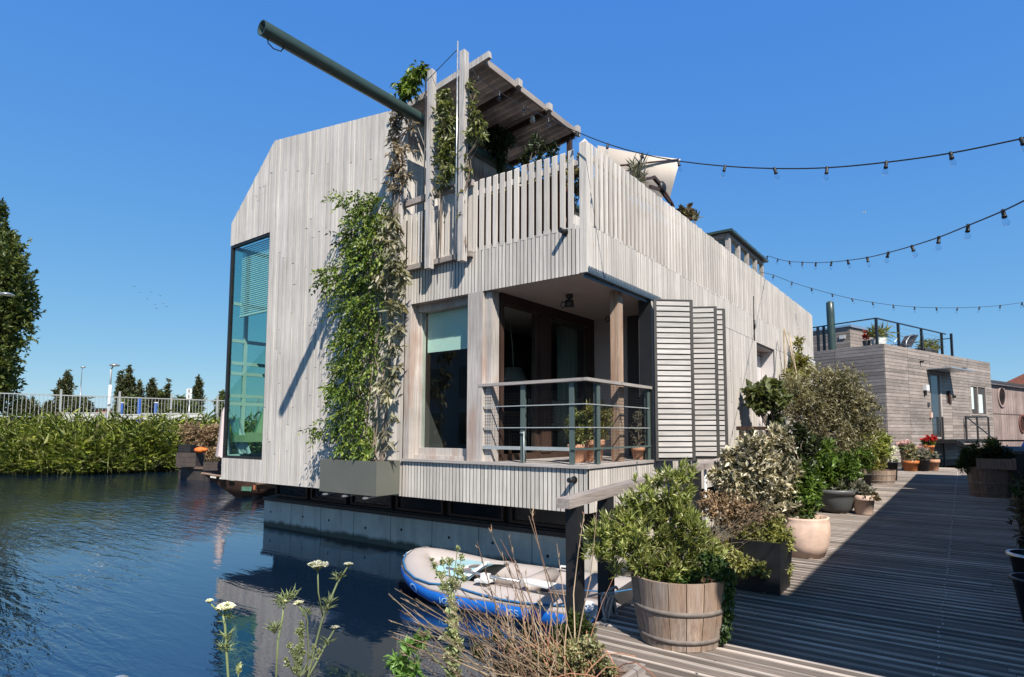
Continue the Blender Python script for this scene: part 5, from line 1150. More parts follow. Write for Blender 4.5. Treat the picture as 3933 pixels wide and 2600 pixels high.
f = MB(); f.tube([(-.25, -Bh+.12, .30), (-.25, Bh-.12, .30)], .10, 12); f.build('seat', M['rubber'], dg, True)
vs = []; m = 8
for i in range(m+1):
    t_ = i/m; x = .42+.62*t_; hw = (Bh-.02)*math.sqrt(max(0, 1-(max(0, x-.55)/.82)**2))*.9
    for k in range(m+1): y = -hw+2*hw*k/m; vs.append((x, y, zr_(x)+rt_*.86+.10*(1-(y/max(hw, .01))**2)*(1-t_)))
f = MB(); f.add(vs, [(i*(m+1)+k, i*(m+1)+k+1, (i+1)*(m+1)+k+1, (i+1)*(m+1)+k) for i in range(m) for k in range(m)], True); bc_ = f.build('bow_cover', M['lightblue'], dg, True)
f = MB(); f.add([(.40, -Bh*.9, .38), (.46, -Bh*.9, .385), (.46, Bh*.9, .385), (.40, Bh*.9, .38), (.40, 0, .49), (.46, 0, .485)], [(0, 1, 5, 4), (4, 5, 2, 3)]); f.build('cover_edge', M['white'], bc_, True)
def surf(x, y):
    hw = (Bh-.02)*math.sqrt(max(0, 1-(max(0, x-.55)/.82)**2))*.9; t_ = (x-.42)/.62; return zr_(x)+rt_*.86+.10*(1-(y/max(hw, .01))**2)*(1-t_)
def blob(cx, cy, rx, ry, dz):
    return [(cx+rx*math.cos(2*math.pi*k/20), cy+ry*math.sin(2*math.pi*k/20), surf(cx+rx*math.cos(2*math.pi*k/20), cy+ry*math.sin(2*math.pi*k/20))+dz) for k in range(20)]
for (cx, cy, rx, ry, mt, dz, nm) in ((.62, .10, .13, .24, 'white', .006, 'goggle_panel'), (.62, .21, .075, .085, 'rubberd', .011, 'goggle_lens'), (.62, .0, .075, .085, 'rubberd', .011, 'goggle_lens')):
    f = MB(); f.add(blob(cx, cy, rx, ry, dz), [tuple(range(20))]); f.build(nm, M[mt], bc_, True)
# grab line with its pale patches on the near tube, oar, handle
def tubep(i, a, off=.012):
    d = (pts[min(i+1, n-1)]-pts[max(i-1, 0)]).normalized(); o = Vector((d.y, -d.x, 0)).normalized(); return pts[i]+o*(rt_+off)*math.cos(a)+Vector((0, 0, (rt_+off)*math.sin(a)))
for i0, i1 in ((n-9, n-2), (n-14, n-9), (1, 8), (8, 13)):
    f = MB(); f.tube([tubep(i, R(50)-R(22)*math.sin(math.pi*(i-i0)/(i1-i0)), .016) for i in range(i0, i1+1)], .012, 6); f.build('grab_line', M['bluerope'], dg, True)
for i in (1, 8, 13, n-14, n-9, n-2):
    p = tubep(i, R(52), .004); nn = (p-pts[i]).normalized(); a = nn.cross(Vector((1, 0, 0))).normalized(); b_ = nn.cross(a); f = MB()
    f.add([p+a*.075*math.cos(2*math.pi*k/16)+b_*.075*math.sin(2*math.pi*k/16) for k in range(16)]+[p+nn*.01], [(k, (k+1)%16, 16) for k in range(16)]); f.build('rope_patch', M['white'], dg, True)
f = MB(); f.tube([(.70, Bh-.05, .47), (-.35, Bh+.03, .455)], .018, 8); oo = f.build('oar', M['alu'], dg, True)
f = MB(); f.poly([(-.33, Bh-.02, .46), (-.42, Bh-.06, .462), (-.86, Bh-.05, .45), (-.92, Bh+.03, .44), (-.80, Bh+.12, .44), (-.40, Bh+.08, .455)], (0, 0, .018)); f.build('blade', M['white'], oo, True)
f = MB(); f.box(.02, .20, Bh-.06, Bh+.10, .395, .425); f.box(.06, .16, Bh-.02, Bh+.04, .425, .49); f.build('oar_lock', M['white'], dg, True)
f = MB(); f.tube([(-.35, -Bh+.12, .375), (-.35, -Bh+.09, .42), (-.55, -Bh+.09, .42), (-.55, -Bh+.12, .375)], .016, 8); f.build('carry_handle', M['white'], dg, True)
f = MB(); f.tube([(-.9, Bh+.0, .43), (-1.4, Bh-.05, .46), (-1.9, Bh-.4, .55)], .009, 6); f.build('bow_line', M['bluerope'], dg, True)
def lettering(txt, size, s0, ang):
    cu = bpy.data.curves.new('lettering', 'FONT'); cu.body = txt; cu.size = size; cu.extrude = 0; ob = bpy.data.objects.new('lettering', cu); COL.objects.link(ob)
    dg_ = bpy.context.evaluated_depsgraph_get(); me = bpy.data.meshes.new_from_object(ob.evaluated_get(dg_)); bpy.data.objects.remove(ob)
    # wrap on the flank: follow the straight near side (+y in the boat frame), reading from the bow backwards
    for v in me.vertices:
        x, h = v.co.x*1.25, v.co.y; a = ang+h/rt_; r = rt_+.009
        v.co = Vector((s0-x, Bh+r*math.cos(a), zr_(s0-x)+r*math.sin(a)))
    me.materials.clear(); me.materials.append(M['paleletter']); return link('lettering', me, dg, True)
lettering('IOUI', .115, .62, R(-22)); lettering('SS  E', .115, -.30, R(-22))
f = MB(); a_ = []
for rr_ in (.055, .042):
    for k in range(20):
        an = 2*math.pi*k/20; i_ = n-11; base = tubep(i_, R(-10)+rr_*math.sin(an)/rt_, .010); d = (pts[i_+1]-pts[i_-1]).normalized(); a_.append(base+d*rr_*math.cos(an)*1.4)
f.add(a_, [(k, (k+1)%20, 20+(k+1)%20, 20+k) for k in range(20)]); f.build('emblem', M['paleletter'], dg, True)
# balcony pots
potted((-4.20, 6.72, 1.588), 'rim', .14, .24, 'terracotta', 'netted terracotta pot of rosemary by the balcony corner', 'hebe', [(0, 0, .42, .19, .19, .2), (0, 0, .56, .15, .15, .15)], 260, 7, .06, .014, .9, .6, 90, 'pots on the balcony')
potted((-4.13, 7.02, 1.588), 'rim', .15, .30, 'terracotta', 'larger terracotta pot of lavender beside the balcony column', 'climb', [(0, 0, .50, .24, .24, .22), (.05, .05, .66, .18, .18, .18)], 240, 7, .08, .012, .9, .6, 91, 'pots on the balcony')
potted((-3.92, 7.95, 1.588), 'rim', .10, .18, 'terracotta', 'wispy plant in the smallest pot, at the shutter end of the balcony', 'greyleaf', [(0, 0, .38, .13, .13, .2), (0, 0, .6, .12, .12, .16)], 70, 5, .04, .016, .6, .8, 92, 'pots on the balcony')
# right-hand side: barrel planter, bins, buckets, plants
c = Vector((.50, 18.2, DZ)); barrel('barrel_planter', c, .40, .46, .72, 'dark half barrel in the shade on the right, carrying a plank box', 'barrel', 'barreld', hoops=(.12, .45))
pk = thing('plank_box', (.62, 18.2, DZ+.72), 'low grey plank box sitting on the shaded barrel', 'planter box')
f = MB(); f.box(.25, 1.0, 17.72, 17.75, DZ+.68, DZ+.93); f.box(.25, 1.0, 18.65, 18.68, DZ+.68, DZ+.93); f.box(.25, .28, 17.752, 18.648, DZ+.68, DZ+.93); f.box(.97, 1.0, 17.752, 18.648, DZ+.68, DZ+.93); f.build('boards', M['barreld'], pk)
f = MB(); f.box(.281, .969, 17.752, 18.648, DZ+.80, DZ+.87); f.build('soil', M['soil'], pk)
fp = thing('feathery_plant', (.5, 18.4, DZ+.87), 'feathery dark green plant spilling left from the plank box', 'plant')
foliage('foliage', SD([(2270,1050,26),(2250,1065,24),(2300,1045,24),(2235,1075,18),(2320,1055,20),(2290,1065,20),(2240,1050,14)], (.4, 18.3, 1.4)), 480, 8, .13, .012, M['feather'], fp, .4, .8, .14, .2, .2, .3, seed=93)
foliage('young_leaves', SD([(2300,1030,12),(2310,1045,10)], (.4, 18.5, 1.5)), 40, 7, .13, .03, M['climb'], fp, .7, .6, .1, .2, seed=94)
bn = thing('rubbish_bin', (1.18, 20.4, DZ), 'black wheeled bin behind the shaded barrel', 'bin')
f = MB(); vs = [(1.18+sx*.30*q, 20.4+sy*.36*q, DZ+z) for z, q in ((.05, .82), (1.0, 1.0)) for sx, sy in ((-1,-1),(1,-1),(1,1),(-1,1))]; f.add(vs, [(0,3,2,1),(4,5,6,7),(0,1,5,4),(1,2,6,5),(2,3,7,6),(3,0,4,7)]); f.build('body', M['blackplastic'], bn)
f = MB(); f.poly([(.85, 20.0, DZ+1.01), (1.51, 20.0, DZ+1.01), (1.51, 20.8, DZ+1.12), (.85, 20.8, DZ+1.12)], (0, 0, .05)); f.build('lid', M['darkpot'], bn)
for x in (.95, 1.41): f = MB(); f.tube([(x-.03, 20.75, DZ+.1), (x+.03, 20.75, DZ+.1)], .1, 14); f.build('wheel', M['black'], bn)
bb_ = thing('blue_tarp', (1.55, 22.6, DZ), 'blue tarpaulin bundle at the right edge beyond the bin', 'tarpaulin')
f = MB(); f.ball((1.5, 21.4, 1.25), .42, 14, .5, .8, 1.3); f.ball((1.55, 21.2, .85), .4, 12, .6, .8, 1); f.build('cover', M['bluepaint'], bb_)
tb = thing('tool_bench', (1.6, 25, DZ), 'dark slatted bench against the brown house at the right edge', 'bench')
a_ = at('Y', 25.5, 3822, 1692); b__ = at('Y', 25.5, 3925, 1692)
f = MB(); f.bar(a_, b__+Vector((.6, 0, 0)), .5, .05); f.build('seat', M['darkbrown'], tb)
for q in (a_+Vector((.06, 0, 0)), b__+Vector((.4, 0, 0))): f = MB(); f.box(q.x-.04, q.x+.04, 25.3, 25.7, DZ, q.z-.025); f.build('leg', M['darkbrown'], tb)
for i, (x, y, r, h, lab, lf) in enumerate(((.475, 6.42, .20, .37, 'black bucket nearest the right edge of the boardwalk', None), (.52, 7.6, .205, .38, 'black bucket with a pale rim and a green plant, second on the right edge', 'feather'))):
    t = thing('bucket', (x, y, DZ), lab, 'bucket', 'black buckets at the right edge'); f = MB(); f.lathe([(0, .01), (r*.66, 0), (r*.95, h*.95), (r*1.06, h*.95), (r*1.06, h), (r*.92, h), (r*.66, .1), (0, .1)], (0,0,0), 26); f.build('body', M['blackplastic'], t, True)
    if i: f = MB(); f.lathe([(r*1.065, h-.02), (r*1.07, h+.004), (r*.93, h+.004)], (0,0,0), 26); f.build('rim', M['steel'], t, True)
    if lf: foliage('foliage', [(.12, .0, h+.02, .18, .2, .12), (.3, .1, h+.15, .2, .2, .2)], 90, 7, .09, .03, M[lf], t, .3, .8, .08, .2, local=True, seed=95)
for i, (x, y, lab, mt, n_) in enumerate(((.68, 9.2, 'straggly reddish plant in a dark pot on the right edge', 'purple', 60), (.80, 11.2, 'dark fern in a pot farther along the right edge', 'fern', 90), (.92, 13.4, 'wilting dark plant in a pot below the bin on the right', 'darkleaf', 80))):
    potted((x, y, DZ), 'plain', .2, .3, 'blackplastic', lab, mt, [(0, 0, .45, .24, .24, .2), (-.1, 0, .7, .18, .2, .16)], n_, 6, .10, .03, .3, .9, 96+i, 'potted plants in the shade on the right')
# fallen leaves on the boards
rg_ = np.random.default_rng(55); P_ = [(rg_.uniform(-2.4, .9)**1, rg_.uniform(3.2, 20), DZ+.004) for i in range(150)]+[(-1.5+rg_.normal()*.35, 5.2+rg_.normal()*1.6, DZ+.004) for i in range(60)]
fl0 = leaf_mesh('fallen_leaves', P_, [(math.cos(a), math.sin(a), .05) for a in rg_.uniform(0, 6.28, len(P_))], rg_.uniform(.02, .05, len(P_)), .014, .3, -.1, M['straw'], None, 3.); tag(fl0, 'dry fallen leaves scattered over the boardwalk planks', 'fallen leaves', None, 'stuff')
# ================================================================ foreground trough and its weeds
tr = thing('trough_planter', (-1.8, 2.1, DZ), 'long weathered plank trough at the bottom edge of the picture', 'planter')
f = MB(); x0, x1, y0, y1, z0, z1 = -2.12, -1.49, .7, 3.08, DZ, .71
f.box(x0, x0+.03, y0, y1, z0, z1); f.box(x1-.03, x1, y0, y1, z0, z1); f.box(x0+.032, x1-.032, y1-.03, y1-.001, z0, z1-.004); f.box(x0+.032, x1-.032, y0+.001, y0+.03, z0, z1-.004); f.build('boards', M['rail'], tr)
f = MB(); n = 16; vs = [(x0+.03+(x1-x0-.06)*i/n, y0+.03+(y1-y0-.06)*j/40, .655+random.uniform(-.012, .012)) for j in range(41) for i in range(n+1)]
f.add(vs, [(j*(n+1)+i, j*(n+1)+i+1, (j+1)*(n+1)+i+1, (j+1)*(n+1)+i) for j in range(40) for i in range(n)], True); f.build('soil', M['soil'], tr)
# dry broom-like stalks
bs = thing('dry_shrub', (-1.85, 2.75, .66), 'tangle of dry tan stalks fanning up from the foreground trough', 'dry plant')
r_ = random.Random(9); f = MB(); P_, D_ = [], []
tops = [(1230,1470),(1290,1500),(1330,1560),(1470,1440),(1390,1520)]
def stalkto(mb, base, tx, ty, X, r0, side, k=1.658, bend=.08):
    e = at('X', X, tx*k, ty*k); base = Vector(base); m = base.lerp(e, .5)+Vector((r_.uniform(-1, 1)*bend, r_.uniform(-1, 1)*bend, -.02)); pts_ = [base, base.lerp(m, .6)+Vector((r_.uniform(-.01,.01), r_.uniform(-.01,.01), 0)), m, m.lerp(e, .5)+Vector((r_.uniform(-.012,.012), r_.uniform(-.012,.012), .01)), e]
    mb.tube(pts_, [r0, r0*.85, r0*.7, r0*.5, r0*.3], 5, False)
    for i in range(side):
        t_ = r_.uniform(.35, 1.); q = pts_[2].lerp(e, t_) if t_ > .5 else pts_[1].lerp(pts_[2], t_*2)
        d = (e-base).normalized()+Vector((r_.uniform(-.5, .5), r_.uniform(-.5, .5), r_.uniform(.0, .5))); P_.append(q); D_.append(d)
for i in range(82):
    tx = r_.choice((r_.uniform(895, 1130), r_.uniform(1080, 1330), r_.uniform(1050, 1290))); ty = r_.uniform(1310, 1480)
    if tx < 1000: ty = r_.uniform(1360, 1520)
    if tx > 1250: ty = r_.uniform(1380, 1500)
    b_ = (-1.95+r_.uniform(-.12, .22), 2.62+r_.uniform(-.25, .3), .64); stalkto(f, b_, tx, ty, b_[0]+r_.uniform(-.15, .05), .0035, 5)
for tx, ty in ((1232,1190),(1170,1290),(1180,1245),(1135,1230),(1105,1255),(1225,1195),(1250,1360),(1270,1330),(1195,1300),(1290,1260),(1355,1180),(1385,1140),(1205,1395),(900,1375),(928,1385)):
    b_ = (-1.9+r_.uniform(-.1, .15), 2.7+r_.uniform(-.2, .25), .64); stalkto(f, b_, tx, ty, -1.92, .0045, 9)
f.build('stem', M['straw'], bs)
leaf_mesh('foliage', P_, D_, np.random.default_rng(3).uniform(.02, .055, len(P_)), .006, .2, .1, M['straw'], bs)
rs = thing('red_stemmed_weed', (-1.7, 2.9, .66), 'arching reddish stalks over the soil of the foreground trough', 'weed'); f = MB(); P_, D_ = [], []
for i in range(22):
    b_ = Vector((-1.75+r_.uniform(-.25, .2), 2.7+r_.uniform(-.3, .3), .65)); e = b_+Vector((r_.uniform(-.35, .35), r_.uniform(-.2, .3), r_.uniform(.02, .22))); m = b_.lerp(e, .5)+Vector((0, 0, r_.uniform(.04, .14)))
    f.tube([b_, b_.lerp(m, .5)+Vector((0,0,.02)), m, m.lerp(e, .5)+Vector((0,0,.01)), e], .0032, 5, False)
for tx, ty in ((1160,1250),(1230,1380),(1170,1300),(1260,1440),(1420,1340)): stalkto(f, (-1.82+r_.uniform(-.1,.1), 2.8, .64), tx, ty, -1.85, .003, 3)
f.build('stem', M['redstalk'], rs)
sdm = thing('sedum', (-1.62, 2.9, .66), 'low succulent clumps at the right end of the foreground trough', 'succulent plant')
foliage('foliage', SD([(1330,1510,30),(1370,1500,26),(1300,1530,26),(1390,1535,22),(1270,1545,26),(1350,1545,30),(1410,1555,20),(1240,1530,22),(1200,1545,24),(1160,1555,22),(1285,1510,18),(1225,1500,14)], (-1.65, 2.9, .72)), 900, 7, .022, .012, M['sedum'], sdm, .6, .8, .02, .2, seed=101)
hw_ = thing('mossy_weed', (-1.95, 3.0, .66), 'fine upright green weed at the back corner of the trough beside the black post', 'weed')
foliage('foliage', SD([(1330,1450,24),(1350,1440,18),(1310,1465,22),(1290,1480,20),(1340,1480,22),(1365,1460,14),(1325,1425,12),(1255,1495,18),(1220,1470,16),(1180,1500,18),(1150,1470,14),(1110,1510,16)], (-1.95, 3.0, .85)), 800, 7, .03, .007, M['feather'], hw_, .9, .5, .04, .2, seed=102)
gs_ = thing('spurge', (-1.95, 2.35, .66), 'tall pale green weed with round leaves and forked flowering top, before the dinghy', 'weed')
sc_ = SD([(1052,1560,16),(1050,1530,17),(1055,1500,17),(1048,1470,17),(1052,1440,15),(1046,1410,14)], (-1.95, 2.4, .9))
foliage('foliage', sc_, 120, 4, .03, .027, M['spurge'], gs_, .1, .9, .02, .4, .15, .2, seed=103)
fl2 = SD([(1020,1330,12),(1005,1310,8),(1040,1300,10),(1065,1320,12),(1070,1290,7),(1025,1300,8),(1050,1350,16),(1030,1360,12),(1075,1340,8),(1060,1270,5),(1000,1295,4),(1045,1385,14)], (-1.95, 2.4, 1.1))
foliage('flower_spray', fl2, 260, 5, .014, .010, M['spurge'], gs_, .6, .9, .015, .2, seed=104)
f = MB(); b_ = Vector((sc_[0][0], sc_[0][1], .64)); f.tube([b_]+[q[:3] for q in sc_[1:]]+[fl2[6][:3]], .006, 6)
for q in fl2: f.tube([fl2[11][:3], Vector(fl2[11][:3]).lerp(Vector(q[:3]), .6)+Vector((0,0,-.005)), q[:3]], .0022, 5, False)
f.build('stem', M['spurge'], gs_)
bl_ = thing('bright_weed', (-2.0, 2.25, .66), 'bright green serrated leaves at the bottom, left of the dry stalks', 'weed')
foliage('foliage', SD([(925,1530,16),(945,1500,14),(965,1480,12),(935,1560,16),(960,1550,12),(980,1475,8),(910,1535,10)], (-1.98, 2.2, .9)), 75, 5, .05, .018, M['brightleaf'], bl_, .3, .7, .03, .2, seed=105)
f = MB()
for q in SD([(925,1530,1),(965,1480,1),(935,1560,1)], (-1.98, 2.2, .9)): f.tube([(-1.95, 2.25, .64), q[:3]], .004, 5)
f.build('stem', M['stem'], bl_)
# wild carrot flowers: umbels on thin stems
def XP(x, y, X=-2.03): return at('X', X, x, y)
def carrot(lab, stem, heads, X=-2.03, leaves=()):
    """stem: list of photo pixels from top to bottom; heads: (x,y,r_px,open)"""
    pts_ = [XP(x, y, X) for x, y in stem[0]]; e = pts_[-1]; d = (pts_[-1]-pts_[-2]).normalized(); b_ = e+d*((e.z-.645)/max(-d.z, .2)); b_.x = max(min(b_.x, -1.6), -2.08)
    t = thing('wild_carrot', (b_.x, b_.y, .645), lab, 'wildflower', 'wild carrot flowers in the trough'); f = MB(); f.tube(pts_+[b_], [.0028]+[.0042]*(len(pts_)-1)+[.005], 6)
    for br in stem[1:]: f.tube([XP(x, y, X) for x, y in br], .0028, 6)
    f.build('stem', M['stem'], t); P_, D_ = [], []; rg = np.random.default_rng(int(heads[0][0]))
    g = MB()
    for x, y, r, op in heads:
        c_ = XP(x, y, X); dep = (c_-CAM).dot(vF); rr = r/FPX*dep
        for k in range(int(26*op)+8):
            a = rg.uniform(0, 6.28); q = rr*math.sqrt(rg.uniform(0, 1)); h_ = .30*rr*(1-(q/rr)**2); u_ = c_+Vector((math.cos(a)*q, math.sin(a)*q, h_))
            g.tube([c_-Vector((0, 0, rr*.55)), u_], .0012, 4, False)
            for m_ in range(11):
                o_ = rg.normal(size=3)*rr*.085; P_.append((u_.x+o_[0], u_.y+o_[1], u_.z+o_[2]*.5)); D_.append((rg.normal(), rg.normal(), .5))
    g.build('umbel_rays', M['stem'], t)
    leaf_mesh('florets', P_, D_, .0065, .0058, .1, .1, M['umbel'], t, 2.)
    if leaves:
        LP, LD = [], []
        for x, y in leaves:
            c_ = XP(x, y, X)
            for k in range(26): LP.append(c_+Vector(rg.normal(size=3))*.006); LD.append((rg.normal(), rg.normal(), .9+rg.normal()*.3))
        leaf_mesh('foliage', LP, LD, rg.uniform(.02, .05, len(LP)), .0035, .1, .15, M['stem'], t)
    return t
k7 = .3507
def zz(x, y): return (780+x*k7, 2050+y*k7)
carrot('tallest wild carrot with a big cream umbel, in front of the concrete hull', [[zz(1590, 350), zz(1470, 540), zz(1310, 920), zz(1230, 1220), zz(1150, 1560)], [zz(1255, 395), zz(1262, 640), zz(1312, 910)]], [zz(1250, 345)+(37, 1.6), zz(1592, 335)+(14, .5)], -2.03, [zz(1475, 490), zz(1350, 830), zz(1390, 770)])
carrot('wild carrot with a round cream head low over the blue water', [[zz(215, 880), zz(240, 1000), zz(255, 1250), zz(275, 1568)], [zz(85, 770), zz(150, 835), zz(215, 890)]], [zz(245, 800)+(33, 1.4), zz(70, 740)+(12, .4)], -2.03, [zz(270, 1140), zz(240, 1270), zz(270, 930), zz(230, 1260)])
carrot('wild carrot with a closed green bud and feathery bracts', [[zz(885, 770), zz(868, 930), zz(820, 1160), zz(800, 1568)], [zz(1040, 775), zz(1105, 880), zz(1140, 930), zz(1155, 1300), zz(1120, 1568)]], [zz(885, 742)+(11, .4), zz(1040, 757)+(16, .7)], -2.03, [zz(870, 730), zz(920, 720), zz(980, 690), zz(850, 790), zz(1140, 880), zz(790, 1080), zz(780, 1040)])
carrot('short wild carrot with a small half open umbel, rightmost of the four', [[zz(1440, 1045), zz(1350, 1200), zz(1230, 1430), zz(1150, 1568)]], [zz(1445, 1028)+(13, .6)], -2.03, [zz(1355, 1200)])
wm = thing('mugwort', (-2.0, 1.75, .65), 'pale fluffy seed spike standing among the wild carrots', 'weed')
wl_ = []
for x, y, r in ((1080,985,14),(1045,1060,14),(1090,1050,12),(1075,1120,16),(950,1220,12),(975,1280,12),(1040,1260,18),(1080,1220,16),(1100,1300,16),(1010,1330,16),(905,1370,10),(930,1420,12),(1060,1400,18),(1010,1480,16),(1210,1230,8),(1265,1285,8),(1160,1350,10),(1240,1340,7),(400,1440,10),(385,1500,14)):
    p = XP(*zz(x, y)); dep = (p-CAM).dot(vF); rr = r*k7*1.5/FPX*dep; wl_.append((p.x, p.y, p.z, rr, rr, rr*1.3))
foliage('florets', wl_, 420, 4, .010, .007, M['spurge'], wm, .5, .9, .01, .1, seed=107)
f = MB(); b_ = XP(*zz(1060, 1568))
for q in wl_[:18]: f.tube([b_, b_.lerp(Vector(q[:3]), .5)+Vector((0, 0, -.01)), q[:3]], .0022, 5, False)
f.tube([XP(*zz(385, 1568)), wl_[18][:3]], .0022, 5); f.tube([b_, (b_.x+.02, b_.y+.02, .645)], .004, 5); f.build('stem', M['stem'], wm)
# domed pole cap at the bottom edge
q = at('X', -3.3, 460, 2595); mp_ = thing('mooring_pole', (q.x, q.y, -.8), 'round mooring pole with a domed metal cap at the bottom edge', 'mooring pole')
dep = (q-CAM).dot(vF); rr = 37/FPX*dep; f = MB(); f.lathe([(rr, 0), (rr, q.z+.8-rr)], (0,0,0), 16); f.build('pole', M['tarwood'], mp_, True)
f = MB(); f.lathe([(rr*1.04, q.z+.8-rr*1.0)]+[(rr*1.04*math.cos(a), q.z+.8-rr*.9+rr*.9*math.sin(a)) for a in np.linspace(0, 1.57, 7)], (0,0,0), 20); f.build('cap', M['steel'], mp_, True)
# ================================================================ far bank on the left
RB = [(-48, 1.5), (-40, 5.2), (-35.8, 7.6), (-32.9, 9.75), (-32.4, 11.6), (-32.2, 13.5), (-30.5, 17), (-28, 22), (-25, 28)]
def along(pts, t):
    seg = [math.dist(pts[i], pts[i+1]) for i in range(len(pts)-1)]; s = t*sum(seg)
    for i, q in enumerate(seg):
        if s <= q or i == len(seg)-1:
            k = min(s/q, 1); a, b = pts[i], pts[i+1]; d = ((b[0]-a[0])/q, (b[1]-a[1])/q); return (a[0]+(b[0]-a[0])*k, a[1]+(b[1]-a[1])*k), (-d[1], d[0])
        s -= q
rg = np.random.default_rng(33); P_, D_, Ls, Ws = [], [], [], []; SP, SD_, SL = [], [], []; TP, TD = [], []
for i in range(5200):
    (x, y), nrm = along(RB, rg.random()); dd_ = rg.random()**1.4*2.6; x += nrm[0]*dd_; y += nrm[1]*dd_
    Hh = (1.75+.75*min(1, dd_/1.2))*rg.uniform(.68, 1.1)+.16*math.sin(x*1.3+y)+.13*math.sin(y*2.9)
    lean = rg.normal(size=2)*.12; dv = np.array([lean[0]+.08, lean[1], 1.]); SP.append((x, y, -.05)); SD_.append(dv); SL.append(Hh)
    for j in range(10):
        t_ = rg.uniform(.06, 1.); a = rg.uniform(0, 6.28); P_.append(np.array((x, y, 0))+dv*Hh*t_); e = rg.uniform(.35, 1.35)
        D_.append((math.cos(a)*math.cos(e)+.35, math.sin(a)*math.cos(e)-.1, math.sin(e))); Ls.append(rg.uniform(.35, .75)); Ws.append(rg.uniform(.013, .028))
    if rg.random() < .2 and dd_ > .5: TP.append(np.array((x, y, 0))+dv*Hh*.98); TD.append(dv)
rd = thing('reed_bed', (-33, 10, 0), 'dense green reed bed lining the far bank of the canal', 'reeds'); rd['kind'] = 'stuff'
leaf_mesh('blades', P_, D_, Ls, Ws, .15, .35, M['reed'], rd); leaf_mesh('stalks', SP, SD_, SL, .022, .2, .0, M['reed'], rd)
leaf_mesh('plumes', TP, TD, .28, .06, .2, .3, M['reedtop'], rd)
# weeds on the quay edge
foliage_l = []
qs = thing('bank_weeds', (-33, 15, 1.7), 'loose brush and tall weeds on the quay behind the reeds', 'brush'); qs['kind'] = 'stuff'
for i in range(70):
    (x, y), nrm = along(RB, rg.random()); foliage_l.append((x+nrm[0]*rg.uniform(2.5, 4.5), y+nrm[1]*rg.uniform(2.5, 4.5), 1.9, .8, .8, .45))
foliage('foliage', foliage_l, 2400, 5, .3, .05, M['reed'], qs, .6, .8, .25, .2, seed=34)
# white railing on the quay
def dpt(x, y, dep):
    d = vF+vRt*((x-PX)/FPX)+vU*((PY-y)/FPX); return CAM+d*dep
fa, fb_ = dpt(-120, 1506, 28.3), dpt(860, 1539, 37.5); zb0 = 2.55
fn = thing('white_railing', (fa.x, fa.y, 1.75), 'long white barred railing on the quay behind the reeds', 'railing')
fdir = Vector((fb_.x-fa.x, fb_.y-fa.y, 0)); FL = fdir.length; fdir /= FL
def fp_(s, z): return Vector((fa.x, fa.y, 0))+fdir*s+Vector((0, 0, z))
ZT = (fa.z+fb_.z)/2; ZT0, ZT1 = fa.z, fb_.z
FL2 = FL*1.25
def zt_at(s): return ZT0+(ZT1-ZT0)*s/FL
ext = FL2
f = MB(); f.bar(fp_(0, zt_at(0)), fp_(ext, zt_at(ext)), .05, .055); f.build('top_rail', M['fence'], fn)
f = MB(); f.bar(fp_(0, zt_at(0)-1.15), fp_(ext, zt_at(ext)-1.15), .04, .04); f.build('bottom_rail', M['fence'], fn)
f = MB(); s = .1
while s < ext: f.bar(fp_(s, zt_at(s)-1.12), fp_(s, zt_at(s)-.03), .018, .018); s += .17
f.build('bars', M['fence'], fn)
s = .9
while s < ext:
    f = MB(); f.bar(fp_(s, 1.7), fp_(s, zt_at(s)+.32), .085, .085); f.build('post', M['fence'], fn); s += 2.62
# low barrier walls behind
def barrier(x0, x1, y0, y1, dep, lab, m='white'):
    a, b = dpt(x0, y1, dep), dpt(x1, y1, dep); zt_ = dpt(x0, y0, dep).z; t = thing('barrier_wall', (a.x, a.y, 1.7), lab, 'barrier', 'barriers behind the railing'); f = MB(); f.bar(a+Vector((0,0,(zt_-a.z)/2)), b+Vector((0,0,(zt_-a.z)/2)), .35, zt_-a.z); f.bar(Vector((a.x, a.y, zt_+.03)), Vector((b.x, b.y, zt_+.03)), .42, .06); f.build('wall', M[m], t)
barrier(248, 410, 1588, 1618, 40, 'white low barrier left of the tall street lamp', 'palepot')
barrier(420, 545, 1594, 1612, 42, 'grey-white low barrier right of the tall street lamp', 'palepot')
barrier(545, 790, 1590, 1612, 43, 'long pale low barrier nearest the house', 'palepot')
# street lamps
def lamp(px, ytop, ybot, dep, r, lab, headpx, arm):
    a, b = dpt(px, ytop, dep), dpt(px-8, ybot, dep); t = thing('street_lamp', (b.x, b.y, 1.7), lab, 'street lamp', 'street lamps on the quay')
    f = MB(); top = Vector((b.x, b.y, a.z-.25)); f.tube([(b.x, b.y, 1.7), (b.x, b.y, 1.7+(a.z-1.7)*.72)], r, 10); f.tube([(b.x, b.y, 1.7+(a.z-1.7)*.72), top, top+vRt*arm*.6+Vector((0,0,.2)), top+vRt*arm+Vector((0,0,.25))], r*.6, 8); f.build('pole', M['white'] if r > .06 else M['steel'], t)
    f = MB(); hw = headpx/FPX*dep; c = top+vRt*arm+Vector((0,0,.25)); prof = [(0, .08), (hw*.5, .07), (hw*.95, .01), (hw, -.02), (hw*.8, -.06), (0, -.09)]; f.lathe(prof, c, 20); f.build('lamp_head', M['steel'], t)
lamp(425, 1400, 1600, 33, .075, 'white street lamp with a round flat head behind the reeds', 18, .18)
lamp(313, 1408, 1580, 52, .05, 'thin grey street lamp with two small heads, farther off', 9, .1)
lamp(-75, 1122, 1560, 30, .06, 'street lamp whose small head just shows at the left edge', 24, 1.05)
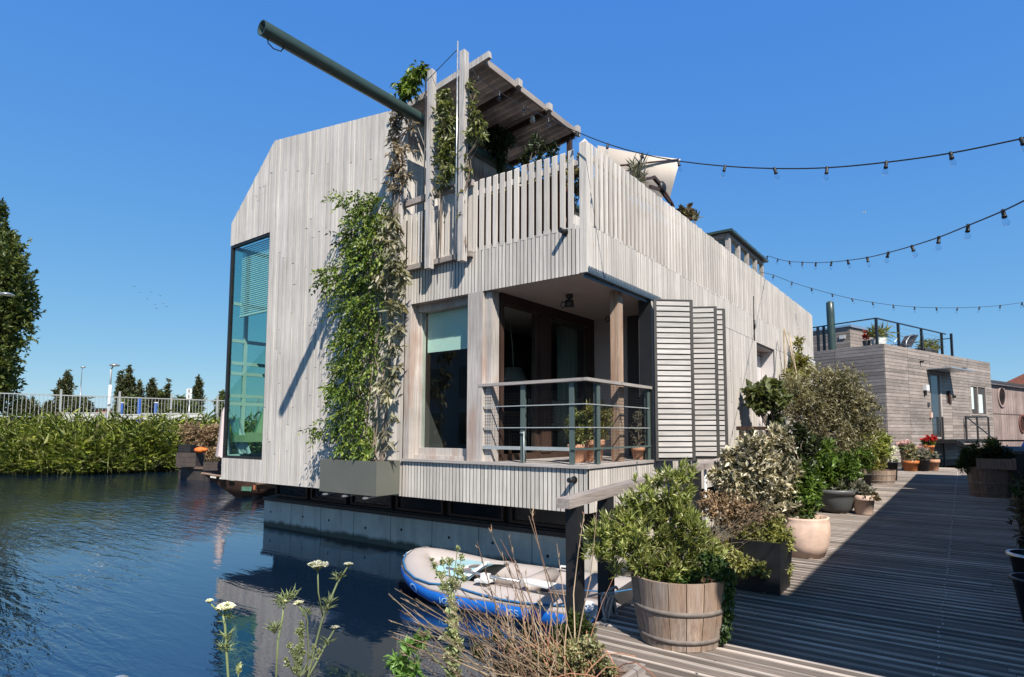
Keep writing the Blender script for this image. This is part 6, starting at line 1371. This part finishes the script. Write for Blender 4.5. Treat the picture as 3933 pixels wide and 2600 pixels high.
# road sign and blue posts
q = dpt(727, 1560, 38); t = thing('road_sign', (q.x, q.y, 1.7), 'small white road sign standing behind the railing near the house', 'road sign')
f = MB(); f.tube([(q.x, q.y, 1.7), (q.x, q.y, 4.1)], .03, 8); f.build('post', M['steel'], t)
a = dpt(727, 1512, 38); f = MB(); f.poly([a+vRt*sx*.17+Vector((0, 0, sz)) for sx, sz in ((-1, .02), (1, .02), (1, .33), (-1, .33))], -vF*.03); f.poly([a+vRt*sx*.17+Vector((0, 0, sz)) for sx, sz in ((-1, -.33), (1, -.33), (1, -.01), (-1, -.01))], -vF*.03); f.build('plate', M['white'], t)
f = MB(); f.poly([a-vF*.034+vRt*sx*.035+Vector((0, 0, sz)) for sx, sz in ((-1, .07), (1, .07), (1, .28), (-1, .28))], -vF*.004); f.poly([a-vF*.034+vRt*sx*.035+Vector((0, 0, sz)) for sx, sz in ((-1, -.28), (1, -.28), (1, -.07), (-1, -.07))], -vF*.004); f.build('mark', M['darkpot'], t)
for i, (x, lab) in enumerate(((463, 'blue post behind the railing, left of the pair'), (532, 'taller blue post behind the railing, right of the pair'), (597, 'blue post behind the railing nearest the house'))):
    q = dpt(x, 1600, 44); z1 = dpt(x, 1530+(i != 1)*18, 44).z; t = thing('blue_post', (q.x, q.y, 1.7), lab, 'post', 'blue posts behind the railing'); f = MB(); f.box(q.x-.09, q.x+.09, q.y-.09, q.y+.09, 1.7, z1); f.build('shaft', M['bluepaint'], t); f = MB(); f.box(q.x-.11, q.x+.11, q.y-.11, q.y+.11, z1+.001, z1+.08); f.build('cap', M['white'], t)
q = dpt(398, 1590, 70); t = thing('brick_hut', (q.x, q.y, 1.7), 'tiny red brick hut far behind the railing', 'hut'); f = MB(); f.box(q.x-.6, q.x+.6, q.y-.6, q.y+.6, 1.7, 4.6); f.build('wall', M['brick'], t); f = MB(); f.box(q.x-.75, q.x+.75, q.y-.75, q.y+.75, 4.601, 4.75); f.build('roof', M['darkpot'], t)
# trees: tapered trunk, limbs, clumped crown
def tree(lab, px, ytop, ybase, wpx, dep, mat, n, per, L, W, seed, group=None, shape='column', bare=.08):
    b = dpt(px, 1600, dep); top = dpt(px, ytop, dep).z; hw = wpx/2/FPX*dep; t = thing('tree', (b.x, b.y, 1.7), lab, 'tree', group); r_ = random.Random(seed); lob = []; H_ = top-1.7
    zb_ = max(1.7+H_*bare, dpt(px, ybase, dep).z-1.)
    m = 16 if shape == 'column' else 12
    for i in range(m):
        q = (i+.5)/m; z = zb_+(top-zb_)*q
        if shape == 'column': wq = hw*min(1, (1-q)*2.6+.12)*min(1, .6+q*2)
        elif shape == 'cone': wq = hw*(1.05-q)
        else: wq = hw*math.sqrt(max(.05, 1-(2*q-.9)**2))
        for k in range(3):
            a = r_.uniform(0, 6.28); o = wq*r_.uniform(.2, .62); rr = wq*r_.uniform(.35, .6)+.1; lob.append((b.x+o*math.cos(a), b.y+o*math.sin(a), z+r_.uniform(-.4, .4)*(top-zb_)/m, rr, rr, rr*(1.5 if shape == 'column' else 1.05)))
    foliage('crown', lob, n, per, L, W, M[mat], t, .7 if shape != 'round' else .3, .7, L, .4, .2, .1, seed=seed)
    f = MB(); f.tube([(b.x, b.y, 1.7), (b.x+.1, b.y, 1.7+H_*.4), (b.x, b.y, 1.7+H_*.9)], [hw*.10+.05, hw*.07+.03, .02], 8)
    for k in range(14): q = lob[r_.randrange(len(lob))]; f.tube([(b.x, b.y, max(1.9, q[2]-hw*.9)), ((b.x+q[0])/2, (b.y+q[1])/2, q[2]-hw*.35), q[:3]], [hw*.03+.02, hw*.02+.01, .01], 5, False)
    f.build('trunk', M['bark'], t)
tree('tall dense poplar towering at the left edge of the picture', -60, 760, 1560, 300, 46, 'poplar', 7000, 6, .34, .18, 201, None, 'column')
fgp = 'distant trees behind the railing'
tree('two-peaked dark evergreen between the thin lamp and the poplar', 248, 1418, 1600, 52, 92, 'cypress', 620, 6, .5, .2, 202, fgp)
tree('lower shoulder of dark evergreen just left of the two-peaked one', 225, 1458, 1600, 40, 93, 'cypress', 380, 6, .5, .2, 203, fgp)
tree('tallest evergreen right of the white street lamp', 487, 1402, 1600, 48, 90, 'cypress', 700, 6, .5, .2, 204, fgp)
tree('evergreen with a ragged top leaning against the tallest one', 458, 1424, 1600, 44, 91, 'cypress', 520, 6, .5, .2, 205, fgp)
tree('small pointed evergreen in the gap right of the tallest one', 530, 1464, 1600, 40, 94, 'cypress', 360, 6, .5, .2, 206, fgp)
tree('slim pointed evergreen in the middle of the distant row', 578, 1446, 1600, 42, 92, 'cypress', 420, 6, .5, .2, 207, fgp)
tree('wide bushy evergreen with three tops behind the road sign', 640, 1452, 1600, 60, 92, 'cypress', 640, 6, .5, .2, 208, fgp, 'cone')
tree('bushy tree low behind the blue posts', 605, 1500, 1600, 110, 96, 'poplar', 620, 6, .55, .25, 209, fgp, 'round', .02)
tree('thin spire-topped evergreen nearest the house', 758, 1438, 1600, 44, 90, 'cypress', 420, 6, .5, .2, 210, fgp)
tree('small round tree half hidden by the house corner', 850, 1505, 1600, 60, 88, 'poplar', 320, 6, .5, .2, 211, fgp, 'round')
tree('low dark round tree behind the left railing', 190, 1540, 1600, 60, 100, 'cypress', 260, 6, .5, .2, 212, fgp, 'round', .02)
tree('low bush behind the far left railing', 95, 1535, 1600, 130, 80, 'cypress', 520, 6, .5, .2, 213, fgp, 'round', .02)
tree('low bush behind the railing under the thin lamp', 310, 1530, 1600, 120, 85, 'cypress', 620, 6, .5, .2, 214, fgp, 'round', .02)
tree('low bush behind the railing under the bushy evergreens', 500, 1520, 1600, 120, 84, 'poplar', 620, 6, .5, .2, 215, fgp, 'round', .02)
tree('low bush behind the railing beside the road sign', 700, 1525, 1600, 120, 84, 'poplar', 620, 6, .5, .2, 216, fgp, 'round', .02)
# far treeline
tl = []; 
for i in range(120):
    px_ = -300+i*14; q = dpt(px_, 1640, 150+rg.uniform(-10, 25)); tl.append((q.x, q.y, 2.2, 3.5, 3.5, rg.uniform(1.6, 3.6)))
tt = foliage('treeline', tl, 4200, 5, .9, .5, M['cypress'], None, .4, .8, .6, .3, seed=220); tag(tt, 'dark far-off line of trees along the horizon at the left', 'treeline', None, 'stuff')
# boats at the far end of the house
rw = thing('rowboat', (-17.9, 10.5, 0), 'rusty old wooden rowboat with flaking paint beside the house corner', 'boat')
def hull(mb, y0, y1, half, zk, zs, flare, m=14, th=.0):
    vs = []
    for i in range(m+1):
        t_ = i/m; y = y0+(y1-y0)*t_; w_ = half*min(1, (t_*2.2)**.75)*(1-.15*max(0, t_-.7)/.3); sh = zs+.32*max(0, 1-t_*2.4)**1.5; kk = zk+(.55)*max(0, 1-t_*3.6)**1.3
        kk = zk
        for s_, z in ((1., sh), (.94, sh*.55+kk*.45), (.72, kk+.02), (0, kk), (-.72, kk+.02), (-.94, sh*.55+kk*.45), (-1., sh)): vs.append((s_*w_*(1 if z > kk+.1 else flare), y+1.15*(1-(z-kk)/(sh-kk))*max(0, 1-t_*2.2), z))
    mb.add(vs, [(i*7+k, i*7+k+1, (i+1)*7+k+1, (i+1)*7+k) for i in range(m) for k in range(6)], True); return vs
f = MB(); vv = hull(f, 8.25, 12.9, .72, -.12, .47, .8); X0_ = -18.0
f.v = [(p[0]+X0_, p[1], p[2]) for p in f.v]; hl2 = f.build('hull', M['rust'], rw)
f = MB(); gp = [Vector(vv[i*7])+Vector((X0_, 0, .0)) for i in range(15)]; f.tube(gp, .035, 6); gp2 = [Vector(vv[i*7+6])+Vector((X0_, 0, .0)) for i in range(15)]; f.tube(gp2, .035, 6); f.build('gunwale', M['barreld'], rw)
def gun(t_): i = int(t_); return Vector(vv[i*7]).lerp(Vector(vv[(i+1)*7]), t_-i)
for t0, t1 in ((.55, .95), (1.2, 1.65), (1.85, 2.3)):
    f = MB(); f.bar(gun(t0)+Vector((X0_+.02, 0, -.06)), gun(t1)+Vector((X0_+.02, 0, -.06)), .02, .05); f.build('paint_patch', M['palepot'], rw)
f = MB(); a, b = Vector(vv[2*7+1]), Vector(vv[3*7+1]); f.bar(a+Vector((X0_+.02, 0, 0)), b+Vector((X0_+.02, 0, 0)), .02, .14); f.build('paint_patch', plain('flaked_green', (.06, .16, .11), .8, 0, .4, 8), rw)
for y in (9.6, 11.2): f = MB(); f.box(X0_-.6, X0_+.6, y, y+.22, .40, .44); f.build('seat', M['barreld'], rw)
f = MB(); f.bar((X0_+.735, 9.4, .33), (X0_+.66, 12.4, .33), .02, .13); f.build('rubbing_strip', plain('faded_orange', (.40, .14, .06), .8, 0, .35, 6), rw)
bg_ = thing('barge', (-24, 13, 0), 'low dark wooden barge moored against the reeds', 'barge')
f = MB(); f.poly([(-27.4, 11.6, -.2), (-15.5, 11.9, -.2), (-15.5, 14.2, -.2), (-27.4, 13.9, -.2)], (0, 0, .66)); f.build('hull', M['tarwood'], bg_)
f = MB(); f.bar((-27.42, 11.6, .5), (-15.5, 11.9, .5), .12, .08); f.build('gunwale', M['barreld'], bg_)
def crate(px0, px1, y0, y1, dep, lab, mat='tarwood', slats=True):
    a = dpt((px0+px1)/2, y1, dep); w_ = (px1-px0)/2/FPX*dep; h_ = (y1-y0)/FPX*dep; t = thing('crate', (a.x, a.y, a.z), lab, 'crate', 'crates stacked on the barge', TH)
    f = MB(); n_ = 3
    for i in range(n_): f.box(-w_, w_, -w_*.8, -w_*.8+.03, h_*i/n_+.01, h_*(i+1)/n_); f.box(-w_, w_, w_*.8-.03, w_*.8, h_*i/n_+.01, h_*(i+1)/n_); f.box(-w_, -w_+.03, -w_*.8+.031, w_*.8-.031, h_*i/n_+.01, h_*(i+1)/n_); f.box(w_-.03, w_, -w_*.8+.031, w_*.8-.031, h_*i/n_+.01, h_*(i+1)/n_)
    f.build('boards', M[mat], t, True); f = MB(); f.box(-w_+.031, w_-.031, -w_*.78, w_*.78, 0, h_*.9); f.build('contents', M['soil'], t, True); return t
crate(693, 768, 1738, 1792, 24.6, 'wide dark plank crate at the base of the stack on the barge')
crate(695, 742, 1708, 1737.5, 24.6, 'smaller black crate on top of the plank crate', 'black')
q = dpt(768, 1738, 24.4); t = thing('orange_sack', q, 'bright orange sack slumped beside the black crate on the barge', 'sack'); f = MB(); f.ball((0, 0, .1), .26, 14, 1.2, .8, .5); f.ball((.22, .05, .12), .15, 12, 1, 1, .6); f.build('cloth', plain('orange_cloth', (.75, .17, .03), .7, 0, .15, 5), t, True)
crate(792, 848, 1772, 1806, 23.0, 'dark flower box holding red leaves near the house corner', 'tarwood')
q = dpt(820, 1770, 23); t = thing('barge_flowers', q, 'small red-leaved plants in the dark flower box on the barge', 'plant'); foliage('foliage', [(q.x, q.y, q.z+.05, .35, .3, .12)], 46, 6, .07, .04, M['purple'], t, .5, .8, .08, .2, seed=301)
q = dpt(770, 1770, 25.5); t = thing('barge_bush', q, 'brownish bush growing behind the orange sack on the barge', 'shrub'); lb = [(dpt(x, y, 25.8).x, dpt(x, y, 25.8).y, dpt(x, y, 25.8).z, r_, r_, r_) for x, y, r_ in ((735, 1680, .4), (780, 1700, .5), (810, 1740, .45), (760, 1660, .4), (800, 1670, .45), (790, 1760, .4), (720, 1650, .35), (830, 1660, .4))]
foliage('foliage', lb, 620, 6, .16, .045, M['hydrangea'], t, .5, .8, .14, .3, seed=302); twigs('stem', q-Vector((0, 0, .5)), lb, 12, .02, M['twig'], t)
q = dpt(857, 1760, 22.5); t = thing('folded_parasol', (q.x, q.y, .4), 'folded pink and white parasol standing on the barge behind the corner window', 'parasol')
zt_ = dpt(857, 1562, 22.5).z-.4; f = MB(); f.tube([(0, 0, 0), (0, 0, zt_)], .03, 8); f.build('pole', M['alu'], t, True)
f = MB(); prof = []; ns = 16; vs = []
for i, (r_, z) in enumerate(((.05, zt_-.02), (.13, zt_-.25), (.16, zt_-.7), (.20, zt_-1.3), (.27, zt_-1.95))):
    for k in range(ns): a = 2*math.pi*k/ns; w_ = r_*(1 if k % 2 else .6); vs.append((w_*math.cos(a), w_*math.sin(a), z+(.08 if (k % 2 and i == 4) else 0)))
f.add(vs, [(i*ns+k, i*ns+(k+1)%ns, (i+1)*ns+(k+1)%ns, (i+1)*ns+k) for i in range(4) for k in range(ns)], True); f.build('cloth', M['pinkcloth'], t, True)
f = MB(); f.poly([(.05, .0, zt_-.6), (.28, 0, zt_-2.1), (.05, 0, zt_-2.3), (-.12, 0, zt_-2.25)], (0, .06, 0)); f.build('flap', M['whitecloth'], t, True)
# birds
def bird(mb, c, s, ang):
    c = Vector(c); d = Vector((math.cos(ang), math.sin(ang), 0)); n_ = Vector((-d.y, d.x, 0))
    mb.tube([c-d*s*.35, c-d*s*.1, c+d*s*.15, c+d*s*.32], [s*.03, s*.09, s*.08, s*.02], 6)
    for sg in (-1, 1): mb.add([c+d*s*.12, c+n_*sg*s*.35+Vector((0, 0, s*.16))+d*s*.05, c+n_*sg*s*.75+Vector((0, 0, s*.06))-d*s*.12, c-d*s*.1], [(0, 1, 2, 3)])
for i, (x, y) in enumerate(((515, 1100), (538, 1124), (565, 1148), (580, 1122), (595, 1170), (615, 1135), (628, 1166), (640, 1178), (600, 1185))):
    q = dpt(x, y, 160); f = MB(); bird(f, q, .62, rg.uniform(0, 6.28)); tag(f.build('bird', M['darkpot']), 'small dark bird in the loose flock over the far bank', 'bird', 'flock of birds over the bank')
q = dpt(3319, 816, 60); f = MB(); bird(f, q, .5, .4); tag(f.build('gull', M['white']), 'lone white gull high in the sky above the right-hand strings', 'bird')
# ================================================================ camera, light, sky
cd = bpy.data.cameras.new('camera'); co = bpy.data.objects.new('camera', cd); COL.objects.link(co); scn.camera = co
cd.sensor_fit = 'HORIZONTAL'; cd.sensor_width = 36; cd.lens = FPX/3933*36
cd.shift_x = -(PX-1966.5)/3933; cd.shift_y = (PY-1300)/3933; cd.clip_start = .05; cd.clip_end = 6000
co.matrix_world = Matrix.Translation(CAM) @ Matrix((vRt, vU, -vF)).transposed().to_4x4()
SUN = Vector((3.61, -2.56, 4.6)).normalized()
sd_ = bpy.data.lights.new('sun', 'SUN'); sd_.energy = 5.0; sd_.angle = R(.5); sd_.color = (1, .945, .87)
so = bpy.data.objects.new('sun', sd_); COL.objects.link(so); so.rotation_euler = SUN.to_track_quat('Z', 'Y').to_euler()
w = bpy.data.worlds.new('World'); scn.world = w; w.use_nodes = True; nt = w.node_tree
sky = nt.nodes.new('ShaderNodeTexSky'); sky.sky_type = 'NISHITA'; sky.sun_disc = False
sky.sun_elevation = math.asin(SUN.z); sky.sun_rotation = math.atan2(SUN.x, SUN.y); sky.air_density = .8; sky.dust_density = .1; sky.ozone_density = 1.5; sky.altitude = 0
sepc = nt.nodes.new('ShaderNodeSeparateColor'); comb = nt.nodes.new('ShaderNodeCombineColor'); nt.links.new(sky.outputs[0], sepc.inputs[0])
# the camera's tone response for the blue of the sky: one power curve per channel
dark = nt.nodes.new('ShaderNodeMapRange'); dark.interpolation_type = 'SMOOTHSTEP'   # deeper blue towards the zenith, above the picture
for i_, v_ in ((1, .62), (2, .86), (3, 1.), (4, .32)): dark.inputs[i_].default_value = v_
tcw = nt.nodes.new('ShaderNodeTexCoord'); spw = nt.nodes.new('ShaderNodeSeparateXYZ'); nt.links.new(tcw.outputs['Generated'], spw.inputs[0]); nt.links.new(spw.outputs[2], dark.inputs[0])
SKYC = ((.904/1.414, .824), (2.27/1.414, .513), (6.54/1.414, .111))
for i_, (g_, p_) in enumerate(SKYC):
    a_ = nt.nodes.new('ShaderNodeMath'); a_.operation = 'POWER'; a_.inputs[1].default_value = p_
    b_ = nt.nodes.new('ShaderNodeMath'); b_.operation = 'MULTIPLY'; b_.inputs[1].default_value = g_
    c_ = nt.nodes.new('ShaderNodeMath'); c_.operation = 'MULTIPLY'; nt.links.new(b_.outputs[0], c_.inputs[0]); nt.links.new(dark.outputs[0], c_.inputs[1])
    nt.links.new(sepc.outputs[i_], a_.inputs[0]); nt.links.new(a_.outputs[0], b_.inputs[0]); nt.links.new(c_.outputs[0], comb.inputs[i_])
bg = nt.nodes['Background']; nt.links.new(comb.outputs[0], bg.inputs[0]); bg.inputs[1].default_value = .1
vs_ = scn.view_settings; vs_.view_transform = 'Standard'; vs_.look = 'None'; vs_.exposure = .5; vs_.gamma = 1; vs_.use_curve_mapping = False
scn.cycles.max_bounces = 8; scn.cycles.transparent_max_bounces = 16; scn.cycles.glossy_bounces = 4; scn.cycles.caustics_reflective = False; scn.cycles.caustics_refractive = False
scn.cycles.use_denoising = True
